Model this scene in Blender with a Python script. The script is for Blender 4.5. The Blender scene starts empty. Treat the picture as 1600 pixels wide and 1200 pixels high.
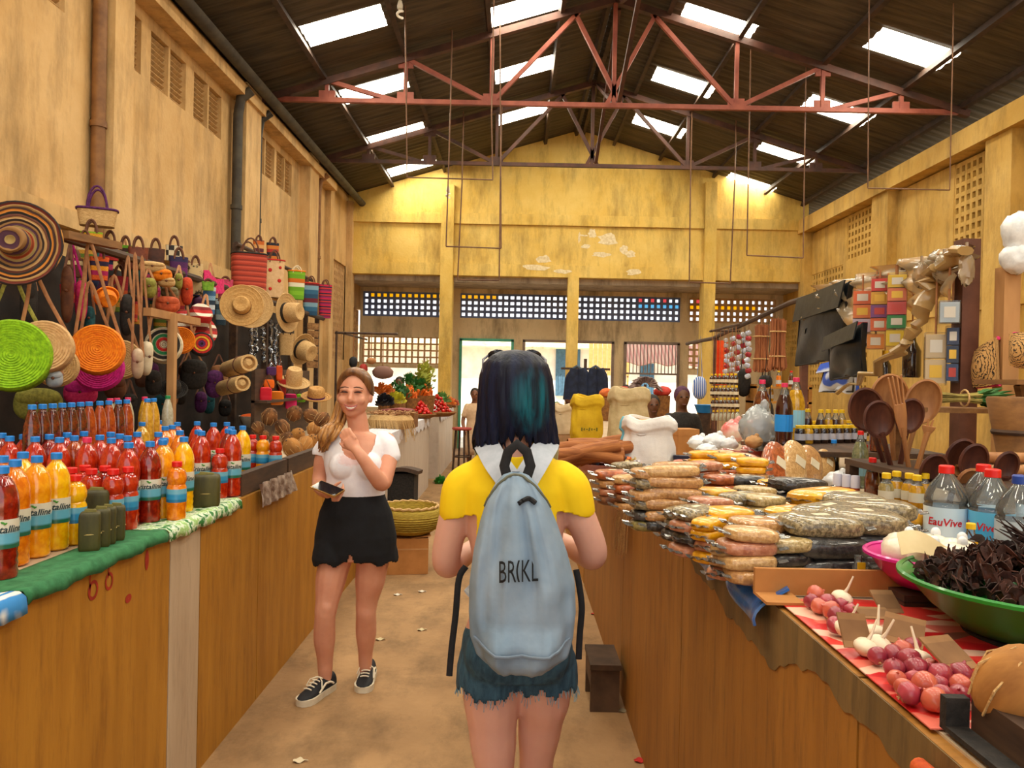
import bpy, math, random
from mathutils import Vector, Matrix, Euler
from math import sin, cos, pi, radians, sqrt, atan2
R = random.Random(7)
SC = bpy.context.scene
COL = SC.collection
# ------------------------------------------------------------------ camera
FPX = 1200.0
CAMZ = 1.6
cd = bpy.data.cameras.new('camera'); cam = bpy.data.objects.new('camera', cd); COL.objects.link(cam)
cd.sensor_width = 36.0; cd.lens = 36.0 * FPX / 1600.0; cd.clip_start = 0.05; cd.clip_end = 400
CAMROT = (Matrix.Rotation(radians(0.24), 3, 'Z') @ Matrix.Rotation(radians(90 - 0.38), 3, 'X') @ Matrix.Rotation(radians(1.2), 3, 'Z'))
cam.matrix_world = Matrix.Translation((0, 0, CAMZ)) @ CAMROT.to_4x4()
SC.camera = cam
# ------------------------------------------------------------------ world, sun, exposure
SKY_STRENGTH = 1.7
SKYLIGHT_STRENGTH = 27.0
SUN_STRENGTH = 10.0
w = bpy.data.worlds.new('sky'); SC.world = w; w.use_nodes = True
bg = w.node_tree.nodes['Background']; bg.inputs['Color'].default_value = (0.92, 0.96, 1.0, 1); bg.inputs['Strength'].default_value = SKY_STRENGTH
sd = bpy.data.lights.new('sun', 'SUN'); sd.energy = SUN_STRENGTH; sd.angle = radians(1.0); sd.color = (1.0, 0.93, 0.82)
sun = bpy.data.objects.new('sun', sd); COL.objects.link(sun); sun.rotation_euler = (radians(38), 0, radians(-35))
SC.view_settings.view_transform = 'Standard'; SC.view_settings.look = 'None'; SC.view_settings.gamma = 1.0
SC.view_settings.use_curve_mapping = False; SC.view_settings.exposure = -0.03
SC.cycles.caustics_reflective = False; SC.cycles.caustics_refractive = False
SC.cycles.sample_clamp_indirect = 6.0; SC.cycles.max_bounces = 8; SC.cycles.diffuse_bounces = 4; SC.cycles.glossy_bounces = 3
SC.cycles.transmission_bounces = 6; SC.cycles.transparent_max_bounces = 16
# ------------------------------------------------------------------ measuring helpers: a photo point at a known depth / height / wall
def ray(px, py):
    d = CAMROT @ Vector(((px - 800) / FPX, -(py - 600) / FPX, -1.0))
    return d
def W(px, py, d):
    r = ray(px, py); return Vector((0, 0, CAMZ)) + r * (d / r.y)
def Wz(px, py, z):
    r = ray(px, py); return Vector((0, 0, CAMZ)) + r * ((z - CAMZ) / r.z)
def Wx(px, py, x):
    r = ray(px, py); return Vector((0, 0, CAMZ)) + r * (x / r.x)
def proj(p):
    q = CAMROT.transposed() @ (Vector(p) - Vector((0, 0, CAMZ)))
    return 800 + FPX * q.x / -q.z, 600 - FPX * q.y / -q.z
# ------------------------------------------------------------------ materials
def lin(c):
    if isinstance(c, str):
        c = c.lstrip('#'); c = tuple(int(c[i:i + 2], 16) / 255 for i in (0, 2, 4))
    return tuple((x / 12.92 if x <= 0.04045 else ((x + 0.055) / 1.055) ** 2.4) for x in c[:3]) + (1.0,)
MATS = {}
class NT:
    def __init__(s, m):
        s.t = m.node_tree; s.n = s.t.nodes; s.l = s.t.links
    def new(s, t, **k):
        n = s.n.new(t)
        for a, b in k.items():
            if a.startswith('i_'):
                n.inputs[a[2:].replace('_', ' ')].default_value = b
            else: setattr(n, a, b)
        return n
    def link(s, a, b): s.l.new(a, b)
def ramp(nt, stops, src, interp='LINEAR'):
    r = nt.new('ShaderNodeValToRGB'); r.color_ramp.interpolation = interp
    e = r.color_ramp.elements
    while len(e) < len(stops): e.new(0.5)
    for i, (p, c) in enumerate(stops):
        e[i].position = p; e[i].color = lin(c) if not (isinstance(c, tuple) and len(c) == 4) else c
    nt.link(src, r.inputs['Fac']); return r
def M(name, c1, c2=None, scale=8.0, rough=0.6, bump=0.0, tex='noise', metal=0.0, coat=0.0, trans=0.0, alpha=1.0, sheen=0.0,
      stretch=(1, 1, 1), stops=None, detail=4.0, bscale=None, coord='Object', dist=0.3, emit=None, estr=0.0, spec=None, sss=0.0, ior=1.45, lo=0.35, hi=0.65):
    """procedural material: two colours mixed by a noise / wave / ring / check pattern, with optional relief"""
    if name in MATS: return MATS[name]
    m = bpy.data.materials.new(name); m.use_nodes = True; nt = NT(m); MATS[name] = m
    b = nt.n['Principled BSDF']
    b.inputs['Roughness'].default_value = rough; b.inputs['Metallic'].default_value = metal
    b.inputs['Coat Weight'].default_value = coat; b.inputs['Coat Roughness'].default_value = 0.08
    b.inputs['Transmission Weight'].default_value = trans; b.inputs['Alpha'].default_value = alpha; b.inputs['IOR'].default_value = ior
    if sheen: b.inputs['Sheen Weight'].default_value = sheen
    if spec is not None: b.inputs['Specular IOR Level'].default_value = spec
    if sss:
        b.inputs['Subsurface Weight'].default_value = sss; b.inputs['Subsurface Radius'].default_value = (0.01, 0.004, 0.002)
    if emit: b.inputs['Emission Color'].default_value = lin(emit); b.inputs['Emission Strength'].default_value = estr
    if c2 is None and stops is None and not bump:
        b.inputs['Base Color'].default_value = lin(c1); return m
    tc = nt.new('ShaderNodeTexCoord'); mp = nt.new('ShaderNodeMapping'); mp.inputs['Scale'].default_value = stretch
    nt.link(tc.outputs[coord], mp.inputs['Vector'])
    if tex == 'noise':
        t = nt.new('ShaderNodeTexNoise'); t.inputs['Scale'].default_value = scale; t.inputs['Detail'].default_value = detail; t.inputs['Roughness'].default_value = 0.6
        nt.link(mp.outputs[0], t.inputs['Vector']); fac = t.outputs['Fac']
    elif tex in ('wave', 'rings'):
        t = nt.new('ShaderNodeTexWave'); t.inputs['Scale'].default_value = scale; t.inputs['Distortion'].default_value = dist; t.inputs['Detail'].default_value = 1.5
        t.wave_type = 'BANDS' if tex == 'wave' else 'RINGS'; t.bands_direction = 'Z'; t.rings_direction = 'Z'
        nt.link(mp.outputs[0], t.inputs['Vector']); fac = t.outputs['Fac']
    elif tex == 'wavex':
        t = nt.new('ShaderNodeTexWave'); t.inputs['Scale'].default_value = scale; t.inputs['Distortion'].default_value = dist; t.bands_direction = 'X'
        nt.link(mp.outputs[0], t.inputs['Vector']); fac = t.outputs['Fac']
    elif tex == 'voronoi':
        t = nt.new('ShaderNodeTexVoronoi'); t.inputs['Scale'].default_value = scale
        nt.link(mp.outputs[0], t.inputs['Vector']); fac = t.outputs['Color'] if stops else t.outputs['Distance']
    elif tex == 'check':
        t = nt.new('ShaderNodeTexChecker'); t.inputs['Scale'].default_value = scale
        nt.link(mp.outputs[0], t.inputs['Vector']); fac = t.outputs['Fac']
    if stops:
        r = ramp(nt, stops, fac, 'CONSTANT' if tex in ('voronoi',) else 'LINEAR')
    else:
        r = ramp(nt, [(lo, c1), (hi, c2 or c1)], fac)
    nt.link(r.outputs['Color'], b.inputs['Base Color'])
    if bump:
        bp = nt.new('ShaderNodeBump'); bp.inputs['Strength'].default_value = min(1.0, bump); bp.inputs['Distance'].default_value = 0.01
        if bscale:
            t2 = nt.new('ShaderNodeTexNoise'); t2.inputs['Scale'].default_value = bscale; t2.inputs['Detail'].default_value = 4
            nt.link(mp.outputs[0], t2.inputs['Vector']); nt.link(t2.outputs['Fac'], bp.inputs['Height'])
        else: nt.link(fac, bp.inputs['Height'])
        nt.link(bp.outputs['Normal'], b.inputs['Normal'])
    return m
def clear_plastic(name, tint='#ffffff', amount=0.75, rough=0.05, ior=1.5):
    """thin clear film or bottle wall: mostly lets light through, with a glossy reflection"""
    if name in MATS: return MATS[name]
    m = bpy.data.materials.new(name); m.use_nodes = True; nt = NT(m); MATS[name] = m
    b = nt.n['Principled BSDF']; b.inputs['Base Color'].default_value = lin(tint); b.inputs['Roughness'].default_value = rough
    tr = nt.new('ShaderNodeBsdfTransparent'); tr.inputs['Color'].default_value = lin(tint)
    gl = nt.new('ShaderNodeBsdfGlossy'); gl.inputs['Roughness'].default_value = rough
    m1 = nt.new('ShaderNodeMixShader'); m1.inputs['Fac'].default_value = 1 - amount * .9; nt.link(tr.outputs[0], m1.inputs[1]); nt.link(b.outputs[0], m1.inputs[2])
    fr = nt.new('ShaderNodeFresnel'); fr.inputs['IOR'].default_value = ior
    m2 = nt.new('ShaderNodeMixShader'); nt.link(fr.outputs[0], m2.inputs['Fac']); nt.link(m1.outputs[0], m2.inputs[1]); nt.link(gl.outputs[0], m2.inputs[2])
    nt.link(m2.outputs[0], nt.n['Material Output'].inputs['Surface'])
    return m
# ------------------------------------------------------------------ mesh building
class MB:
    def __init__(s): s.v = []; s.f = []; s.mi = []; s.cur = 0
    def add(s, vs, fs, mi=None):
        o = len(s.v); s.v += [tuple(p) for p in vs]; s.f += [tuple(i + o for i in f) for f in fs]
        s.mi += [s.cur if mi is None else mi] * len(fs); return s
    def box(s, c, d, rot=None, taper=1.0):
        x, y, z = d[0] / 2, d[1] / 2, d[2] / 2; t = taper
        vs = [Vector(p) for p in ((-x, -y, -z), (x, -y, -z), (x, y, -z), (-x, y, -z), (-x * t, -y * t, z), (x * t, -y * t, z), (x * t, y * t, z), (-x * t, y * t, z))]
        if rot is not None:
            q = rot.to_matrix() if isinstance(rot, Euler) else (Euler(rot).to_matrix() if isinstance(rot, tuple) else rot)
            vs = [q @ p for p in vs]
        c = Vector(c)
        return s.add([p + c for p in vs], [(0, 3, 2, 1), (4, 5, 6, 7), (0, 1, 5, 4), (1, 2, 6, 5), (2, 3, 7, 6), (3, 0, 4, 7)])
    def bx(s, x0, x1, y0, y1, z0, z1):
        return s.box(((x0 + x1) / 2, (y0 + y1) / 2, (z0 + z1) / 2), (abs(x1 - x0), abs(y1 - y0), abs(z1 - z0)))
    def bar(s, a, b, w, h=None, up=(0, 0, 1)):
        a, b = Vector(a), Vector(b); h = h or w; d = b - a; L = d.length
        if L < 1e-6: return s
        d.normalize(); up = Vector(up)
        if abs(d.dot(up)) > 0.98: up = Vector((0, 1, 0))
        x = d.cross(up).normalized(); z = x.cross(d)
        q = Matrix((x, d, z)).transposed()
        return s.box((a + b) / 2, (w, L, h), q)
    def tube(s, pts, r, n=8, cap=True, flat=1.0, up=None, closed=False):
        pts = [Vector(p) for p in pts]; k = len(pts); rs = r if isinstance(r, (list, tuple)) else [r] * k
        rings = []; prev = None
        for i, p in enumerate(pts):
            if closed: t = pts[(i + 1) % k] - pts[i - 1]
            else: t = pts[min(i + 1, k - 1)] - pts[max(i - 1, 0)]
            if t.length < 1e-9: t = Vector((0, 0, 1))
            t.normalize()
            if prev is None:
                u = Vector(up) if up else (Vector((0, 0, 1)) if abs(t.z) < 0.9 else Vector((1, 0, 0)))
            else: u = prev
            u = (u - t * u.dot(t))
            if u.length < 1e-6: u = t.orthogonal()
            u.normalize(); prev = u; v = t.cross(u)
            rings.append([p + (u * cos(2 * pi * j / n) * flat + v * sin(2 * pi * j / n)) * rs[i] for j in range(n)])
        vs = [q for g in rings for q in g]; fs = []
        for i in range(k if closed else k - 1):
            a = i * n; b = ((i + 1) % k) * n
            for j in range(n):
                fs.append((a + j, a + (j + 1) % n, b + (j + 1) % n, b + j))
        if cap and not closed:
            fs.append(tuple(range(n - 1, -1, -1))); fs.append(tuple((k - 1) * n + j for j in range(n)))
        return s.add(vs, fs)
    def lathe(s, prof, n=16, c=(0, 0, 0), q=None, a0=0.0, a1=2 * pi, sx=1.0, sy=1.0):
        full = abs(a1 - a0 - 2 * pi) < 1e-6; m = n if full else n + 1; c = Vector(c); vs = []
        for (r, z) in prof:
            for j in range(m):
                a = a0 + (a1 - a0) * j / n; p = Vector((r * cos(a) * sx, r * sin(a) * sy, z))
                vs.append((q @ p if q is not None else p) + c)
        fs = []
        for i in range(len(prof) - 1):
            for j in range(n):
                k = (j + 1) % m
                fs.append((i * m + j, i * m + k, (i + 1) * m + k, (i + 1) * m + j))
        if full:
            if prof[0][0] > 1e-5: fs.append(tuple(range(m - 1, -1, -1)))
            if prof[-1][0] > 1e-5: fs.append(tuple((len(prof) - 1) * m + j for j in range(m)))
        return s.add(vs, fs)
    def ball(s, c, r, nu=12, nv=8, q=None, e=1.0, jit=0.0):
        """ellipsoid or (e<1) a rounded cushion"""
        rx, ry, rz = r if isinstance(r, (tuple, list)) else (r, r, r); c = Vector(c); vs = []
        pw = lambda x: math.copysign(abs(x) ** e, x)
        for i in range(nv + 1):
            b = -pi / 2 + pi * i / nv
            for j in range(nu):
                a = 2 * pi * j / nu
                p = Vector((rx * pw(cos(b)) * pw(cos(a)), ry * pw(cos(b)) * pw(sin(a)), rz * pw(sin(b))))
                if jit: p *= 1 + R.uniform(-jit, jit)
                vs.append((q @ p if q is not None else p) + c)
        fs = []
        for i in range(nv):
            for j in range(nu):
                k = (j + 1) % nu
                fs.append((i * nu + j, i * nu + k, (i + 1) * nu + k, (i + 1) * nu + j))
        return s.add(vs, fs)
    def sheet(s, fn, nu, nv, closed_u=False, thick=0.0):
        """fn(u,v)->point; a surface, given a thickness when thick > 0"""
        m = nu if closed_u else nu + 1
        P = [[Vector(fn(j / nu, i / nv)) for j in range(m)] for i in range(nv + 1)]
        vs = [p for row in P for p in row]; fs = []
        for i in range(nv):
            for j in range(nu):
                k = (j + 1) % m if closed_u else j + 1
                fs.append((i * m + j, i * m + k, (i + 1) * m + k, (i + 1) * m + j))
        if not thick: return s.add(vs, fs)
        nrm = [Vector((0, 0, 0)) for _ in vs]
        for f in fs:
            nn = (vs[f[1]] - vs[f[0]]).cross(vs[f[3]] - vs[f[0]]) + (vs[f[3]] - vs[f[2]]).cross(vs[f[1]] - vs[f[2]])
            for i in f: nrm[i] += nn
        N = len(vs); v2 = [p - (q.normalized() * thick if q.length > 0 else Vector((0, 0, thick))) for p, q in zip(vs, nrm)]
        fs2 = [tuple(i + N for i in reversed(f)) for f in fs]; ed = {}
        for f in fs:
            for a, b in zip(f, f[1:] + f[:1]): ed[(a, b)] = 1
        side = [(b, a, a + N, b + N) for (a, b) in ed if (b, a) not in ed]
        return s.add(vs + v2, fs + fs2 + side)
    def prism(s, poly, h0, h1, frame=None):
        """polygon (x,y) extruded from h0 to h1; frame = (origin, ex, ey, ez)"""
        n = len(poly)
        if frame: o, ex, ey, ez = [Vector(a) for a in frame]
        else: o, ex, ey, ez = Vector((0, 0, 0)), Vector((1, 0, 0)), Vector((0, 1, 0)), Vector((0, 0, 1))
        vs = [o + ex * p[0] + ey * p[1] + ez * h for h in (h0, h1) for p in poly]
        fs = [tuple(range(n - 1, -1, -1)), tuple(range(n, 2 * n))] + [(i, (i + 1) % n, (i + 1) % n + n, i + n) for i in range(n)]
        return s.add(vs, fs)
    def mesh(s, name, mats, smooth=True, angle=40):
        me = bpy.data.meshes.new(name); me.from_pydata([tuple(p) for p in s.v], [], s.f)
        for m in (mats if isinstance(mats, (list, tuple)) else [mats]): me.materials.append(m)
        if any(s.mi): me.polygons.foreach_set('material_index', s.mi)
        if smooth:
            me.polygons.foreach_set('use_smooth', [True] * len(me.polygons))
            if angle < 180: me.set_sharp_from_angle(angle=radians(angle))
        me.update(); return me
    def build(s, name, mats, parent=None, smooth=True, angle=40, loc=None, **kw):
        o = bpy.data.objects.new(name, s.mesh(name, mats, smooth, angle)); COL.objects.link(o)
        if parent is not None: o.parent = parent
        if loc is not None: o.location = loc
        for a, b in kw.items(): o[a] = b
        return o
def tag(o, label, cat, group=None, kind=None):
    o['label'] = label; o['category'] = cat
    if group: o['group'] = group
    if kind: o['kind'] = kind
    return o
def thing(name, label, cat, loc=(0, 0, 0), rz=0.0, group=None, rot=None):
    o = bpy.data.objects.new(name, None); COL.objects.link(o); o.location = loc
    o.rotation_euler = rot if rot else (0, 0, rz); o.empty_display_size = 0.1
    return tag(o, label, cat, group)
def struct(o): o['kind'] = 'structure'; return o
def copy_tree(o, parent=None):
    c = o.copy(); COL.objects.link(c)
    if parent is not None:
        c.parent = parent; c.matrix_parent_inverse = o.matrix_parent_inverse
    for ch in o.children: copy_tree(ch, c)
    return c
PROTO = {}
def place(proto, loc, rz=0.0, scale=1.0, rot=None, label=None, group=None):
    """first use moves the prototype itself, later uses copy it with its parts"""
    first = not PROTO.get(proto.name)
    if first: PROTO[proto.name] = True; o = proto
    else: o = copy_tree(proto)
    o.location = loc; o.rotation_euler = rot if rot else (0, 0, rz)
    o.scale = (scale,) * 3 if not isinstance(scale, (tuple, list)) else scale
    if label: o['label'] = label
    if group: o['group'] = group
    return o
ORD = ['', 'first', 'second', 'third', 'fourth', 'fifth', 'sixth', 'seventh', 'eighth', 'ninth', 'tenth', 'eleventh', 'twelfth', 'thirteenth',
       'fourteenth', 'fifteenth', 'sixteenth', 'seventeenth', 'eighteenth', 'nineteenth', 'twentieth']
def ordw(n):
    if n <= 20: return ORD[n]
    t = {2: 'twent', 3: 'thirt', 4: 'fort', 5: 'fift', 6: 'sixt', 7: 'sevent', 8: 'eight', 9: 'ninet'}[n // 10]
    return t + 'y-' + ORD[n % 10] if n % 10 else t + 'ieth'
def number(objs, desc, where, frm='left', group=None):
    """labels that single each one out by its place in a row, counted as the photograph shows them"""
    key = {'left': lambda o: proj(o.location)[0], 'right': lambda o: -proj(o.location)[0], 'camera': lambda o: o.location.y,
           'top': lambda o: proj(o.location)[1]}[frm]
    end = {'left': 'from the left', 'right': 'from the right', 'camera': 'from the camera', 'top': 'from the top'}[frm]
    for i, o in enumerate(sorted(objs, key=key)):
        dd = desc(o) if callable(desc) else desc
        o['label'] = f'{dd}, {ordw(i + 1)} {end} {where}'
        if group: o['group'] = group
def text_mesh(txt, size, extrude=0.0004, shear=0.0, bold=False):
    """lettering as mesh data in the xy plane, centred"""
    cu = bpy.data.curves.new('lettering', 'FONT'); cu.body = txt; cu.size = size; cu.extrude = extrude; cu.align_x = 'CENTER'; cu.align_y = 'CENTER'; cu.shear = shear
    cu.resolution_u = 2
    if bold: cu.offset = size * 0.02
    o = bpy.data.objects.new('lettering', cu); COL.objects.link(o)
    dg = bpy.context.evaluated_depsgraph_get(); me = o.evaluated_get(dg).to_mesh()
    vs = [tuple(v.co) for v in me.vertices]; fs = [tuple(p.vertices) for p in me.polygons]
    o.evaluated_get(dg).to_mesh_clear(); bpy.data.objects.remove(o); bpy.data.curves.remove(cu)
    return vs, fs
def solidify_body(mb, name, mat, voxel=0.008, smooth_it=4, parent=None, cut=None):
    """melt overlapping limbs into one continuous skin (voxel remesh + smoothing), then keep the plain mesh"""
    o = mb.build(name, mat, None, True, 180)
    r = o.modifiers.new('r', 'REMESH'); r.mode = 'VOXEL'; r.voxel_size = voxel; r.use_smooth_shade = True
    if smooth_it:
        sm = o.modifiers.new('s', 'SMOOTH'); sm.iterations = smooth_it; sm.factor = 0.5
    dg = bpy.context.evaluated_depsgraph_get(); me = bpy.data.meshes.new_from_object(o.evaluated_get(dg), depsgraph=dg)
    old = o.data; o.modifiers.clear(); o.data = me; bpy.data.meshes.remove(old)
    if not me.materials: me.materials.append(mat)
    me.polygons.foreach_set('use_smooth', [True] * len(me.polygons))
    if parent is not None: o.parent = parent
    return o
# ================================================================== SETTING
XL, XR, YB, YF = -3.55, 6.02, 16.0, -5.0
RX, RZ, KS = 1.235, 6.82, 0.300
def roof_z(x): return RZ - abs(x - RX) * KS
def wall_mat(name, c1, c2, stain, amt=0.55, streak=(1, 1, 0.25)):
    """old limewash: two paint tones, fine relief, dirt patches and run-down streaks"""
    m = bpy.data.materials.new(name); m.use_nodes = True; nt = NT(m); b = nt.n['Principled BSDF']; b.inputs['Roughness'].default_value = 0.85
    tc = nt.new('ShaderNodeTexCoord'); mp = nt.new('ShaderNodeMapping'); nt.link(tc.outputs['Object'], mp.inputs['Vector'])
    n1 = nt.new('ShaderNodeTexNoise', i_Scale=1.3, i_Detail=6.0, i_Roughness=0.65); nt.link(mp.outputs[0], n1.inputs['Vector'])
    r1 = ramp(nt, [(0.35, c1), (0.68, c2)], n1.outputs['Fac'])
    m2 = nt.new('ShaderNodeMapping'); m2.inputs['Scale'].default_value = streak; nt.link(tc.outputs['Object'], m2.inputs['Vector'])
    n2 = nt.new('ShaderNodeTexNoise', i_Scale=3.2, i_Detail=8.0, i_Roughness=0.72); nt.link(m2.outputs[0], n2.inputs['Vector'])
    r2 = ramp(nt, [(0.46, (0, 0, 0, 1)), (0.70, (1, 1, 1, 1))], n2.outputs['Fac'])
    mul = nt.new('ShaderNodeMath', operation='MULTIPLY'); mul.inputs[1].default_value = amt; nt.link(r2.outputs['Color'], mul.inputs[0])
    mx = nt.new('ShaderNodeMix', data_type='RGBA'); nt.link(mul.outputs[0], mx.inputs[0]); nt.link(r1.outputs['Color'], mx.inputs[6]); mx.inputs[7].default_value = lin(stain)
    nt.link(mx.outputs[2], b.inputs['Base Color'])
    n3 = nt.new('ShaderNodeTexNoise', i_Scale=22.0, i_Detail=5.0); nt.link(mp.outputs[0], n3.inputs['Vector'])
    bp = nt.new('ShaderNodeBump'); bp.inputs['Strength'].default_value = 0.25; bp.inputs['Distance'].default_value = 0.02; nt.link(n3.outputs['Fac'], bp.inputs['Height']); nt.link(bp.outputs['Normal'], b.inputs['Normal'])
    MATS[name] = m; return m
m_wl = wall_mat('limewash_cream', '#c49c62', '#d6b27c', '#6c5430', 0.62)
m_wb = wall_mat('limewash_yellow', '#d4ae50', '#e2c470', '#7c602a', 0.66)
m_wr = wall_mat('limewash_gold', '#be9644', '#d0ac60', '#604a22', 0.62)
m_pl = wall_mat('plaster_grey_beige', '#cbb48c', '#d8c49c', '#6d5f4a', 0.8)
m_soff = wall_mat('soffit_grey', '#b0a596', '#c4baab', '#4f463c', 0.7)
m_floor = wall_mat('concrete_floor', '#906e48', '#ae885c', '#60482c', 0.75, (1, 0.6, 1))
m_ground = M('sunny_ground', '#e8dcc6', '#cfc2a8', 1.5, 0.9)
m_pipe = M('pipe_brown', '#6a4526', '#8a6036', 6, 0.6, 0.2)
m_dark = M('dark_void', '#15110d', '#241c14', 4, 0.9)
m_gut = M('gutter_grey', '#35302a', '#4c463a', 5, 0.7, 0.2)

fl = MB(); fl.bx(-3.8, 6.3, YF, 17.6, -0.12, 0.0); struct(fl.build('floor', m_floor, smooth=False))
gr = MB(); gr.bx(-60, 60, 17.6, 90, -0.3, -0.02); struct(gr.build('ground', m_ground, smooth=False))
gr = MB(); gr.bx(-60, 60, -60, YF, -0.3, -0.02); struct(gr.build('ground', m_ground, smooth=False))
gr = MB(); gr.bx(-60, -3.8, YF, 17.6, -0.3, -0.02); gr.bx(6.3, 60, YF, 17.6, -0.3, -0.02); struct(gr.build('ground', m_ground, smooth=False))

# ---- left wall: panels with louvre openings, columns, ledge, pipes
louv = [(1.4, 2.2), (2.4, 3.1), (4.3, 5.05), (5.2, 5.95), (6.80, 7.16), (7.35, 7.72), (7.76, 8.13), (8.33, 8.70), (8.74, 9.11), (10.27, 10.68), (10.72, 11.11), (11.21, 11.58), (11.62, 11.97)]
LZ0, LZ1 = 4.36, 4.86
wl = MB()
wl.bx(XL - 0.25, XL, YF, 14.45, 0, LZ0); wl.bx(XL - 0.25, XL, YF, 17.6, LZ1, 5.35); wl.bx(XL - 0.25, XL, 14.45, 17.6, 3.85, LZ1); wl.bx(XL - 0.25, XL, 14.45, 17.6, 0, 1.92)
wl.bx(XL - 0.25, XL, 15.85, 16.0, 1.92, 3.85); wl.bx(XL - 0.25, XL, 16.0, 17.6, 3.1, 3.85)
ys = [YF] + [y for p in louv for y in p] + [14.45]
for a, b in zip(ys[0::2], ys[1::2]): wl.bx(XL - 0.25, XL, a, b, LZ0, LZ1)
WL = struct(wl.build('wall_left', m_wl, smooth=False))
sl = MB(); sl.box((0, 0, 0), (0.045, 1.0, 0.014), (0, radians(-35), 0)); slm = sl.mesh('slat', m_wl, False)
for a, b in louv:
    for k in range(9):
        o = bpy.data.objects.new('slat', slm); COL.objects.link(o); o.parent = WL
        o.location = (XL - 0.06, (a + b) / 2, LZ0 + 0.03 + k * 0.055); o.scale = (1, b - a, 1)
bk = MB(); bk.bx(XL - 0.30, XL - 0.26, 1.0, 12.2, LZ0 - 0.1, LZ1 + 0.1); bk.build('louvre_backing', m_dark, WL, smooth=False)
for y0, y1, dx in ((-0.2, 0.2, 0.16), (3.2, 3.5, 0.16), (6.4, 6.72, 0.16), (9.5, 10.05, 0.16), (12.45, 13.0, 0.16), (14.1, 14.4, 0.1), (15.85, 16.15, 0.12)):
    c = MB(); c.bx(XL - 0.02, XL + dx, y0, y1, 0, 5.2); struct(c.build('column', m_wl, WL, smooth=False))
c = MB(); c.bx(XL - 0.02, XL + 0.08, YF, 14.1, 2.70, 2.84); c.build('ledge', m_wl, WL, smooth=False)
c = MB(); c.bx(XL - 0.02, XL + 0.20, YF, 14.1, 4.98, 5.12); c.build('eave_beam', m_wl, WL, smooth=False)
g = MB(); g.sheet(lambda u, v: (XL + 0.21 + 0.11 * (1 - cos(pi * u)) / 2 * 1.3, YF + v * 21, 5.20 - 0.07 * sin(pi * u)), 6, 20, thick=0.01)
g.build('gutter', m_gut, WL)
for y, x, r, m, z0 in ((6.33, XL + 0.07, 0.055, m_pipe, 0.0), (9.38, XL + 0.1, 0.06, m_gut, 0.0), (10.16, XL + 0.09, 0.05, M('pipe_black', '#1d1a15', '#34302a', 7, 0.5, 0.1), 0.0), (13.25, XL + 0.09, 0.05, m_pipe, 0)):
    p = MB(); p.tube([(x, y, z0), (x, y, 4.75), (x + 0.03, y, 4.95), (x + 0.16, y, 5.05)], r, 10)
    for zz in (1.2, 2.4, 3.6): p.tube([(x, y, zz), (x, y, zz + 0.05)], r * 1.2, 10)
    p.build('drain_pipe', m, WL)

# ---- lattice (pierced concrete blocks)
m_lat = M('pierced_block', '#a8845a', '#c09a68', 5, 0.85, 0.2)
m_latb = M('pierced_block_blue', '#8b93a8', '#a2a6b4', 5, 0.8, 0.1)
def lattice(name, mat, parent, o, eu, L, H, nu, nv, bar=0.45, dep=0.12, stuff=True):
    """a screen of square holes: o = lower corner, eu = direction along the wall"""
    o, eu = Vector(o), Vector(eu); en = Vector((0, 0, 1)).cross(eu); mb = MB(); pu, pv = L / nu, H / nv
    q = Matrix((eu, en, Vector((0, 0, 1)))).transposed()
    for i in range(nu + 1): mb.box(o + eu * (i * pu) + Vector((0, 0, H / 2)), (pu * bar, dep, H + pv * bar), q)
    for j in range(nv + 1): mb.box(o + eu * (L / 2) + Vector((0, 0, j * pv)), (L + pu * bar, dep * 0.96, pv * bar), q)
    ob = mb.build(name, mat, parent, smooth=False)
    if stuff: ob['kind'] = 'stuff'
    return ob
lattice('pierced_screen', m_lat, WL, (XL - 0.1, 14.45, 1.95), (0, 1, 0), 1.40, 1.88, 10, 13, 0.42)
lattice('pierced_screen', m_lat, WL, (XL - 0.1, 16.0, 1.95), (0, 1, 0), 1.40, 1.1, 10, 8, 0.42)
# ---- right wall
wr = MB(); wr.bx(XR + 0.22, XR + 0.40, YF, 17.6, 0, 5.0)
holes = [(9.78, 10.68, 3.0, 4.66), (12.9, 14.1, 3.88, 4.68), (14.25, 15.85, 3.45, 3.85), (16.3, 17.5, 2.2, 2.95), (13.2, 15.8, 1.5, 2.5)]
wr.bx(XR, XR + 0.2, YF, 9.78, 0, 4.7); wr.bx(XR, XR + 0.2, 9.78, 10.68, 0, 3.0); wr.bx(XR, XR + 0.2, 10.68, 12.9, 0, 4.7)
wr.bx(XR, XR + 0.2, 12.9, 14.1, 2.5, 3.88); wr.bx(XR, XR + 0.2, 12.9, 15.85, 0, 1.5); wr.bx(XR, XR + 0.2, 12.9, 13.2, 1.5, 2.5); wr.bx(XR, XR + 0.2, 14.1, 14.25, 2.5, 4.7); wr.bx(XR, XR + 0.2, 14.25, 15.85, 3.85, 4.7)
wr.bx(XR, XR + 0.2, 14.25, 15.85, 2.5, 3.45); wr.bx(XR, XR + 0.2, 15.8, 16.3, 0, 4.7); wr.bx(XR, XR + 0.2, 16.3, 17.6, 0, 2.2); wr.bx(XR, XR + 0.2, 16.3, 17.6, 2.95, 4.7)
WR = struct(wr.build('wall_right', m_wr, smooth=False))
for a, b, z0, z1 in holes:
    lattice('pierced_screen', m_wr, WR, (XR + 0.07, a, z0), (0, 1, 0), b - a, z1 - z0, max(2, round((b - a) / 0.135)), max(2, round((z1 - z0) / 0.135)), 0.42)
for y0, y1 in ((2.6, 3.1), (5.9, 6.4), (9.2, 9.72), (12.25, 12.8), (15.75, 16.05)):
    c = MB(); c.bx(XR - 0.16, XR + 0.02, y0, y1, 0, 4.75); c.build('column', m_wr, WR, smooth=False)
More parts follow.
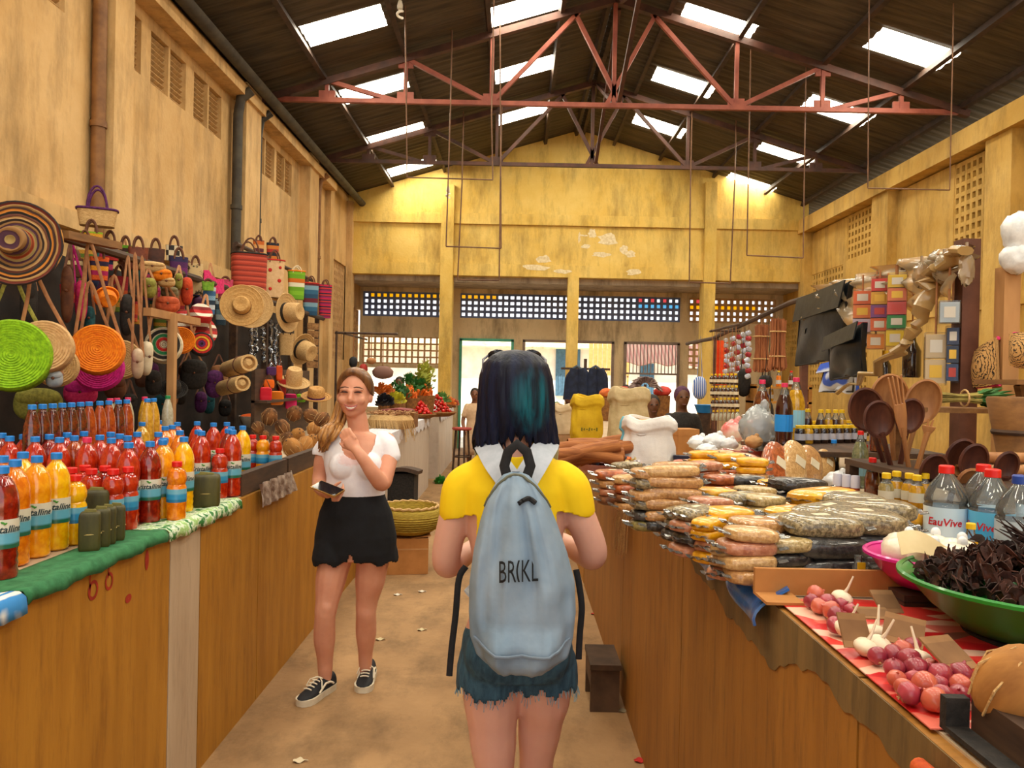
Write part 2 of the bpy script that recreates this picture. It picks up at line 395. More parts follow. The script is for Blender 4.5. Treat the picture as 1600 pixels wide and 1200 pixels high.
c = MB(); c.bx(XR - 0.22, XR + 0.4, YF, 17.6, 4.72, 5.0); c.build('eave_beam', m_wr, WR, smooth=False)
c = MB(); c.bx(XR - 0.03, XR + 0.02, YF, 15.8, 2.62, 2.78); c.build('ledge', m_wr, WR, smooth=False)
# ---- gable wall (back) over the wide opening
gb = MB()
gb.prism([(XL, 3.73), (XR, 3.73), (XR, roof_z(XR) - 0.02), (RX, RZ - 0.02), (XL, roof_z(XL) - 0.02)], 0, 0.25, ((0, YB, 0), (1, 0, 0), (0, 0, 1), (0, 1, 0)))
WB = struct(gb.build('wall_back', m_wb, smooth=False))
for x0, x1, z0, z1, t in ((XL, XR, 4.80, 5.02, 0.06), (XL, XR, 3.73, 3.98, 0.04), (-1.60, -1.34, 0.0, 5.6, 0.12), (3.85, 4.09, 0.0, 5.75, 0.12), (1.05, 1.28, 0.0, 3.75, 0.06)):
    c = MB(); c.bx(x0, x1, YB - t, YB + (0.24 if z0 == 0 else 0.01), z0, z1); c.build('column' if z0 == 0 else 'tie_beam', m_wb, WB, smooth=False)
c = MB(); c.bx(XL, XR, YB + 0.2, 17.6, 3.62, 3.74); c.build('soffit', m_soff, WB, smooth=False)
m_peel = M('peeled_paint', '#e6d8b4', '#cdb98c', 20, 0.9)
for (px, py, sx, sz) in ((925, 365, .10, .12), (950, 375, .22, .14), (915, 385, .12, .05), (940, 398, .2, .06), (975, 390, .1, .09), (985, 398, .12, .08), (850, 405, .16, .09), (835, 418, .3, .07), (880, 425, .2, .05), (990, 425, .2, .08), (905, 372, .03, .12), (912, 368, .10, .02)):
    q = W(px, py, YB); pts = []
    for k in range(14):
        a = 2 * pi * k / 14; rr = R.uniform(0.65, 1.15); pts.append((sx * rr * cos(a), sz * rr * sin(a)))
    pc = MB(); pc.prism(pts, 0, 0.004, ((q.x, YB - 0.0005 - (0.04 if q.z < 3.98 else 0), q.z), (1, 0, 0), (0, 0, 1), (0, -1, 0))); pc.build('peeled_patch', m_peel, WB, smooth=False)
# ---- far wall of the porch: doors, screens, coloured panes
YP = 17.4
fw = MB()
def fp(x0, x1, z0, z1): fw.bx(x0, x1, YP, YP + 0.18, z0, z1)
fp(XL, XR, 3.52, 3.62)
for x0, x1 in ((XL + 0.06, -1.66), (-1.28, 3.70), (3.90, 5.86)): fp(x0, x1, 2.50, 2.96)
for x0, x1, z0, z1 in ((-1.66, -1.28, 0, 3.52), (-0.05, 0.15, 0, 2.5), (2.22, 2.44, 0, 2.5), (3.70, 3.90, 0, 3.52), (4.2, 5.86, 0, 2.5), (5.86, 6.02, 0, 3.52), (XL, XL + 0.06, 0, 3.52), (XL + 0.06, -1.66, 1.80, 1.88), (3.9, 4.2, 1.78, 1.9), (XL + 0.06, -1.66, 0, 0.9)): fp(x0, x1, z0, z1)
WF = struct(fw.build('wall_far', m_pl, smooth=False))
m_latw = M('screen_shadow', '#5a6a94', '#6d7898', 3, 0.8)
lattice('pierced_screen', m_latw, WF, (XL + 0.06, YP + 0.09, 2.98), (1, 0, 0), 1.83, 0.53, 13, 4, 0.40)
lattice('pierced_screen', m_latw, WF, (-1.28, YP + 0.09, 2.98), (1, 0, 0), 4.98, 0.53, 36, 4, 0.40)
lattice('pierced_screen', m_lat, WF, (3.9, YP + 0.09, 2.98), (1, 0, 0), 1.96, 0.53, 14, 4, 0.40)
lattice('pierced_screen', m_lat, WF, (XL + 0.06, YP + 0.09, 1.90), (1, 0, 0), 1.83, 0.60, 13, 4, 0.22)
lattice('pierced_screen', m_lat, WF, (3.9, YP + 0.09, 1.9), (1, 0, 0), 0.3, 0.6, 2, 4, 0.3)
m_gy = M('pane_amber', '#f0b000', '#ffc81e', 30, 0.3, emit='#ffb400', estr=0.9); m_gb = M('pane_blue', '#58b6e8', '#7cc8f0', 30, 0.3, emit='#58b6e8', estr=0.9); m_gr = M('pane_red', '#e0404a', '#ee6a70', 30, 0.3, emit='#e84850', estr=0.8)
pu = 4.98 / 36; pm = {}
for k, m in (('y', m_gy), ('b', m_gb), ('r', m_gr)): a = MB(); a.box((0, 0, 0), (pu * 0.62, 0.01, 0.085)); pm[k] = a.mesh('pane', m, False)
def pane(k, x, row):
    o = bpy.data.objects.new('pane', pm[k]); COL.objects.link(o); o.parent = WF; o.location = (x, YP + 0.1, 2.98 + 0.1325 * (row + 0.5))
for i in range(1, 13): pane('y', XL + 0.06 + 1.83 / 13 * (i + 0.5), 3)
for i in range(0, 6): pane('y', -1.28 + pu * (i + 0.5), 3)
for i in range(29, 36): pane('b', -1.28 + pu * (i + 0.5), 2)
for i in (29, 31, 33): pane('r', -1.28 + pu * (i + 0.5), 3)
for i in range(0, 11): pane('y', 3.9 + 1.96 / 14 * (i + 0.5), 2)
for i in (1, 3): pane('r', 3.9 + 1.96 / 14 * (i + 0.5), 3)
# door grilles (upper bars) and frames
m_green = M('door_green', '#3f9a80', '#52ac90', 4, 0.6); m_bars = M('grille_iron', '#77665c', '#8c7a6c', 5, 0.6)
for i, (x0, x1) in enumerate(((-1.28, -0.05), (0.15, 2.22), (2.44, 3.70))):
    d = thing(f'door_{i + 1}', 'tall open doorway in the far porch wall', 'door'); del d['label'], d['category']; d['kind'] = 'structure'
    f = MB(); f.bx(x0, x0 + 0.06, YP - 0.04, YP, 0, 2.48); f.bx(x1 - 0.06, x1, YP - 0.04, YP, 0, 2.48); f.bx(x0, x1, YP - 0.04, YP, 2.44, 2.5); f.build('door_frame', m_green if i == 0 else m_bars, d, smooth=False)
    if i == 2:
        f = MB()
        for k in range(15): f.bx(x0 + 0.06 + k * 0.08, x0 + 0.078 + k * 0.08, YP + 0.05, YP + 0.07, 1.8, 2.45)
        f.bx(x0, x1, YP + 0.04, YP + 0.08, 1.76, 1.80); f.build('grille', m_bars, d, smooth=False)
# ---- roof: sheets, skylights, purlins
CE = thing('ceiling', '', ''); del CE['label'], CE['category']; CE['kind'] = 'structure'
m_roof = M('roof_sheet', '#3c342a', '#5b5040', 3.0, 0.8, 0.15, stretch=(0.4, 6, 1))
m_sky = M('skylight_sheet', '#fff7e4', rough=0.6, emit='#fff6e0', estr=SKYLIGHT_STRENGTH)
m_purl = M('purlin_dark', '#2c2018', '#493428', 6, 0.7)
def sheet_piece(side, s0, s1, y0, y1, mat, name):
    """corrugated sheet on one slope; s = distance from the ridge in x"""
    ny = max(2, int((y1 - y0) / 0.045)); mb = MB()
    def fn(u, v):
        s = s0 + (s1 - s0) * u; y = y0 + (y1 - y0) * v
        return (RX + side * s, y, RZ - s * KS + 0.012 * sin(y * 2 * pi / 0.18))
    mb.sheet(fn if side > 0 else (lambda u, v: fn(1 - u, v)), 1, ny); return mb.build(name, mat, CE, angle=180)
for side, outer, inner, oc, ic in ((-1, [15.4 - 2.05 * k for k in range(10)], [14.07 - 1.99 * k for k in range(9)], 3.38, 1.21), (1, [16.0 - 2.16 * k for k in range(9)], [14.5 - 2.1 * k for k in range(9)], 3.55, 1.365)):
    cuts = sorted([(c - 0.27, c + 0.27, 'o') for c in outer] + [(c - 0.27, c + 0.27, 'i') for c in inner])
    y = YF - 0.3; hl = 0.47
    for a, b, k in cuts:
        if a > y: sheet_piece(side, 0, 5.1, y, a, m_roof, 'roof_sheet')
        a = max(a, y); c = oc if k == 'o' else ic
        sheet_piece(side, 0, c - hl, a, b, m_roof, 'roof_sheet'); sheet_piece(side, c + hl, 5.1, a, b, m_roof, 'roof_sheet'); sheet_piece(side, c - hl, c + hl, a, b, m_sky, 'skylight')
        y = b
    sheet_piece(side, 0, 5.1, y, 17.7, m_roof, 'roof_sheet')
    for s in (0.08, 0.72, 1.68, 2.80, 3.88, 4.65):
        p = MB(); p.box((RX + side * s, (YF + YB) / 2, RZ - s * KS - 0.07), (0.06, YB - YF, 0.10), (0, side * atan2(KS, 1), 0)); p.build('purlin', m_purl, CE, smooth=False)
# ---- roof trusses
m_rust = M('truss_rust_red', '#7a3a2c', '#96503c', 5, 0.6, 0.1)
m_trd = M('truss_dark', '#3b241b', '#583528', 5, 0.6, 0.1)
ZB = 5.28
def truss(y, label, mats):
    t = thing('roof_truss', label, 'truss', group='steel roof trusses'); mt, mw = mats
    def mem(name, a, b, wd=0.055, m=None):
        mb = MB(); mb.bar((a[0], y, a[1]), (b[0], y, b[1]), wd, wd); mb.build(name, m or mw, t, smooth=False)
    top = lambda x: roof_z(x) - 0.13
    mem('top_chord', (XL + 0.05, top(XL)), (RX, top(RX)), 0.09, mt); mem('top_chord', (RX, top(RX)), (XR - 0.05, top(XR)), 0.09, mt)
    mem('bottom_chord', (XL + 0.1, ZB), (XR - 0.1, ZB), 0.06)
    xs = [XL + 0.95, XL + 2.0, XL + 3.15]; xr = [2 * RX - x for x in xs]
    for q in (xs, xr):
        for x in q: mem('post', (x, ZB), (x, top(x)), 0.05)
        mem('brace', (q[0], top(q[0])), (q[1] - 0.1 * (1 if q is xs else -1), ZB)); mem('brace', (q[1], top(q[1])), (q[2], ZB)); mem('brace', (q[2], ZB), (RX + (q[2] - RX) * 0.28, top(RX + (q[2] - RX) * 0.28)))
        for x in q:
            g = MB(); g.box((x, y, ZB + 0.06), (0.22, 0.03, 0.13)); g.build('gusset', mw, t, smooth=False)
        g = MB(); g.box((q[1], y, top(q[1]) - 0.05), (0.2, 0.03, 0.16)); g.build('gusset', mw, t, smooth=False)
    mem('king_post', (RX, ZB), (RX, top(RX))); mem('brace', (RX - 0.1, ZB), (RX + 0.55, top(RX + 0.55)), 0.055); mem('brace', (RX + 0.1, ZB), (RX - 0.55, top(RX - 0.55)), 0.055)
    return t
truss(10.3, 'rust-red steel roof truss nearer to the camera', (m_trd, m_rust))
truss(13.2, 'darker steel roof truss nearer to the gable wall', (m_trd, m_trd))
truss(6.6, 'steel roof truss just above the top of the picture', (m_trd, m_rust))
lb = thing('ridge_bracing', 'dark crossed steel bars under the ridge joining the two trusses', 'bracing')
for y0, z0, y1, z1 in ((13.1, ZB, 10.4, 6.62), (10.4, ZB, 13.1, 6.62), (10.2, ZB, 6.7, 6.62), (6.7, ZB, 10.2, 6.62)):
    mb = MB(); mb.bar((RX + 0.06, y0, z0 + 0.03), (RX + 0.06, y1, z1), 0.05, 0.05); mb.build('bar', m_trd, lb, smooth=False)
# ---- hanging lamp frames on thin rods
m_rod = M('rod_iron', '#5a3c28', '#7a5538', 8, 0.6)
def hang(pts, d, label, bulb=None):
    t = thing('hanging_rod_frame', label, 'hanging frame', group='empty lamp frames hanging from the roof')
    P = [W(px, py, d) for px, py in pts]
    for a, b in zip(P, P[1:]):
        mb = MB(); mb.tube([a, b], 0.009 * d / 10, 6); mb.build('rod', m_rod, t)
    for e in (P[0], P[-1]):
        top = Vector((e.x, d, roof_z(e.x) - 0.02))
        if top.z > e.z + 0.03: mb = MB(); mb.tube([e, top], 0.009 * d / 10, 6); mb.build('rod', m_rod, t)
    return t
hang([(704, 165), (697, 385), (783, 388), (781, 0)], 10.1, 'hanging rod frame in front of left gable column')
hang([(633, 0), (636, 277), (770, 281), (768, 178)], 9.2, 'hanging rod frame beside the left outer skylights')
hang([(1171, 178), (1167, 399), (1255, 403), (1258, 175)], 10.4, 'hanging rod frame in front of the right gable corner')
hang([(1358, 0), (1356, 294), (1484, 297), (1490, 0)], 8.4, 'largest hanging rod frame by the pierced right wall')
hang([(722, 285), (715, 437), (780, 438), (782, 270)], 13.1, 'lowest hanging rod frame reaching the porch opening')
hang([(1079, 280), (1077, 441), (1141, 443), (1148, 285)], 13.1, 'hanging rod frame in front of right gable column')
# little bulbs
for (px, py, d, lab) in ((625, 14, 8.6, 'white spiral bulb hanging above the rust-red truss'), (700, 300, 13.0, 'small pale bulb hanging beside the left gable column')):
    c = W(px, py, d); t = thing('light_bulb', lab, 'bulb', c)
    b = MB(); b.tube([(0.03 * cos(a / 2), 0.03 * sin(a / 2), -0.10 + a * 0.006) for a in range(18)], 0.014, 6); b.build('glass', M('bulb_white', '#f2f0e6', rough=0.3), t)
    b = MB(); b.lathe([(0.03, 0.0), (0.032, 0.04), (0.02, 0.09)], 10); b.tube([(0, 0, 0.08), (0, 0, roof_z(c.x) - c.z - 0.02)], 0.005, 5); b.build('socket', M('bulb_socket', '#cfc7b4', rough=0.5), t)
# ---- outside seen through the doors
m_oh = M('far_house', '#cfc6ba', '#e4ddd2', 2, 0.9); m_shut = M('far_shutter', '#38566a', '#476a80', 9, 0.7); m_tan = M('far_tan', '#c79a58', '#d6ad6c', 12, 0.8)
h = thing('far_house', 'pale sunlit house front across the yard beyond the doors', 'building', (0, 34, 0))
b = MB(); b.bx(-16, 18, 0, 4, 0, 3.0); b.build('wall', m_oh, h, smooth=False)
b = MB(); b.sheet(lambda u, v: (-16.5 + 35 * u, -0.9 + 3 * v, 3.0 + 1.0 * v), 8, 2, thick=0.06); b.build('roof', m_pl, h)
for (px0, px1, z0, z1, m, nm) in ((868, 906, 0.9, 3.0, m_shut, 'shutter'), (1000, 1022, 0.2, 2.4, m_shut, 'door')):
    a, c = W(px0, 590, 33.9), W(px1, 590, 33.9); b = MB(); b.bx(a.x, c.x, -0.12, 0.0, z0, z1)
    for k in range(6): b.bx(a.x + (c.x - a.x) * (k + .5) / 6 - 0.02, a.x + (c.x - a.x) * (k + .5) / 6 + 0.02, -0.15, -0.12, z0, z1)
    b.build(nm, m, h, smooth=False)
aw = thing('stall_awning', 'faded pink and tan awning outside the right doorway', 'awning', (0, 0, 0))
b = MB(); b.sheet(lambda u, v: (2.6 + 2.2 * u, 19.2 + 0.8 * v, 2.05 + 0.55 * v + 0.04 * sin(u * 20)), 24, 4, thick=0.02); b.build('canopy', M('awning_pink', '#dc9a8c', '#ecc3ad', 3, 0.8, tex='wavex', dist=0), aw)
for xx in (2.62, 4.7): b = MB(); b.bx(xx, xx + 0.06, 19.2, 19.26, -0.02, 2.06); b.build('post', m_green, aw, smooth=False)
aw = thing('yard_gate', 'tan slatted gate panel outside the middle doorway', 'gate', (0, 0, 0))
for k in range(9):
    b = MB(); b.bx(2.0 + k * 0.125, 2.11 + k * 0.125, 21.0, 21.03, 1.75 if k else 0, 2.75 if k else 2.8); b.build('slat', m_tan, aw, smooth=False)
b = MB(); b.bx(2.0, 3.1, 21.03, 21.06, 1.85, 1.92); b.bx(3.05, 3.1, 21.03, 21.08, -0.02, 2.7); b.build('rail', m_tan, aw, smooth=False)
# ---- market counters
def counter_mat(name, c1, c2, grime, strip=None, grime_amt=0.5):
    m = bpy.data.materials.new(name); m.use_nodes = True; nt = NT(m); b = nt.n['Principled BSDF']; b.inputs['Roughness'].default_value = 0.55
    tc = nt.new('ShaderNodeTexCoord'); m1 = nt.new('ShaderNodeMapping'); m1.inputs['Scale'].default_value = (1, 4, 0.5); nt.link(tc.outputs['Object'], m1.inputs['Vector'])
    n1 = nt.new('ShaderNodeTexNoise', i_Scale=2.5, i_Detail=6.0, i_Roughness=0.6); nt.link(m1.outputs[0], n1.inputs['Vector'])
    r1 = ramp(nt, [(0.3, c1), (0.7, c2)], n1.outputs['Fac'])
    m2 = nt.new('ShaderNodeMapping'); m2.inputs['Scale'].default_value = (1, 9, 1.2); nt.link(tc.outputs['Object'], m2.inputs['Vector'])
    n2 = nt.new('ShaderNodeTexNoise', i_Scale=3.0, i_Detail=9.0, i_Roughness=0.75); nt.link(m2.outputs[0], n2.inputs['Vector'])
    r2 = ramp(nt, [(0.5, (0, 0, 0, 1)), (0.75, (1, 1, 1, 1))], n2.outputs['Fac']); mu = nt.new('ShaderNodeMath', operation='MULTIPLY'); mu.inputs[1].default_value = grime_amt; nt.link(r2.outputs['Color'], mu.inputs[0])
    mx = nt.new('ShaderNodeMix', data_type='RGBA'); nt.link(mu.outputs[0], mx.inputs[0]); nt.link(r1.outputs['Color'], mx.inputs[6]); mx.inputs[7].default_value = lin(grime)
    nt.link(mx.outputs[2], b.inputs['Base Color'])
    bp = nt.new('ShaderNodeBump'); bp.inputs['Strength'].default_value = 0.2; bp.inputs['Distance'].default_value = 0.01; nt.link(n2.outputs['Fac'], bp.inputs['Height']); nt.link(bp.outputs['Normal'], b.inputs['Normal'])
    MATS[name] = m; return m
m_cy = counter_mat('counter_ochre', '#9a6414', '#b57e26', '#6c3e10', grime_amt=0.65)
m_cw = counter_mat('counter_pale', '#bdaea0', '#cfc4b6', '#8d7a66')
m_cr = counter_mat('counter_brown_ochre', '#8c5a18', '#a36e24', '#4c2f12', grime_amt=0.75)
m_bare = counter_mat('counter_bare_cement', '#b0987c', '#c4ae92', '#7c6a54')
m_grim = counter_mat('counter_grimy_edge', '#4e3e24', '#84683a', '#2e2618', grime_amt=.8)
LX, LZT, RXF, RZT = -1.24, 1.03, 0.57, 1.13
def counter(name, label, side, xf, depth, y0, y1, zt, panels, mtop):
    t = thing(name, label, 'counter', (0, 0, 0)); s = side
    b = MB(); b.bx(xf + s * 0.04, xf + s * depth, y0, y1, 0, zt - 0.06); b.build('body', panels[0][2], t, smooth=False)
    b = MB(); b.bx(xf + s * 0.02, xf + s * (depth + 0.02), y0, y1, zt - 0.06, zt); b.build('worktop', mtop, t, smooth=False)
    for a, c, m in panels:
        b = MB(); b.bx(xf, xf + s * 0.045, a + 0.004, c - 0.004, 0, zt - 0.004); b.build('front_panel', m, t, smooth=False)
    return t
CL = counter('market_counter', 'long ochre-painted market counter under the juice bottles', -1, LX, 0.9, 0.2, 6.3, LZT, [(0.2, 1.52, m_cy), (1.52, 1.72, m_cy), (1.72, 2.78, m_cy), (2.78, 3.05, m_bare), (3.05, 3.75, m_cy), (3.75, 5.0, m_cy), (5.0, 6.3, m_cy)], m_bare)
counter('market_counter', 'pale washed market counter behind the woman in white', -1, LX, 0.9, 6.34, 11.2, LZT, [(6.34, 8.0, m_cw), (8.0, 9.6, m_cw), (9.6, 11.2, m_cw)], m_bare)
counter('market_counter', 'short pale counter farthest along the left aisle', -1, LX + 0.05, 0.9, 12.1, 14.8, LZT, [(12.1, 13.4, m_cw), (13.4, 14.8, m_cw)], m_bare)
CR = counter('market_counter', 'long grimy ochre counter on the right under the spices', 1, RXF, 1.6, 0.2, 6.0, RZT, [(0.2, 1.25, m_cr), (1.25, 2.55, m_cr), (2.55, 3.9, m_cr), (3.9, 6.0, m_cr)], m_bare)
counter('market_counter', 'ochre counter farther along the right aisle under the sacks', 1, RXF, 0.95, 6.04, 12.5, RZT - 0.05, [(6.04, 9.0, m_cy), (9.0, 12.5, m_cy)], m_bare)
# soot-dark upper edge of the near right counter
def frac(u): return sum(sin(u * f * 6.283 + f * 1.7) / f ** .8 for f in (1.3, 2.9, 5.7, 11, 23, 41)) * .5
b = MB(); b.sheet(lambda u, v: (RXF - 0.001, 0.7 + 2.0 * u, RZT - 0.004 - v * max(.010, (0.04 + .075 * sin(u * pi)) * (1 + .7 * frac(u)))), 160, 1, thick=-0.002); b.build('grime_edge', m_grim, CR)
# red hand-painted marks on the left counter
m_redp = M('red_paint', '#8e1f12', '#a83220', 30, 0.6)
def paint_ring(px, py, rx, rz, th, a0=0, a1=2 * pi):
    c = Wx(px, py, LX); mb = MB(); n = 18; vs = []; fs = []
    for k in range(n + 1):
        a = a0 + (a1 - a0) * k / n
        for rr in (1, 1 - th): vs.append((LX + 0.0015, c.y + rx * rr * cos(a), c.z + rz * rr * sin(a)))
    fs = [(2 * k, 2 * k + 1, 2 * k + 3, 2 * k + 2) for k in range(n)]
    mb.add(vs, fs); mb.build('painted_mark', m_redp, CL)
paint_ring(145, 922, .028, .030, .35); paint_ring(143, 904, .014, .055, .5, 1.7, 4.2); paint_ring(170, 908, .024, .028, .35); paint_ring(172, 893, .014, .045, .5, 1.2, 3.6)
paint_ring(229, 875, .014, .035, .95); paint_ring(200, 935, .02, .014, .9)
# ================================================================== PEOPLE
def loft(mb, secs, n=28, e=1.0):
    """closed body of stacked elliptical sections: (centre, rx, ry)"""
    pw = lambda x: math.copysign(abs(x) ** e, x); vs = []; fs = []; k = len(secs)
    for c, rx, ry in secs:
        c = Vector(c)
        for j in range(n):
            a = 2 * pi * j / n; vs.append(c + Vector((rx * pw(cos(a)), ry * pw(sin(a)), 0)))
    for i in range(k - 1):
        for j in range(n):
            fs.append((i * n + j, i * n + (j + 1) % n, (i + 1) * n + (j + 1) % n, (i + 1) * n + j))
    fs.append(tuple(range(n - 1, -1, -1))); fs.append(tuple((k - 1) * n + j for j in range(n)))
    if secs[0][0][2] > secs[-1][0][2]: fs = [tuple(reversed(f)) for f in fs]
    mb.add(vs, fs)
def spline(pts, m=5):
    """smooth path through points ((x,y,z), r)"""
    P = [Vector(p) for p, _ in pts]; rr = [r for _, r in pts]; out = []; ro = []
    for i in range(len(P) - 1):
        p0, p1, p2, p3 = P[max(i - 1, 0)], P[i], P[i + 1], P[min(i + 2, len(P) - 1)]
        for j in range(m):
            t = j / m; t2, t3 = t * t, t * t * t
            out.append(0.5 * ((2 * p1) + (p2 - p0) * t + (2 * p0 - 5 * p1 + 4 * p2 - p3) * t2 + (3 * p1 - p0 - 3 * p2 + p3) * t3)); ro.append(rr[i] + (rr[i + 1] - rr[i]) * (t * t * (3 - 2 * t)))
    out.append(P[-1]); ro.append(rr[-1]); return out, ro
def limb(mb, pts, n=14, m=5):
    p, r = spline(pts, m); mb.tube(p, r, n); mb.ball(p[0], r[0], n, 8); mb.ball(p[-1], r[-1], n, 8)
def del_verts(o, test):
    import bmesh
    bm = bmesh.new(); bm.from_mesh(o.data); bmesh.ops.delete(bm, geom=[v for v in bm.verts if test(v.co)], context='VERTS'); bv = [v for v in bm.verts if v.is_boundary]; [bmesh.ops.smooth_vert(bm, verts=bv, factor=.5, use_axis_x=True, use_axis_y=True, use_axis_z=True) for _ in range(6)] if o.name.startswith(('blouse', 'tee')) else None; bm.to_mesh(o.data); bm.free()
def thicken(o, t):
    md = o.modifiers.new('t', 'SOLIDIFY'); md.thickness = t; md.offset = -1
    dg = bpy.context.evaluated_depsgraph_get(); me = bpy.data.meshes.new_from_object(o.evaluated_get(dg), depsgraph=dg); old = o.data; o.modifiers.clear(); o.data = me; bpy.data.meshes.remove(old)
def fingers(mb, wrist, palm_dir, across, out, curl, s=1.0, spread=0.012, thumb=1):
    """palm with four fingers of unequal length and a thumb; curl bends each knuckle towards -out"""
    pd, ac, ou = Vector(palm_dir).normalized(), Vector(across).normalized(), Vector(out).normalized(); wrist = Vector(wrist)
    mb.tube([wrist, wrist + pd * 0.03 * s, wrist + pd * 0.075 * s], [0.026 * s, 0.036 * s, 0.038 * s], 12, flat=0.45, up=ou)
    for i, L in enumerate((0.062, 0.074, 0.070, 0.054)):
        b = wrist + pd * 0.072 * s + ac * (i - 1.5) * 0.019 * s; d = pd + ac * (i - 1.5) * spread * 4
        pts = [b - pd * 0.02]; ang = 0.25 * curl
        for kf, fr in enumerate((0.45, 0.32, 0.25)):
            dd = (d * cos(ang) - ou * sin(ang)).normalized(); pts.append((pts[-1] if kf else b) + dd * L * fr * s); ang += curl
        mb.tube([pts[0], b] + pts[1:], [0.010 * s, 0.010 * s, 0.009 * s, 0.0085 * s, 0.006 * s][:len(pts) + 1], 8); mb.ball(pts[-1], 0.0065 * s, 8, 6)
    b = wrist + pd * 0.025 * s - ac * 0.026 * s * thumb; t1 = b + (pd * 0.7 - ac * 0.7 * thumb - ou * 0.2).normalized() * 0.036 * s; t2 = t1 + (pd * 0.95 - ac * 0.25 * thumb - ou * 0.4 * curl).normalized() * 0.032 * s
    mb.tube([b + ac * 0.012 * thumb * s, b, t1, t2], [0.013 * s, 0.013 * s, 0.0105 * s, 0.008 * s], 8); mb.ball(t2, 0.008 * s, 8, 6)
m_skin = M('skin_light', '#cf9074', '#d89c80', 9, 0.5, sss=0.15)
m_skin2 = M('skin_light_back', '#d3a08e', '#dba894', 9, 0.5, sss=0.15)
m_lash = M('eye_dark', '#2a1614', rough=0.5)
m_lip = M('lip_rose', '#b0625c', rough=0.45)
m_teeth = M('teeth', '#ece6dc', rough=0.3)
# ------------------------------------------------------------------ woman in white, facing the camera
D1 = 3.86
def p1(px, py, dd=0.0): return W(px, py, D1 + dd)
P1 = thing('person', 'woman in white blouse and black shorts holding a phone, facing the camera', 'person', p1(550, 1085) * 1.0); P1.location.z = 0; P1.location.y = D1
def part1(o): o.parent = P1; o.matrix_parent_inverse = Matrix.Translation(-P1.location); return o
b = MB()
S = 0.00322
loft(b, [(p1(555, 872), .165, .10), (p1(555, 858), .19, .115), (p1(556, 835), .195, .12), (p1(556, 805), .172, .108), (p1(556, 772), .135, .088), (p1(557, 750), .136, .092), (p1(557, 725), .152, .100), (p1(558, 705), .158, .095), (p1(559, 692), .150, .080), (p1(560, 683), .115, .066), (p1(560, 676), .070, .056)], 28)
for sx in (536, 576): b.ball(p1(sx, 728, -.075), (.062, .05, .062), 14, 10)
limb(b, [(p1(561, 690, .02), .056), (p1(560, 668, .015), .052), (p1(557, 650, .01), .052)])
# head: cranium, face wedge, jaw, chin, nose, cheeks, brow
hc = p1(554, 612)
b.ball(hc + Vector((0, .02, .012)), (.080, .094, .098), 20, 14)
b.ball(hc + Vector((0, -.012, -.045)), (.072, .078, .082), 18, 12)
b.ball(hc + Vector((-.002, -.045, -.098)), (.036, .034, .030), 14, 10)
for s in (-1, 1):
    b.ball(hc + Vector((s * .042, -.062, -.040)), (.027, .024, .026), 12, 8); b.ball(hc + Vector((s * .034, -.074, .010)), (.028, .014, .010), 10, 8)
    b.ball(hc + Vector((s * .080, .012, -.028)), (.012, .020, .030), 10, 8); b.ball(hc + Vector((s * .013, -.090, -.046)), (.010, .010, .008), 8, 6)
b.tube([hc + Vector((0, -.078, .006)), hc + Vector((0, -.092, -.022)), hc + Vector((0, -.102, -.041))], [.010, .012, .015], 10); b.ball(hc + Vector((0, -.100, -.042)), (.014, .013, .012), 10, 8)
b.ball(hc + Vector((0, -.080, -.080)), (.030, .012, .009), 10, 8)
# arms: her right (hangs, forearm forward with a phone), her left (bent up, hand at the collarbone)
limb(b, [(p1(514, 694, .01), .048), (p1(505, 715, .02), .043), (p1(500, 742, .03), .037), (p1(499, 758, .0), .036), (p1(504, 766, -.09), .032), (p1(512, 771, -.19), .025)])
limb(b, [(p1(604, 690, .01), .048), (p1(608, 712, -.02), .045), (p1(603, 738, -.08), .042), (p1(597, 755, -.12), .041), (p1(584, 741, -.17), .037), (p1(568, 718, -.20), .030), (p1(557, 703, -.20), .025)])
fingers(b, p1(557, 703, -.20), (-.42, .12, .55), (-.7, .2, -.45), (.1, -1, 0.1), 0.55, 0.95, thumb=-1)
fingers(b, p1(511, 771, -.19), (.75, -.5, -.02), (.2, .3, .8), (.1, -.35, -.9), 0.75, 0.9, thumb=-1)
# legs
limb(b, [(p1(527, 860, -.01), .092), (p1(518, 900, -.03), .078), (p1(510, 948, -.06), .056), (p1(508, 965, -.06), .052), (p1(507, 995, -.03), .055), (p1(508, 1035, .0), .039), (p1(508, 1062, .01), .032)])
limb(b, [(p1(584, 860, .01), .092), (p1(579, 900, .03), .078), (p1(573, 943, .05), .055), (p1(572, 958, .05), .051), (p1(572, 985, .09), .054), (p1(571, 1025, .13), .037), (p1(571, 1048, .14), .031)])
for kx, ky, kd in ((509, 950, -.11), (573, 946, .01)): b.ball(p1(kx, ky, kd + .012), (.034, .022, .042), 10, 8)
part1(solidify_body(b, 'body', m_skin, 0.0055, 6))
# face details
fe = MB()
for s in (-1, 1):
  fe = MB(); fe.tube([hc + Vector((s * .034 + t * .020, -.0885 + .010 * t * t + abs(t * s > 0) * 0.003 * abs(t), -.004 + .004 * (1 - t * t))) for t in (-1, -.5, 0, .5, 1)], [.001, .0035, .0042, .0035, .001], 6); part1(fe.build('eye', m_lash))

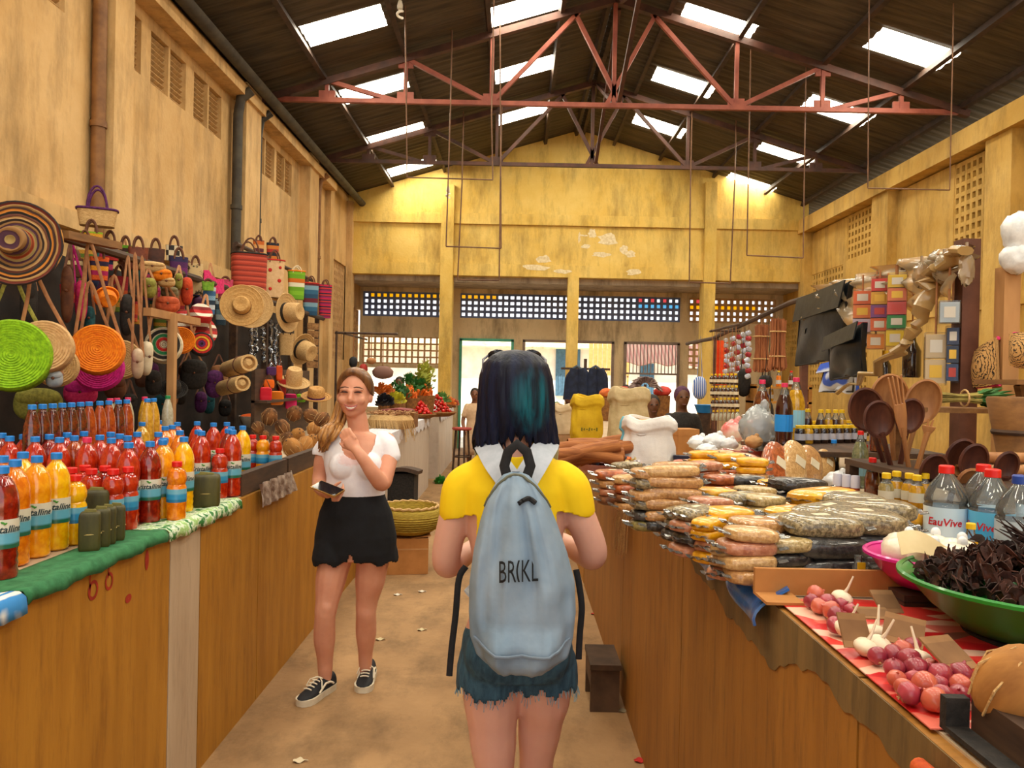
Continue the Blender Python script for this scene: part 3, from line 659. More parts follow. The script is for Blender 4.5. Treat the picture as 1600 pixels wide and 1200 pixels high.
for s in (-1, 1):
  fe = MB(); fe.tube([hc + Vector((s * .036 + t * .024, -.090 + .010 * t * t, .018 + .006 * (1 - t * t) - .003 * s * t)) for t in (-1, -.4, .3, 1)], [.0015, .0035, .0035, .0015], 6); part1(fe.build('eyebrow', M('brow_brown', '#5d3c2c', rough=0.7)))
fe = MB(); fe.tube([hc + Vector((t * .031, -.094 + .014 * t * t, -.073 + .011 * t * t)) for t in (-1, -.6, -.2, .2, .6, 1)], [.002, .004, .0046, .0046, .004, .002], 8)
fe.tube([hc + Vector((t * .030, -.093 + .014 * t * t, -.088 + .020 * t * t)) for t in (-1, -.6, -.2, .2, .6, 1)], [.002, .004, .005, .005, .004, .002], 8); part1(fe.build('lips', m_lip))
fe = MB(); fe.tube([hc + Vector((t * .026, -.0935 + .014 * t * t, -.080 + .014 * t * t)) for t in (-1, -.5, 0, .5, 1)], [.003, .0055, .006, .0055, .003], 8); part1(fe.build('teeth', m_teeth))
# hair: pulled back, ponytail over her right shoulder
m_hair1 = M('hair_brown_blond', '#4a2c18', '#8a5c30', 30, 0.45, 0.3, stretch=(1, 1, 0.12), coat=0.2)
m_hair1b = M('hair_blond_ends', '#6d431f', '#c08a48', 40, 0.45, 0.3, stretch=(1.5, 1, 0.15), coat=0.2)
h = MB()
def hairfn(u, v):
    a = 2 * pi * u; z = 1 - 1.30 * v; rr = sqrt(max(0, 1 - min(1, z) ** 2)) if z > -0.2 else sqrt(1 - .04)
    p = Vector((.087 * rr * cos(a), .104 * rr * sin(a), .108 * z))
    front = max(0, -sin(a)); p.z += (front ** 2) * .085 * v * 1.25; p.y += (front ** 2) * v * .035
    p *= 1 + .012 * sin(u * 2 * pi * 26) * v; return hc + Vector((0, .022, .012)) + p
h.sheet(hairfn, 104, 14, closed_u=True, thick=0.006); part1(h.build('hair', m_hair1, angle=180))
h = MB(); base = p1(527, 660, .02)
for k in range(26):
    o = Vector((R.gauss(0, .012), R.gauss(0, .010), 0)); e = p1(503 + R.uniform(-7, 10), 700 + R.uniform(-14, 8), -.06 + R.uniform(-.02, .02)); mid = p1(519, 668, -.05) + o * 1.3; m2 = p1(511 + R.uniform(-3, 3), 684, -.09) + o * 1.3
    pts, rr = spline([(hc + Vector((-.065, .05, -.05)) + o, .011), (base + o, .012), (mid, .012), (m2, .010), (e, .003)], 4); h.tube(pts, rr, 6)
part1(h.build('ponytail', m_hair1b, angle=180))
# blouse
m_blouse = M('blouse_white', '#e4e4ee', '#f2f2f8', 14, 0.8, 0.12, bscale=18)
t = MB()
loft(t, [(p1(556, 774), .146, .100), (p1(556, 760), .150, .106), (p1(557, 745), .150, .108), (p1(557, 725), .163, .112), (p1(558, 705), .170, .106), (p1(559, 692), .164, .092), (p1(560, 682), .128, .078), (p1(560, 674), .080, .068)], 28)
for sx in (536, 576): t.ball(p1(sx, 728, -.078), (.070, .058, .070), 14, 10)
limb(t, [(p1(520, 692, .01), .054), (p1(512, 697, .015), .055), (p1(503, 707, .02), .050)])
limb(t, [(p1(597, 689, .01), .054), (p1(604, 696, -.005), .056), (p1(611, 712, -.02), .049)])
nt = NT(m_blouse); bb = nt.n['Principled BSDF']; src = bb.inputs['Base Color'].links[0].from_socket; tc = nt.new('ShaderNodeTexCoord'); mp = nt.new('ShaderNodeMapping'); mp.inputs['Scale'].default_value = (1, .2, 1.7); nt.link(tc.outputs['Object'], mp.inputs['Vector']); gd = nt.new('ShaderNodeVectorMath', operation='DISTANCE'); nt.link(mp.outputs[0], gd.inputs[0]); tq = p1(545, 718, -.15); gd.inputs[1].default_value = (tq.x, tq.y * .2, tq.z * 1.7); wv = nt.new('ShaderNodeTexNoise', i_Scale=70.0); nt.link(mp.outputs[0], wv.inputs['Vector']); ad = nt.new('ShaderNodeMath', operation='MULTIPLY_ADD'); ad.inputs[1].default_value = .05; nt.link(wv.outputs['Fac'], ad.inputs[0]); nt.link(gd.outputs['Value'], ad.inputs[2])
rp = ramp(nt, [(.07, (.5, .5, .5, 1)), (.095, (0, 0, 0, 1))], ad.outputs[0]); mx = nt.new('ShaderNodeMix', data_type='RGBA'); nt.link(rp.outputs['Color'], mx.inputs[0]); nt.link(src, mx.inputs[6]); mx.inputs[7].default_value = lin('#dca8a4'); nt.link(mx.outputs[2], bb.inputs['Base Color'])
bl = solidify_body(t, 'blouse', m_blouse, 0.0055, 5)
nk = p1(562, 684, -.06)
del_verts(bl, lambda c: ((c.x - nk.x + .006) / .080) ** 2 + ((c.z - nk.z) / .100) ** 2 < 1 and c.y < D1 + .05 or c.z > p1(560, 672).z or (c.x < p1(504, 700).x and c.z < p1(500, 712).z and c.z > p1(500, 740).z) or (c.x > p1(606, 700).x and c.z < p1(610, 724).z - .3 * (c.x - p1(606, 700).x)))
thicken(bl, 0.004); part1(bl)
# shorts
m_black = M('shorts_black', '#08090c', '#12141a', 12, 0.9, 0.1)
t = MB()
loft(t, [(p1(556, 764), .142, .098), (p1(556, 776), .150, .102), (p1(556, 800), .183, .118), (p1(556, 835), .206, .128), (p1(555, 860), .208, .126), (p1(555, 872), .200, .115)], 28)
limb(t, [(p1(525, 852, -.01), .106), (p1(521, 870, -.02), .108)]); limb(t, [(p1(586, 852, .01), .106), (p1(590, 870, .02), .108)])
sh = solidify_body(t, 'shorts', m_black, 0.0065, 4)
zh = p1(555, 880).z
del_verts(sh, lambda c: c.z < zh + .012 * sin(c.x * 60) - 0.25 * (c.x - P1.location.x) ** 2 + .016 or (c.z < zh + .075 and abs(c.x - p1(555, 870).x) < .024 * (1 - (c.z - zh) / .075)) or c.z > p1(556, 766).z)
thicken(sh, 0.005); part1(sh)
# sneakers
m_shoe = M('sneaker_black', '#0d0f14', '#1a1d24', 20, 0.7); m_sole = M('sneaker_sole', '#d9cfb8', '#c9bda2', 20, 0.6); m_lace = M('lace_cream', '#e6dcc4', rough=0.8)
def sneaker(loc, rz, parent, fn, tone=m_shoe):
    s = MB(); foot = [(-.115, .024), (-.10, .034), (-.06, .037), (0, .036), (.05, .043), (.09, .046), (.12, .040), (.14, .026), (.148, .010)]
    Q = Matrix.Translation(loc) @ Matrix.Rotation(rz, 4, 'Z')
    def outline(k, ex): return [(x * (1 + ex * .3), w + ex * .02) for x, w in foot]
    def slab(mb, z0, z1, grow, f2=1.0):
        o = [(x, w + grow) for x, w in foot]; poly = [(x, w) for x, w in o] + [(x, -w) for x, w in reversed(o)]; n = len(poly)
        vs = [Q @ Vector((x, y, z0)) for x, y in poly] + [Q @ Vector((x * f2, y * f2, z1)) for x, y in poly]
        mb.add(vs, [tuple(range(n - 1, -1, -1)), tuple(range(n, 2 * n))] + [(i, (i + 1) % n, (i + 1) % n + n, i + n) for i in range(n)])
    up = MB(); secs = []
    prof = [(-.113, .030, .085), (-.09, .036, .090), (-.05, .036, .082), (-.01, .035, .080), (.03, .037, .068), (.07, .042, .056), (.10, .041, .048), (.13, .030, .040), (.146, .012, .032)]
    vs = []; n = 12
    for x, w_, hh in prof:
        for j in range(n + 1):
            a = pi * j / n; vs.append(Q @ Vector((x, w_ * cos(a) ** 1 if True else 0, .026 + (hh - .026) * sin(a) ** .7)))
    fs = []
    for i in range(len(prof) - 1):
        for j in range(n): fs.append((i * (n + 1) + j, i * (n + 1) + j + 1, (i + 1) * (n + 1) + j + 1, (i + 1) * (n + 1) + j))
    fs.append(tuple(range(n + 1))); fs.append(tuple(reversed([(len(prof) - 1) * (n + 1) + j for j in range(n + 1)])))
    up.add(vs, fs); u = fn(up.build('sneaker', tone, angle=60)); s = MB(); slab(s, 0, .030, .004); so = s.build('sole', m_sole, angle=50)
    lc = MB()
    for i in range(5):
        x = .085 - i * .022; zz = .062 + i * .0065; lc.tube([Q @ Vector((x, y, zz + .004 - 9 * y * y)) for y in (-.022, -.008, .008, .022)], .0035, 5)
    for sg in (-1, 1): lc.tube([Q @ Vector((.0, sg * .008, .092)), Q @ Vector((.02, sg * .035, .085)), Q @ Vector((.035, sg * .047, .055))], .003, 5)
    lo = lc.build('laces', m_lace); st = MB()
    for sg in (-1, 1): st.tube([Q @ Vector((x, sg * (w_ + .0015), z)) for x, w_, z in ((-.08, .033, .040), (-.05, .034, .058), (-.015, .033, .062), (.02, .036, .046), (.045, .039, .036))], .0055, 5)
    sto = st.build('stripe', m_lace)
    for c in (so, lo, sto): c.parent = u
    return u
def fixp(P):
    def f(o): o.parent = P; o.matrix_parent_inverse = Matrix.Translation(-P.location); return o
    return f
f1 = Wz(494, 1092, 0.0); sneaker(Vector((f1.x, f1.y + .04, 0)), radians(-112), P1, fixp(P1)); f2 = Wz(572, 1068, 0.0); sneaker(Vector((f2.x, f2.y + .02, 0)), radians(-88), P1, fixp(P1))
# phone in her right hand
q = p1(512, 764, -.245); ph = thing('phone', 'gold-edged smartphone in the hand of the woman in white', 'phone', q, rot=(radians(14), radians(-18), radians(60)))
m = MB(); m.box((0, 0, 0), (.075, .145, .008)); m.build('case', M('phone_gold', '#c49a58', rough=0.3, metal=0.6), ph, smooth=False); m = MB(); m.box((0, 0, .0045), (.069, .138, .002)); m.build('screen', M('phone_screen', '#17171d', rough=0.1), ph, smooth=False)
# ------------------------------------------------------------------ woman in yellow, seen from behind
D2 = 2.12
def p2(px, py, dd=0.0): return W(px, py, D2 + dd)
P2 = thing('person', 'dark-haired woman in yellow T-shirt and denim shorts seen from behind', 'person', (p2(808, 1100).x, D2, 0))
part2 = fixp(P2)
b = MB()
loft(b, [(p2(808, 1050), .135, .10), (p2(808, 1025), .150, .115), (p2(808, 990), .148, .112), (p2(808, 940), .118, .09), (p2(807, 900), .112, .085), (p2(806, 850), .128, .095), (p2(805, 800), .140, .10), (p2(804, 765), .138, .095), (p2(804, 740), .128, .08), (p2(804, 722), .098, .065), (p2(803, 708), .06, .055)], 28)
limb(b, [(p2(803, 725), .058), (p2(803, 695, .0), .052), (p2(803, 660, .02), .052)])
hd = p2(803, 612, .02)
b.ball(hd + Vector((0, -.01, .015)), (.076, .092, .100), 20, 14); b.ball(hd + Vector((0, .035, -.04)), (.064, .07, .085), 16, 12); b.ball(hd + Vector((0, .10, -.02)), (.014, .016, .022), 8, 6)
for s in (-1, 1): b.ball(hd + Vector((s * .078, .01, -.025)), (.012, .02, .03), 8, 6)
limb(b, [(p2(724, 760), .046), (p2(713, 800, .0), .045), (p2(700, 850, .01), .042), (p2(698, 880, .03), .040), (p2(712, 876, .10), .037), (p2(738, 858, .19), .029), (p2(755, 845, .25), .024)])
limb(b, [(p2(888, 758), .046), (p2(903, 800, .0), .045), (p2(922, 845, .01), .042), (p2(926, 868, .03), .040), (p2(912, 864, .10), .037), (p2(885, 850, .19), .029), (p2(868, 840, .25), .024)])
fingers(b, p2(755, 845, .25), (.75, .5, .1), (.0, .3, .9), (0, 1, -.2), 0.7, 0.95, thumb=-1); fingers(b, p2(868, 840, .25), (-.75, .5, .1), (.0, .3, .9), (0, 1, -.2), 0.7, 0.95, thumb=-1)
limb(b, [(p2(768, 1045, .0), .090), (p2(768, 1085, .0), .080), (p2(770, 1150, .0), .066), (p2(774, 1215, .0), .052), (p2(775, 1240, .0), .050), (p2(774, 1300, -.02), .054), (p2(776, 1400, -.02), .038), (p2(776, 1450, -.01), .032)])
limb(b, [(p2(848, 1045, .02), .090), (p2(849, 1085, .03), .078), (p2(844, 1130, .06), .064), (p2(838, 1190, .10), .050), (p2(838, 1215, .10), .048), (p2(838, 1275, .08), .051), (p2(838, 1370, .08), .036), (p2(838, 1420, .09), .031)])
part2(solidify_body(b, 'body', m_skin2, 0.006, 6))
for (px, dd) in ((776, -.0), (842, .13)):
    q = p2(px, 1450, dd); sneaker(Vector((q.x, q.y + .05, 0)), radians(88), P2, part2, M('sneaker_white', '#d8d2c6', rough=.6))
# T-shirt
m_tee = M('tee_yellow', '#e8c200', '#f2d008', 6, 0.8, 0.25, bscale=11)
t = MB()
loft(t, [(p2(808, 1000), .150, .118), (p2(808, 960), .142, .112), (p2(807, 900), .136, .108), (p2(806, 850), .143, .110), (p2(805, 800), .152, .113), (p2(804, 762), .150, .105), (p2(804, 740), .144, .088), (p2(804, 720), .120, .078), (p2(803, 704), .088, .070), (p2(803, 690), .066, .062)], 28)
limb(t, [(p2(738, 752), .056), (p2(722, 765), .056), (p2(716, 800), .054)]); limb(t, [(p2(874, 750), .056), (p2(891, 763), .056), (p2(900, 796), .054)])
te = solidify_body(t, 'tee_shirt', m_tee, 0.006, 5)
zl, zr = p2(705, 806), p2(911, 802)
del_verts(te, lambda c: (c.x < p2(745, 800).x and c.z < zl.z + .25 * (c.x + .14)) or (c.x > p2(870, 800).x and c.z < zr.z - .25 * (c.x - .16)) or c.z > p2(803, 692).z + 0.02 * (c.y - D2) / .06)
thicken(te, 0.004); part2(te)
# denim shorts with frayed hem
m_den = M('denim_blue', '#1e3c50', '#35586c', 60, 0.85, 0.15, stretch=(1, 1, 0.4)); m_fray = M('denim_fray', '#5f8496', '#86a8b6', 60, 0.9)
t = MB()
loft(t, [(p2(808, 968), .132, .105), (p2(808, 990), .150, .118), (p2(808, 1025), .158, .124), (p2(808, 1048), .150, .112)], 28)
for s in (-1, 1): t.ball(p2(808 + s * 40, 1020, -.05), (.076, .075, .085), 14, 10)
limb(t, [(p2(769, 1040), .098), (p2(767, 1068), .098)]); limb(t, [(p2(849, 1040, .015), .096), (p2(850, 1066, .02), .096)])
sh = solidify_body(t, 'denim_shorts', m_den, 0.006, 4); zc = p2(808, 1072).z
def hemz(x): return zc + .010 * sin(x * 90) + .006 * sin(x * 230) - (.022 if x < -.03 else 0) * max(0, 1 - abs(x + .05) / .05)
del_verts(sh, lambda c: c.z < hemz(c.x) or c.z > p2(808, 970).z); thicken(sh, 0.004); part2(sh)
fr = MB()
for cx, cd_, r0 in ((768, .0, .096), (850, .018, .094)):
    q = p2(cx, 1070, cd_)
    for k in range(90):
        a = 2 * pi * k / 90; x, y = q.x + r0 * cos(a), q.y + r0 * sin(a); z = hemz(x) + .006; fr.tube([(x, y, z), (x + R.uniform(-.006, .006), y + R.uniform(-.004, .004), z - R.uniform(.008, .026))], .0012, 3)
part2(fr.build('frayed_hem', m_fray, kind='stuff'))
# long dark hair with a streaky teal patch right of centre
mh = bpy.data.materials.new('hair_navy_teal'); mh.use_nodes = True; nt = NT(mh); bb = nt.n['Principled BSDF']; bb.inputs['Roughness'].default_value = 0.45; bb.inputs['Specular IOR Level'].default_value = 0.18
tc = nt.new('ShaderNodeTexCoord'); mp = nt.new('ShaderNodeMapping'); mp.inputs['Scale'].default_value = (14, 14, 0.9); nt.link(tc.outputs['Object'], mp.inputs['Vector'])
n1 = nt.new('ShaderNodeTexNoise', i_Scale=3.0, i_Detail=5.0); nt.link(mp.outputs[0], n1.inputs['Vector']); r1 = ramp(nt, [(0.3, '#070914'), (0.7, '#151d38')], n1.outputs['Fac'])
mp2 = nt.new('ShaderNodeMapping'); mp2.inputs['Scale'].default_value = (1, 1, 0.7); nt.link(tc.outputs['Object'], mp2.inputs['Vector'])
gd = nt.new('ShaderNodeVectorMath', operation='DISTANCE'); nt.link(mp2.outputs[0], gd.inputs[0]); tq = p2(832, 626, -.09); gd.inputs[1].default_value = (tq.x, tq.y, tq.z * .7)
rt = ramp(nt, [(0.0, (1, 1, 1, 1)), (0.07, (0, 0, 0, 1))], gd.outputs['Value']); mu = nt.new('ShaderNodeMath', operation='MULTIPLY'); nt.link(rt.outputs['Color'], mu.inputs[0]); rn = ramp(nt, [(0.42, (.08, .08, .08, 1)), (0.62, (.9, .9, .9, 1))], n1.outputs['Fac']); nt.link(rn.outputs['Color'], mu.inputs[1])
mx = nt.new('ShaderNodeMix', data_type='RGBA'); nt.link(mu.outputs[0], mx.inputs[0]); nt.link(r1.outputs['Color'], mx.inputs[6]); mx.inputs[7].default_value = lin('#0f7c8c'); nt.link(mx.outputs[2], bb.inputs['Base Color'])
n3 = nt.new('ShaderNodeTexNoise', i_Scale=9.0, i_Detail=3.0); nt.link(mp.outputs[0], n3.inputs['Vector']); bp = nt.new('ShaderNodeBump'); bp.inputs['Strength'].default_value = .5; bp.inputs['Distance'].default_value = .004; nt.link(n3.outputs['Fac'], bp.inputs['Height']); nt.link(bp.outputs['Normal'], bb.inputs['Normal'])
prof = [(549.5, 806, 4, .02), (552, 806, 24, .05), (558, 806, 36, .075), (570, 806, 48, .098), (590, 806, 54, .112), (612, 806, 56, .116), (635, 806, 57, .112), (655, 806, 59, .102), (675, 806, 62, .092), (692, 806, 64, .082)]
h = MB(); nU = 120
def hsec(v):
    x = v * (len(prof) - 1); i = min(int(x), len(prof) - 2); t = x - i
    return [prof[i][k] + (prof[i + 1][k] - prof[i][k]) * t for k in range(4)]
def hfn(u, v):
    py, cx, hw, dp = hsec(v); a = 2 * pi * u; c = p2(cx, py, .01); r = .00177 * hw
    f = 1 + v * (.03 * sin(u * 2 * pi * 19 + 3 * sin(v * 4)) + .018 * sin(u * 2 * pi * 43 + 5 * v))
    back = max(0, -sin(a)); z = c.z
    if v > .8: z += (v - .8) / .2 * (.012 * sin(u * 2 * pi * 31) + .008 * sin(u * 2 * pi * 53) + (.030 * max(0, 1 - abs(cos(a) - .05) / .5) if sin(a) < 0 else 0))
    # the face side stays open: hair there lies close to the temples
    y = c.y + dp * f * sin(a) * (1.0 if sin(a) < 0 else .55)
    return (c.x + r * f * cos(a), y, z)
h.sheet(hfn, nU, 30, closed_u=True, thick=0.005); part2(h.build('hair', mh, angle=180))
h = MB()
for k in range(70):
    u = .5 + .5 * k / 70 + R.uniform(-.004, .004); pts = [Vector(hfn(u + .01 * sin(v * 5 + k), v)) for v in (.3, .45, .6, .75, .88, 1.0)]; c0 = p2(806, 640, .01)
    pts = [p + Vector(((p.x - c0.x), (p.y - c0.y), 0)).normalized() * .002 for p in pts]; pts.append(pts[-1] + Vector((R.uniform(-.004, .006), .002, -R.uniform(.004, .02)))); h.tube(pts, [.0015, .003, .0036, .0036, .003, .0025, .0006], 5)
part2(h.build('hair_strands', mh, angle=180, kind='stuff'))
# sunglasses pushed up on the head
q = p2(781, 553, .06); sg = thing('sunglasses', 'dark sunglasses pushed up on top of the dark hair', 'sunglasses', (0, 0, 0))
for s in (0, 1):
    m = MB(); c = p2(778 + s * 52, 556, .07); m.ball(c, (.030, .010, .022), 14, 8, Euler((radians(40), 0, 0)).to_matrix()); m.build('lens', M('lens_dark', '#15161d', rough=.08), sg)
    m = MB(); m.tube([c + Vector(((-1 if s == 0 else 1) * .028, 0, 0)), c + Vector(((-1 if s == 0 else 1) * .040, -.04, -.012)), c + Vector(((-1 if s == 0 else 1) * .038, -.10, -.05))], .0035, 6); m.build('temple', M('frame_grey', '#5a5a66', rough=.3), sg)
m = MB(); m.tube([p2(790, 555, .075), p2(804, 553, .08), p2(818, 556, .075)], .003, 6); m.build('bridge', MATS['frame_grey'], sg)
# ------------------------------------------------------------------ backpack
DB = 1.90
def pb(px, py, dd=0.0): return W(px, py, DB + dd)
BP = thing('backpack', 'light blue-grey backpack with black lettering worn by the woman in yellow', 'backpack', (pb(815, 1030).x, DB, pb(815, 1035).z))
fb = fixp(BP)
m_bp = M('backpack_cloth', '#72899f', '#8b9daf', 5, 0.85, 0.7, bscale=9)
m_bp2 = M('backpack_cloth_pale', '#a9b0b4', '#b9b9b4', 6, 0.85, 0.35, bscale=12)
m_blk = M('webbing_black', '#0c0c10', '#17171c', 40, 0.8)
bsec = [(737, 806, 6, .02), (742, 806, 20, .035), (756, 807, 33, .05), (780, 808, 47, .07), (815, 810, 60, .09), (860, 813, 73, .105), (905, 816, 82, .118), (950, 816, 83, .125), (985, 815, 80, .125), (1012, 815, 72, .115), (1028, 814, 55, .095), (1034, 814, 30, .06), (1036, 814, 6, .02)]
DPB = lambda py: next((a[3] + (b_[3] - a[3]) * (py - a[0]) / (b_[0] - a[0]) for a, b_ in zip(bsec, bsec[1:]) if a[0] <= py <= b_[0]), .1)
m = MB()
def bagfn(u, v):
    x = v * (len(bsec) - 1); i = min(int(x), len(bsec) - 2); t = x - i; py, cx, hw, dp = [bsec[i][k] + (bsec[i + 1][k] - bsec[i][k]) * t for k in range(4)]
    a = 2 * pi * u; pw = lambda q, e: math.copysign(abs(q) ** e, q); c = pb(cx, py, 0)
    X = .00158 * hw * pw(cos(a), .8); Y = pw(sin(a), .75) * dp * (1.0 if sin(a) < 0 else .12)
    if sin(a) < 0:
        sx = cos(a); wr_ = (.009 * sin(sx * 9 + v * 7) + .004 * sin(sx * 23 - v * 11) + .003 * sin(v * 34 + sx * 8)) * min(1, v * 3) + (.020 * max(0, 1 - abs(sx - .28) / .12) - .018 * max(0, 1 - abs(sx - .10) / .1) - .012 * max(0, 1 - abs(sx + .35) / .15)) * max(0, min(1, (v - .15) * 5)) * max(0, min(1, (.62 - v) * 5))
        pk = max(0, min(1, (v - .60) * 14)) * max(0, min(1, (.93 - v) * 8)) * max(0, min(1, (.75 - abs(sx)) * 6)); Y -= wr_ + pk * .030
    return (c.x + X, c.y + Y, c.z)
m.sheet(lambda u, v: bagfn(-u, v), 64, 60, closed_u=True); fb(m.build('body', m_bp, angle=180))
# seam and zip arcs on the pocket, top zip
m = MB(); m.tube([Vector(bagfn(.5 + .5 * s_, .655 + .035 * sin(pi * (s_ - .16) / .68))) + Vector((0, -.004, 0)) for s_ in [.16 + .68 * k / 20 for k in range(21)]], .0035, 6); fb(m.build('pocket_zip', M('zip_grey', '#6f7f90', rough=.6)))
m = MB(); m.tube([Vector(bagfn(.5 + .5 * s_, .30 - .26 * sin(pi * s_))) + Vector((0, -.002, 0)) for s_ in [.03 + .94 * k / 24 for k in range(25)]], .004, 6); fb(m.build('main_zip', M('zip_olive', '#5d5f50', rough=.6)))
m = MB(); m.tube([Vector(bagfn(.755 + .085 * k / 8, .245 - .022 * sin(pi * k / 8))) + Vector((0, -.006, 0)) for k in range(9)], .006, 6); fb(m.build('loop', m_blk))
# handle loop
m = MB(); m.tube([pb(793, 748, .02), pb(788, 728, .03), pb(794, 706, .03), pb(808, 694, .03), pb(823, 706, .03), pb(829, 728, .03), pb(822, 748, .02)], .013, 8, flat=.35, up=(0, 1, 0)); fb(m.build('handle', m_blk))
# shoulder straps
for s, pts in ((0, [(797, 752), (775, 722), (762, 699), (757, 696)]), (1, [(820, 752), (838, 722), (853, 697), (857, 692)])):
    m = MB(); P = [pb(pts[0][0], pts[0][1], .06), pb(pts[1][0], pts[1][1], .10), p2(pts[2][0], pts[2][1], -.055), p2(pts[3][0], pts[3][1], .03), p2(pts[3][0] + (4 if s == 0 else -4), pts[3][1] + 60, .125), p2(pts[3][0], pts[3][1] + 130, .14), p2(pts[3][0] + (-6 if s == 0 else 8), 900, .06), p2(732 if s == 0 else 886, 930, -.10)]
    pp, rr = spline([(x, .034 if k < 5 else .018) for k, x in enumerate(P)], 6); m.tube(pp, rr, 10, flat=.16, up=(0, -1, .3)); fb(m.build('shoulder_strap', M('strap_grey', '#b3bac6', '#a5adba', 30, .8)))
for s, pts in ((0, [(728, 885), (717, 905), (712, 960), (706, 1010), (702, 1056)]), (1, [(900, 890), (905, 915), (909, 950), (906, 990), (904, 1030)])):
    m = MB(); pp, rr = spline([(pb(x, y, .02), .008) for x, y in pts], 5); m.tube(pp, rr, 8, flat=.35, up=(0, -1, 0)); fb(m.build('strap_end', m_blk))
# lettering BRIKL with its bracket-like I
vs, fs = text_mesh('BR KL', 1.0, 0.0)
xs_ = [v[0] for v in vs]; ys_ = [v[1] for v in vs]; x0, x1, y0, y1 = min(xs_), max(xs_), min(ys_), max(ys_)
def on_bag(a, b_):
    # a: 0..1 along the word, b_: 0..1 up
    px = 780 + 61 * a; py = 911 - 34 * b_ - 3 * a; rr = ray(px, py); k = (DB - .2) / rr.y; o = Vector((0, 0, CAMZ)); 
    best = None; lo, hi = DB - .2, DB
    c = pb(816, py); hw = .00158 * 82; sx = max(-1, min(1, (W(px, py, DB - .1).x - c.x) / hw)); a_ = math.acos(max(-1, min(1, math.copysign(abs(sx) ** 1.25, sx)))); v = None
    for i in range(len(bsec) - 1):
        if bsec[i][0] <= py <= bsec[i + 1][0]: v = (i + (py - bsec[i][0]) / (bsec[i + 1][0] - bsec[i][0])) / (len(bsec) - 1)
    q = Vector(bagfn(-a_ / (2 * pi), v)); p = W(px, py, q.y - .009); return p
m = MB(); m.add([on_bag((v[0] - x0) / (x1 - x0), (v[1] - y0) / (y1 - y0)) for v in vs], fs); n = 10
cv = [on_bag(.53 - .05 * sin(pi * k / n), k / n) for k in range(n + 1)]; cw = [on_bag(.475 + .01 - .05 * sin(pi * k / n), k / n) for k in range(n + 1)]
m.add(cv + cw, [(k, k + 1, k + n + 2, k + n + 1) for k in range(n)]); fb(m.build('lettering', M('print_black', '#101216', rough=.8), smooth=False))
# ================================================================== LEFT STALL
def toward(n): return Vector((0, 0, 1)).rotation_difference(Vector(n).normalized()).to_matrix()
def fluid(name, c1, c2): return M('fluid_' + name, c1, c2, 45, 0.16, 0.0, coat=1.0, lo=.4, hi=.62, detail=3)
m_neck = clear_plastic('bottle_clear', '#eef4f6', 1.0)
m_lblue = M('label_water', '#dfe9ee', rough=0.45)
def label_mat(name, top, mid, low, z0, z1):
    if name in MATS: return MATS[name]
    m = bpy.data.materials.new(name); m.use_nodes = True; nt = NT(m); b = nt.n['Principled BSDF']; b.inputs['Roughness'].default_value = 0.4; b.inputs['Coat Weight'].default_value = .4
    tc = nt.new('ShaderNodeTexCoord'); sp = nt.new('ShaderNodeSeparateXYZ'); nt.link(tc.outputs['Object'], sp.inputs[0]); mr = nt.new('ShaderNodeMapRange'); mr.inputs['From Min'].default_value = z0; mr.inputs['From Max'].default_value = z1; nt.link(sp.outputs['Z'], mr.inputs['Value'])
    r = ramp(nt, [(0, low), (.12, low), (.2, mid), (.5, mid), (.62, top), (1, top)], mr.outputs[0]); nt.link(r.outputs['Color'], b.inputs['Base Color']); MATS[name] = m; return m
m_l1 = label_mat('label_spring', '#d8d4c4', '#5fa9c4', '#186048', .087, .165)
m_l2 = label_mat('label_small', '#6fb2cc', '#2c8fc0', '#1a6f9c', .075, .125)
m_l3 = label_mat('label_teal', '#1f8a92', '#1c7f8c', '#145f70', .07, .13)
caps = {'blue': M('cap_blue', '#1f7fd6', rough=.35), 'red': M('cap_red', '#d81f1c', rough=.35), 'pink': M('cap_pink', '#d8305e', rough=.35), 'green': M('cap_green', '#178a50', rough=.4), 'yellow': M('cap_yellow', '#e0b81c', rough=.35), 'white': M('cap_white', '#e8e6e0', rough=.4), 'dkblue': M('cap_navy', '#1c3f94', rough=.35)}
m_ink = M('ink_dark', '#16323a', rough=.6); m_inkr = M('ink_red', '#c41f2c', rough=.5)
CRIS = text_mesh('Cristalline', 0.026, 0.0, 0.25, True)
def wrap_text(vs, fs, r, z, name, mat, parent, ang0=-pi / 2):
    mb = MB(); mb.add([((r) * cos(ang0 + v[0] / r), (r) * sin(ang0 + v[0] / r), z + v[1]) for v in vs], fs); return mb.build(name, mat, parent, smooth=False)
KIND = {
 'tall': dict(H=.305, r=.041, prof=[(0.0323, 0.0000), (0.0389, 0.0056), (0.0408, 0.0188), (0.0385, 0.0300), (0.0408, 0.0413), (0.0385, 0.0525), (0.0408, 0.0638), (0.0385, 0.0750), (0.0404, 0.0863), (0.0404, 0.1595), (0.0389, 0.1670), (0.0413, 0.1876), (0.0413, 0.2110), (0.0380, 0.2345), (0.0304, 0.2551)], neck=[(0.0304, 0.2551), (0.0209, 0.2701), (0.0138, 0.2786), (0.0138, 0.2889)], cap=(.0165, .285, .305), lab=(.087, .165, 'm_l1')),
 'small': dict(H=.225, r=.036, prof=[(.028, 0), (.034, .005), (.036, .02), (.034, .035), (.036, .05), (.036, .128), (.031, .138), (.036, .155), (.036, .172), (.030, .190)], neck=[(.030, .190), (.016, .202), (.014, .210)], cap=(.019, .206, .225), lab=(.072, .122, 'm_l2')),
 'slim': dict(H=.255, r=.033, prof=[(.026, 0), (.031, .005), (.033, .03), (.033, .13), (.030, .17), (.022, .205), (.016, .225)], neck=[(.016, .225), (.013, .232), (.013, .240)], cap=(.0155, .236, .255), lab=None),
}
BP_ = {}
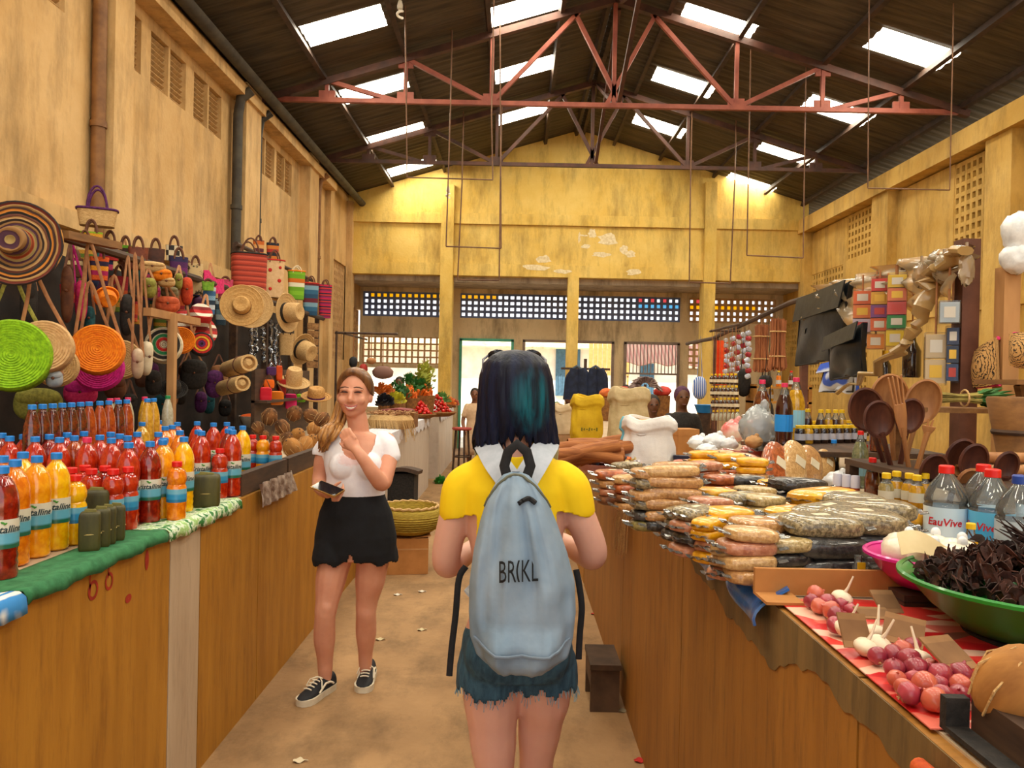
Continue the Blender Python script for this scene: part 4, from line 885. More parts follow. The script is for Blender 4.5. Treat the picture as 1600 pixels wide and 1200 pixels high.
def bottle_proto(kind, col, capc, text=False, lab=True):
    k = (kind, col[0], capc, lab)
    if k in BP_: return BP_[k]
    K = KIND[kind]; t = thing('juice_bottle' if kind != 'slim' else 'sauce_bottle', 'x', 'bottle'); mb = MB(); mb.lathe(K['prof'], 18); mb.build('body', fluid(*col), t)
    mb = MB(); mb.lathe(K['neck'], 14); mb.build('neck', fluid(*col), t)
    r, z0, z1 = K['cap']; mb = MB(); mb.lathe([(r, z0), (r, z1 - .002), (r - .002, z1)], 16); mb.build('cap', caps[capc], t)
    if lab and K['lab']:
        z0, z1, m = K['lab']; mb = MB(); rr = K['r'] + .0006; mb.sheet(lambda u, v: (rr * cos(2 * pi * u), rr * sin(2 * pi * u), z0 + (z1 - z0) * v), 20, 1, closed_u=True); lo = mb.build('label', globals()[m], t)
        if kind == 'tall':
            wrap_text(CRIS[0], CRIS[1], rr + .0008, (z0 + z1) / 2 + .012, 'lettering', m_ink, lo)
            mb = MB(); mb.ball((0, -rr - .001, z1 - .008), (.006, .001, .003), 8, 4, Euler((0, .5, 0)).to_matrix()); mb.ball((.006, -rr - .001, z1 - .011), (.005, .001, .0025), 8, 4, Euler((0, -.5, 0)).to_matrix()); mb.build('leaf_logo', M('logo_green', '#3d8a2c', rough=.5), lo)
    BP_[k] = t; return t
RED = ('red', '#a01c08', '#c23410'); DRED = ('deep_red', '#6d0f06', '#98200c'); ORG = ('orange', '#d66a08', '#ee8c14'); YOR = ('amber', '#e48c08', '#f4a818'); YEL = ('yellow', '#e8a404', '#f6c010'); BRN = ('brown', '#3c1206', '#7a2c0c'); RBR = ('rust', '#8c2e0a', '#b04c14'); HON = ('honey', '#b8841c', '#d8a838'); CLR = ('pale', '#a8a48c', '#c0bca8')
# (cap px, cap top py, kind, colour, cap, base height above worktop)
front = [(4, 729, 'tall', DRED, 'blue'), (24, 719, 'tall', ORG, 'blue'), (58, 713, 'tall', YOR, 'blue'), (89, 708, 'tall', YEL, 'blue'), (117, 743, 'small', YEL, 'red'),
         (211, 692, 'tall', RED, 'blue'), (230, 690, 'tall', DRED, 'blue'), (247, 688, 'tall', YOR, 'blue'), (265, 685, 'tall', YOR, 'blue'), (277, 684, 'tall', YEL, 'blue'), (291, 722, 'small', ORG, 'red'),
         (348, 673, 'tall', RED, 'blue'), (357, 671, 'tall', DRED, 'blue'), (364, 667, 'tall', YOR, 'blue'), (377, 666, 'tall', YEL, 'blue'), (395, 680, 'small', RED, 'red'), (411, 681, 'small', YOR, 'red'), (431, 682, 'small', RED, 'red')]
second = [(36, 707, 'tall', YEL, 'blue'), (4, 713, 'tall', ORG, 'blue'), (114, 731, 'small', RED, 'red'), (135, 728, 'small', RED, 'red'), (146, 733, 'small', RED, 'red'), (166, 728, 'small', DRED, 'red'), (177, 733, 'small', RED, 'red'), (200, 729, 'small', RED, 'red'), (307, 702, 'small', RED, 'red'), (336, 701, 'small', RED, 'red'),
          (318, 674, 'tall', RED, 'blue'), (300, 673, 'tall', RED, 'blue'), (292, 673, 'tall', ORG, 'blue')]
third = [(3, 685, 'tall', DRED, 'blue'), (15, 690, 'tall', RED, 'blue'), (37, 687, 'tall', RED, 'blue'), (55, 691, 'tall', RED, 'blue'), (77, 687, 'tall', DRED, 'blue'), (93, 692, 'tall', RED, 'blue'), (105, 684, 'tall', RED, 'blue'), (116, 689, 'tall', RBR, 'blue'), (136, 692, 'tall', RED, 'pink'), (131, 682, 'tall', RBR, 'blue'), (156, 688, 'tall', RED, 'blue'), (174, 693, 'tall', RED, 'blue'), (173, 683, 'tall', RBR, 'blue'), (187, 686, 'tall', RED, 'blue'), (199, 689, 'tall', DRED, 'blue'), (224, 683, 'tall', RED, 'blue'), (238, 683, 'tall', RED, 'blue')]
fourth = [(35, 670, 'tall', DRED, 'blue'), (166, 665, 'tall', RBR, 'blue'), (196, 664, 'tall', HON, 'blue'), (222, 666, 'tall', HON, 'blue'), (248, 663, 'tall', ORG, 'blue'), (258, 673, 'tall', ORG, 'blue'), (269, 671, 'tall', ORG, 'blue'), (277, 666, 'tall', RBR, 'blue'), (308, 665, 'tall', RED, 'blue'), (334, 667, 'tall', RED, 'blue'), (354, 666, 'tall', RED, 'blue')]
back = [(54, 634, BRN, 'blue'), (67, 635, BRN, 'blue'), (81, 635, BRN, 'blue'), (97, 634, BRN, 'blue'), (110, 637, BRN, 'blue'), (126, 635, BRN, 'blue'), (139, 636, RBR, 'blue'), (156, 636, RBR, 'blue'), (170, 638, RBR, 'blue'), (185, 639, BRN, 'blue'), (198, 636, RBR, 'blue'), (230, 635, HON, 'blue'), (240, 635, HON, 'blue')]
back2 = [(172, 622, CLR, 'pink'), (183, 620, CLR, 'pink'), (200, 622, CLR, 'pink'), (226, 621, HON, 'pink'), (262, 635, CLR, 'green')]
ents = []
for nm, row in (('front row', front), ('second row', second), ('third row', third), ('fourth row', fourth)):
    for px, py, kd, c, cp in row:
        p = Wz(px, py, LZT + KIND[kd]['H'] - (.02 if nm in ('third row', 'fourth row') else 0)); ents.append([nm, p.x, p.y, KIND[kd]['r'] + .001, kd, c, cp, LZT])
SH = LZT + .17
for nm, row, d in (('dark back row', back, 3.25), ('rearmost row', back2, 3.6)):
    for px, py, c, cp in row:
        p = Wx(px, py, -1.93 if nm[0] == 'd' else -2.08); ents.append([nm, p.x, p.y, .034, 'slim', c, cp, SH])
for it in range(220):                                  # nudge apart so no two bottles share space
    for i in range(len(ents)):
        a = ents[i]
        for j in range(i):
            b = ents[j]
            if abs(a[7] - b[7]) > .15: continue
            dx, dy = a[1] - b[1], a[2] - b[2]; m = a[3] + b[3]; d2 = dx * dx + dy * dy
            if d2 < m * m:
                d = sqrt(d2) or 1e-4; k = (m - d) / d / 2; a[1] += dx * k; a[2] += dy * k; b[1] -= dx * k; b[2] -= dy * k
        a[1] = min(a[1], LX - a[3] - .012)
        if a[7] == LZT: a[1] = max(a[1], LX - .885 + a[3])
rows = {}
for nm, x, y, r, kd, c, cp, z in ents:
    o = place(bottle_proto(kd, c, cp), (x, y, z + .002), R.uniform(-.2, .2) + atan2(-x, y)); o['_d'] = {'tall': 'tall', 'small': 'short round', 'slim': 'slim'}[kd] + ' ' + c[0].replace('_', ' ') + ' bottle with ' + {'blue': 'blue', 'red': 'red', 'pink': 'pink', 'green': 'green'}[cp] + ' cap'; rows.setdefault(nm, []).append(o)
for nm, os_ in rows.items():
    number(os_, lambda o: o['_d'], f'in the {nm}', group='bottles on the left counter')
    for o in os_: del o['_d']
# raised plank shelf for the back row
ymn = min(e[2] for e in ents if e[7] > LZT + .1) - .15; ymx = max(e[2] for e in ents if e[7] > LZT + .1) + .15; xmn = min(e[1] for e in ents if e[7] > LZT + .1) - .1; xmx = max(e[1] for e in ents if e[7] > LZT + .1) + .06
m_wood = M('wood_worn', '#6e4a28', '#94683a', 6, 0.7, 0.2, stretch=(3, .5, 3)); m_woodd = M('wood_dark', '#33231a', '#523a28', 6, 0.7, 0.2, stretch=(3, .5, 3)); m_woodl = M('wood_pale', '#a5774a', '#c0925e', 6, 0.7, 0.2, stretch=(1, 1, .3))
t = thing('bottle_shelf', 'raised plank shelf under the dark back row of bottles', 'shelf')
m = MB(); m.bx(xmn, xmx, ymn, ymx, SH - .03, SH); m.build('plank', m_woodd, t, smooth=False)
for x in (xmn + .03, xmx - .03):
    for y in (ymn + .05, ymx - .05): m = MB(); m.bx(x - .025, x + .025, y - .025, y + .025, 0 if x < LX - .95 else LZT + .001, SH - .03); m.build('leg', m_woodd, t, smooth=False)
for x, y in [(e[1], e[2]) for e in ents if e[0] == 'rearmost row']: pass
m = MB(); m.bx(xmn, xmn + .001, ymn, ymn + .001, SH, SH + .001)
# cloth strips along the counter edge
m_cg = M('cloth_green', '#1e5c34', '#34774a', 25, 0.85, 0.3); m_cb = M('cloth_blue_white', '#2f7ec0', '#e8e6da', 9, 0.8, tex='wavex', dist=2)
m_cp = M('cloth_leaf_print', '#1f5c2a', '#d8e4cc', 26, 0.7, 0.2, stops=[(0, '#1f5c2a'), (.42, '#2f7a34'), (.5, '#dfe8d4'), (.58, '#8cb860'), (1, '#f0f0e4')])
def edge_cloth(name, label, y0, y1, inn, drop, mat, wav=.010):
    mb = MB(); n = int((y1 - y0) / .03)
    def fn(u, v):
        y = y0 + (y1 - y0) * v; s = u * (inn + drop)
        wv = wav * sin(y * 31) + wav * .6 * sin(y * 73)
        if s < inn: return (LX - inn + s + .012, y, LZT + .0035 + (.004 if s > inn * .7 else 0))
        q = s - inn; return (LX + .012 + .008 * sin(min(1, q / .02) * pi / 2) + wv * .5 * q / drop, y, LZT + .006 - q * (1 + wv * 6))
    mb.sheet(fn, 10, n, thick=-.0025); o = mb.build(name, mat, angle=180); return tag(o, label, 'cloth')
edge_cloth('edge_cloth', 'green cloth edging beneath the nearest juice bottles', 1.93, 2.72, .15, .032, m_cg)
edge_cloth('edge_cloth', 'blue and white cloth corner at the near left counter edge', 1.55, 1.925, .15, .05, m_cb)
edge_cloth('edge_cloth', 'leaf-printed plastic edging before the tied leaf packet', 2.73, 3.45, .14, .045, m_cp)
# leaf-wrapped packets
m_leaf = M('leaf_wrap', '#2c2a10', '#4f4a1e', 14, 0.55, 0.4, stretch=(1, 1, .3)); m_fol = M('leaf_fold', '#55501c', '#827a34', 14, .55)
pk = []
def packet(px, py, wd, hh, z=LZT, rz=.4, tied=True):
    p = Wz(px, py, z); t = thing('leaf_packet', 'x', 'packet', (p.x, p.y, z + .001), rz); mb = MB(); mb.ball((0, 0, hh / 2), (wd / 2, wd * .42, hh / 2), 16, 10, None, .25); mb.build('wrap', m_leaf, t)
    mb = MB(); mb.box((0, 0, hh - .002), (wd * .7, wd * .25, .02), (0, .1, 0), .7); mb.build('fold', m_fol, t); mb = MB(); mb.tube([(wd / 2 * 1.02 * cos(a), wd * .43 * sin(a), hh * .45) for a in [2 * pi * k / 16 for k in range(16)]], .002, 4, closed=True); mb.build('tie', M('twine', '#a89458', rough=.8), t); pk.append(t); return t
for px, py, w_, h_ in ((140, 862, .062, .125), (157, 856, .058, .125), (168, 852, .05, .125), (181, 846, .055, .12)): packet(px, py, w_, h_)
packet(150, 838, .08, .16); number(pk, 'dark olive leaf-wrapped packet', 'beside the yellow bottle', group='leaf-wrapped packets'); pk.clear()
packet(322, 793, .11, .14, rz=.3)['label'] = 'large dark leaf-wrapped packet standing alone at the counter edge'; packet(316, 768, .085, .17, rz=.5)['label'] = 'leaf-wrapped packet poking up behind the large lone packet'
# ------------------------------------------------------------------ rack of hats, bags and baskets
XK = -2.45
def H(px, py, x=XK): return Wx(px, py, x)
def px2m(px, p): return px * p.y / FPX
rk = thing('display_rack', 'rough wooden pole rack carrying the hats, bags and baskets', 'rack', (XK, 3.6, 0))
fr_ = fixp(rk)
for a, b_, r in (((XK - .02, 3.3, 2.32), (XK - .02, 9.8, 2.32), .028), ((XK - .35, 3.3, 2.42), (XK - .35, 9.8, 2.42), .028)): m = MB(); m.tube([a, b_], r, 8); fr_(m.build('rail', m_woodd))
m = MB(); m.tube([(XK - .12, 7.0, 2.78), (XK - .12, 9.6, 2.78)], .022, 8); fr_(m.build('rail', m_woodd))
for y in (7.1, 9.5): m = MB(); m.bar((XK - .16, y, 0), (XK - .16, y, 2.8), .05); fr_(m.build('post', m_woodd, smooth=False))
for y in (3.4, 5.6, 7.7, 9.7):
    for x in (XK - .02, XK - .35): m = MB(); m.bar((x - .05, y, 0), (x - .05, y, 2.36), .05); fr_(m.build('post', m_woodd, smooth=False))
a, b_ = H(270, 490, -2.22), H(268, 660, -2.22); m = MB(); m.bar((a.x, a.y, a.z), (a.x, a.y, 0), .045); fr_(m.build('post', m_woodl, smooth=False))
m = MB(); m.bar(H(230, 487, -2.25), H(308, 503, -2.25), .05); fr_(m.build('crossbar', m_woodl, smooth=False))
m = MB(); m.bar(H(98, 366, -2.3), H(183, 384, -2.3), .06, .04); fr_(m.build('shelf_board', m_wood, smooth=False))
m_dark_backdrop = M('added_dark_backdrop', '#1c1613', '#33261e', 5, .9, .3)
m = MB(); m.sheet(lambda u, v: (XK - .55 + .05 * sin(u * 60) * (1 - .5 * v), 3.2 + 7.2 * u, .35 + 2.0 * v), 150, 8, thick=.01); tag(m.build('added_dark_backdrop', m_dark_backdrop), 'added dark sheet standing in for the darkness behind the bag rack', 'cloth')  # added sheet, its near-black colour paints the darkness between the hung goods
m_strap = M('strap_tan', '#8a5a34', '#a8744a', 20, .7); m_strapd = M('strap_brown', '#4e2a18', '#6c4026', 20, .7); m_straw = M('straw_pale', '#b48e58', '#d4b07a', 60, .85, .4, stretch=(1, 1, 4))
def coil_mat(name, cols, scale=30): return M('coil_' + name, None, None, scale, .8, .3, tex='noise', stops=[(i / max(1, len(cols) - 1) * .5 + .25, c) for i, c in enumerate(cols)])
def strap(parent_fix, A, B, top, mat, wd=.0085):
    m = MB(); A, B, top = Vector(A), Vector(B), Vector(top); pp, rr = spline([(A, wd), (A.lerp(top, .55) + Vector((0, 0, .0)), wd), (top + Vector((0, 0, .0)), wd), (B.lerp(top, .55), wd), (B, wd)], 6); m.tube(pp, rr, 8, flat=.28, up=(0.5, -.8, 0)); return parent_fix(m.build('strap', mat))
VN = Vector((.42, -.9, .12))
def round_bag(px, py, rpx, mat, label, n=VN, th=.10, x=XK, top=None, straps=m_strap, group='round bags on the rack', rings=None):
    p = H(px, py, x); r = px2m(rpx, p); t = thing('round_bag', label, 'bag', p, group=group); q = toward(n); nr = max(6, int(r / .011)); prof = [(.0, -th / 2), (r * .96, -th / 2), (r, -th / 2 + .012)]
    k = 5
    for i in range(k): z = -th / 2 + .012 + (th - .024) * (i + .5) / k; prof += [(r + .004, z), (r, z + (th - .024) / k / 2)]
    prof += [(r, th / 2 - .012), (r * .97, th / 2)]
    for i in range(nr, 0, -1): rr = r * .97 * i / nr; prof += [(rr - r * .97 / nr * .25, th / 2 + .004), (max(0, rr - r * .97 / nr), th / 2)]
    m = MB(); m.lathe(prof, 36, (0, 0, 0), q); bd = m.build('body', mat, t, angle=60)
    if rings:
        for j, (fr, mm) in enumerate(rings): mb = MB(); mb.lathe([(r * fr, th / 2 + .001), (r * fr, th / 2 + .0065), (r * (fr - .16), th / 2 + .0065), (max(.001, r * (fr - .17)), th / 2 + .001)], 32, (0, 0, 0), q); mb.build('woven_ring', mm, t)
    if top:
        T = H(top[0], top[1], x - .05) - p; side = Vector((.0, 0, 1)).cross(Vector(n)).normalized()
        f = lambda o: (setattr(o, 'parent', t), o)[1]
        strap(f, side * r * .85 + Vector((0, 0, r * .4)), -side * r * .85 + Vector((0, 0, r * .4)), T, straps)
    return t
def hat(px, py, rpx, mat, label, n=VN, x=XK, crown=.45, ch=.5, band=None, curl=.12, group='straw hats on the rack', elong=1.0):
    p = H(px, py, x) if x is not None else px; r = px2m(rpx, p); t = thing('straw_hat', label, 'hat', p, group=group); q = toward(n); rc = r * crown
    m = MB(); m.sheet(lambda u, v: Vector(p * 0) + q @ Vector((cos(2 * pi * u) * (rc + (r - rc) * v) * elong, sin(2 * pi * u) * (rc + (r - rc) * v), r * curl * v * v + .004 * sin(v * 40))), 40, 16, closed_u=True, thick=.006); m.build('brim', mat, t, angle=180)
    m = MB(); h = r * ch; m.lathe([(rc * 1.02, 0), (rc * 1.0, h * .5), (rc * .94, h * .85), (rc * .8, h), (rc * .45, h * 1.0), (rc * .2, h * .9), (0, h * .88)], 32, (0, 0, 0), q, sx=elong); m.build('crown', mat, t)
    if band: m = MB(); m.lathe([(rc * 1.03, .002), (rc * 1.045, .003), (rc * 1.03, h * .22), (rc * 1.0, h * .22)], 32, (0, 0, 0), q, sx=elong); m.build('band', band, t)
    return t
def stripe_mat(name, cols, scale=1.0):
    """horizontal woven bands in object z"""
    if name in MATS: return MATS[name]
    m = bpy.data.materials.new(name); m.use_nodes = True; nt = NT(m); b = nt.n['Principled BSDF']; b.inputs['Roughness'].default_value = .8
    tc = nt.new('ShaderNodeTexCoord'); sp = nt.new('ShaderNodeSeparateXYZ'); nt.link(tc.outputs['Object'], sp.inputs[0]); fr = nt.new('ShaderNodeMath', operation='MULTIPLY'); fr.inputs[1].default_value = scale; nt.link(sp.outputs['Z'], fr.inputs[0]); ff = nt.new('ShaderNodeMath', operation='FRACT'); nt.link(fr.outputs[0], ff.inputs[0])
    r = ramp(nt, [(i / len(cols), c) for i, c in enumerate(cols)], ff.outputs[0], 'CONSTANT')
    n = nt.new('ShaderNodeTexChecker'); n.inputs['Scale'].default_value = 120; nt.link(tc.outputs['Object'], n.inputs['Vector']); mx = nt.new('ShaderNodeMix', data_type='RGBA', blend_type='MULTIPLY'); mx.inputs[0].default_value = .22; nt.link(r.outputs['Color'], mx.inputs[6]); nt.link(n.outputs['Color'], mx.inputs[7]); nt.link(mx.outputs[2], b.inputs['Base Color'])
    bp = nt.new('ShaderNodeBump'); bp.inputs['Strength'].default_value = .4; bp.inputs['Distance'].default_value = .003; nt.link(n.outputs['Fac'], bp.inputs['Height']); nt.link(bp.outputs['Normal'], b.inputs['Normal']); MATS[name] = m; return m
def basket(px, py, wpx, hpx, mat, label, x=XK, handles=m_strapd, hh=1.0, taper=.86, dp=.55, rim=None, rz=.45, tilt=0, motif=None, group='woven baskets along the rack'):
    """open woven shopper with two arched handles; px,py = middle of its body"""
    p = H(px, py, x); w_, h_ = px2m(wpx, p) * 1.05, px2m(hpx, p); t = thing('woven_basket', label, 'basket', p - Vector((0, 0, h_ / 2)), rot=(tilt, tilt * .5, rz), group=group); m = MB()
    pw = lambda s: math.copysign(abs(s) ** .55, s)
    def ring(z, k, off=0): return [Vector((w_ / 2 * k * pw(cos(a)) - off * pw(cos(a)), w_ / 2 * dp * k * pw(sin(a)) - off * pw(sin(a)), z)) for a in [2 * pi * j / 28 for j in range(28)]]
    zz = []; nb = max(6, int(h_ / .022))
    for i in range(nb): z = h_ * i / nb; k = taper + (1 - taper) * i / nb; zz += [(z, k), (z + h_ / nb * .5, k + .018)]
    zz.append((h_, 1.0)); vs = []; fs = []
    for z, k in zz: vs += ring(z, k)
    vs += ring(h_, 1.0, .008); vs += ring(h_ * .15, taper, .012); nrg = len(zz) + 2
    for i in range(nrg - 1):
        for j in range(28): fs.append((i * 28 + j, i * 28 + (j + 1) % 28, (i + 1) * 28 + (j + 1) % 28, (i + 1) * 28 + j))
    fs.append(tuple(range(27, -1, -1))); fs.append(tuple((nrg - 1) * 28 + j for j in range(28))); m.add(vs, fs); m.build('body', mat, t, angle=55)
    if rim: m = MB(); m.tube([v for v in ring(h_, 1.01)], .008, 6, closed=True); m.build('rim', rim, t)
    if motif:
        for i, (fx, fz, s) in enumerate(((-.22, .72, .20), (.22, .45, .2), (-.2, .22, .18), (.25, .8, .16))): m = MB(); m.ball((fx * w_, -w_ / 2 * dp * (taper + (1 - taper) * fz) * .97, fz * h_), (s * w_ * .5, .006, s * w_ * .5), 10, 6); m.build('flower_motif', motif, t)
    for s in (-1, 1): m = MB(); ha = w_ * .24; m.tube([(ha * cos(a), s * w_ / 2 * dp * .9, h_ * .93 + sin(a) * ha * 1.9 * hh) for a in [pi * k / 10 for k in range(11)]], .0075, 6); m.build('handle', handles, t)
    return t
multi = M('hat_rainbow', None, None, 1.0, .85, .3, tex='rings', scale_=None) if False else None
def ring_mat(name, cols, n=VN, ctr=None, f=14):
    m = bpy.data.materials.new(name); m.use_nodes = True; nt = NT(m); b = nt.n['Principled BSDF']; b.inputs['Roughness'].default_value = .85
    tc = nt.new('ShaderNodeTexCoord'); ln = nt.new('ShaderNodeVectorMath', operation='LENGTH'); nt.link(tc.outputs['Object'], ln.inputs[0]); nz = nt.new('ShaderNodeTexNoise', i_Scale=9.0, i_Detail=2.0); nt.link(tc.outputs['Object'], nz.inputs['Vector']); ma = nt.new('ShaderNodeMath', operation='MULTIPLY_ADD'); ma.inputs[1].default_value = .02; nt.link(nz.outputs['Fac'], ma.inputs[0]); nt.link(ln.outputs['Value'], ma.inputs[2])
    mu = nt.new('ShaderNodeMath', operation='MULTIPLY'); mu.inputs[1].default_value = f; nt.link(ma.outputs[0], mu.inputs[0]); fr = nt.new('ShaderNodeMath', operation='FRACT'); nt.link(mu.outputs[0], fr.inputs[0]); r = ramp(nt, [(i / len(cols), c) for i, c in enumerate(cols)], fr.outputs[0], 'CONSTANT'); nt.link(r.outputs['Color'], b.inputs['Base Color'])
    w_ = nt.new('ShaderNodeMath', operation='MULTIPLY'); w_.inputs[1].default_value = 420; nt.link(ma.outputs[0], w_.inputs[0]); sn = nt.new('ShaderNodeMath', operation='SINE'); nt.link(w_.outputs[0], sn.inputs[0]); bp = nt.new('ShaderNodeBump'); bp.inputs['Strength'].default_value = .6; bp.inputs['Distance'].default_value = .004; nt.link(sn.outputs[0], bp.inputs['Height']); nt.link(bp.outputs['Normal'], b.inputs['Normal'])
    MATS[name] = m; return m
m_rb = ring_mat('hat_rainbow', ['#3a2016', '#a88450', '#6a2a1c', '#2a1a18', '#b88038', '#7a4030', '#2f3430', '#a04a28', '#98804c', '#401c30', '#8a6438', '#32241c', '#b08a58', '#5c3020', '#24201c', '#c07828'], f=6.0)
m_lime = M('weave_lime', '#6c9c08', '#98cc18', 60, .8, .3); m_or = M('weave_orange', '#d86a04', '#f08c10', 60, .75, .3); m_mg = M('weave_magenta', '#a80c6c', '#d01e8c', 60, .75, .3); m_wh = M('weave_white', '#c8b898', '#e0d2b4', 60, .8, .3); m_redw = M('weave_red', '#9c1410', '#c82418', 60, .8, .3); m_blkw = M('weave_black', '#14110f', '#2a2420', 60, .8, .3); m_pur = M('weave_purple', '#3c1240', '#5c2060', 60, .8, .3); m_olv = M('weave_olive', '#6e6c28', '#94903c', 60, .8, .3); m_pink = M('weave_pink', '#c01858', '#e03878', 60, .8, .3); m_teal = M('weave_teal', '#124048', '#1e5c64', 60, .8, .3)
hat(26, 381, 68, m_rb, 'huge multicoloured striped sombrero at the top left of the rack', n=(.25, -.93, .1), x=-2.28, crown=.34, ch=.42, curl=.06)
round_bag(20, 556, 55, m_lime, 'big lime-green coiled round bag at the far left', x=-2.32, top=(18, 430), straps=m_olv)
round_bag(88, 572, 31, m_straw, 'small plain straw round bag half hidden under another', x=-2.36, th=.08)
round_bag(70, 543, 40, M('straw_cream', '#b8905e', '#d0aa78', 60, .85, .4), 'cream straw round bag hanging in front of the lime bag', x=-2.22, top=(52, 425))
round_bag(154, 574, 36, m_mg, 'magenta round bag tucked below the orange one', x=-2.36, top=(140, 440), th=.09)
round_bag(189, 562, 30, m_straw, 'flat tan round bag behind the orange one', x=-2.4, th=.06, top=(178, 430))
round_bag(153, 547, 38, m_or, 'bright orange round bag on long tan straps', x=-2.24, top=(140, 378))
round_bag(256, 540, 27, m_wh, 'white-rimmed round bag painted black, green and red', x=-2.3, top=(250, 420), rings=[(.86, m_blkw), (.6, M('weave_green', '#1c6c3c', '#2c8a50', 60, .8)), (.4, m_redw)])
round_bag(283, 532, 20, m_or, 'small orange and white purse beside the pale post', x=-2.36, th=.06, top=(285, 440))
round_bag(315, 538, 18, m_blkw, 'small round bag with red, yellow and black rings', x=-2.25, th=.06, top=(322, 460), rings=[(.85, m_redw), (.66, M('weave_gold', '#c89018', '#e0b030', 60, .8)), (.46, m_redw), (.28, m_pur)])
def oval_purse(px, py, wpx, hpx, mat, label, x=XK, n=VN, top=None, st=m_strap, flap=None, name='hand_purse'):
    p = H(px, py, x); w_, h_ = px2m(wpx, p), px2m(hpx, p); t = thing(name, label, 'purse', p, group='purses hanging on the rack'); q = Matrix.Rotation(atan2(n[0], -n[1]), 3, 'Z'); m = MB(); m.ball((0, 0, 0), (w_, .05, h_), 18, 12, q, .8); m.build('body', mat, t)
    m = MB(); m.ball(q @ Vector((0, -.02, h_ * .45)), (w_ * .92, .04, h_ * .52), 16, 10, q, .8); m.build('flap', flap or mat, t); m = MB(); m.ball(q @ Vector((0, -.062, h_ * .1)), .008, 8, 6); m.build('clasp', m_strapd, t)
    if top:
        T = H(top[0], top[1], x - .04) - p; f = lambda o: (setattr(o, 'parent', t), o)[1]; strap(f, q @ Vector((-w_ * .9, 0, h_ * .4)), q @ Vector((w_ * .9, 0, h_ * .4)), T, st, .007)
    return t
oval_purse(215, 568, 9, 24, M('purse_bone', '#b49c80', '#c8b296', 30, .6), 'bone-white oval purse on tan straps, left of its pair', x=-2.22, top=(211, 395))
oval_purse(228, 560, 9, 27, M('purse_ivory', '#cbbb9c', '#ddd0b4', 30, .6), 'ivory oval purse on tan straps, right of its pair', x=-2.26, top=(222, 400), n=(.7, -.7, 0))
oval_purse(198, 492, 10, 33, m_blkw, 'long black purse hanging between tan straps', x=-2.4, top=(200, 400)); oval_purse(140, 500, 8, 22, m_teal, 'slim dark teal purse left of the black purse', x=-2.5, top=(135, 390))
oval_purse(45, 470, 12, 40, m_blkw, 'black cloth bag hanging under the striped sombrero', x=-2.6, top=(45, 400)); oval_purse(105, 460, 9, 45, m_strapd, 'long dark brown bag right of the sombrero brim', x=-2.5, top=(110, 380), st=m_strapd)
oval_purse(127, 470, 9, 32, m_pink, 'crimson cloth purse on a magenta strap', x=-2.5, top=(112, 380), st=m_mg)
oval_purse(85, 592, 12, 14, M('purse_greyblue', '#8c98a4', '#aab2b8', 20, .6), 'pale blue-grey flat purse below the cream straw bag', x=-2.2, top=(92, 560))
oval_purse(126, 614, 24, 20, m_pink, 'pink spotted cloth bag above the dark bottles', x=-2.5, flap=m_mg)
oval_purse(60, 632, 34, 26, m_olv, 'dusty olive cloth bundle behind the dark bottles', x=-2.6)
oval_purse(252, 430, 16, 10, m_or, 'orange flap purse between two tan caps', x=-2.3); oval_purse(238, 418, 20, 9, m_straw, 'tan pointed straw cap on top of the purses', x=-2.34); oval_purse(260, 441, 13, 8, m_straw, 'plain tan oval clutch below the orange flap purse', x=-2.28)
oval_purse(233, 450, 11, 16, m_olv, 'olive leaf-shaped pouch left of the tan clutch', x=-2.3, top=(232, 420)); oval_purse(279, 440, 6, 13, m_olv, 'tiny olive pouch right of the tan clutch', x=-2.36, top=(280, 415))
oval_purse(265, 457, 13, 9, M('cap_khaki', '#5c5238', '#787050', 30, .8), 'khaki cloth cap under the tan clutch', x=-2.32)
oval_purse(262, 476, 18, 13, M('net_coral', '#a84424', '#cc6038', 40, .8, .4), 'coral knitted bag above the pale crossbar', x=-2.3, top=(246, 425)); oval_purse(292, 455, 9, 22, M('net_red', '#a82c14', '#c8481c', 40, .8, .4), 'red-orange twisted bag right of the coral bag', x=-2.36)
hat(166, 463, 18, m_or, 'small orange cone hat below the shelf board', n=(.6, -.6, -.5), crown=.75, ch=.9, x=-2.4)
hat(306, 506, 36, stripe_mat('stripe_redwhite', ['#b41410', '#b41410', '#e0d4c0', '#b41410', '#7c0c0c', '#e0d4c0'], 7), 'red and white striped floppy hat right of the crossbar', n=(.5, -.5, .55), crown=.5, ch=.9, x=-2.34, curl=-.3)
hat(270, 610, 22, m_blkw, 'black felt hat in the shade below the ringed bag', n=(.3, -.6, .7), x=-2.4, crown=.55, ch=.7); oval_purse(303, 585, 20, 24, m_blkw, 'black leather handbag behind the pale post', x=-2.45, top=(300, 540)); oval_purse(335, 600, 14, 22, m_pur, 'dark plum handbag left of the rolled mats', x=-2.4)
oval_purse(240, 598, 12, 20, m_blkw, 'black drawstring bag below the painted round bag', x=-2.5); oval_purse(180, 606, 16, 18, m_strapd, 'brown leather satchel below the tan round bag', x=-2.55)
lot = []
for k in range(12):
    nm, mt = (('black', m_blkw), ('dark brown', m_strapd), ('plum', m_pur), ('dark teal', m_teal), ('chestnut', m_strap))[k % 5]; px, py = 205 + k * 15 + R.uniform(-4, 4), 585 + R.choice((0, 28, 48)) + R.uniform(-5, 5); o = oval_purse(px, py, R.uniform(9, 15), R.uniform(12, 19), mt, 'x', x=-2.62, top=(px, py - 34), st=m_strapd); o['_n'] = nm + ' leather purse'; lot.append(o)
number(lot, lambda o: o['_n'], 'in the shaded lower rack', group='dark purses in the shade')
for o in lot: del o['_n']
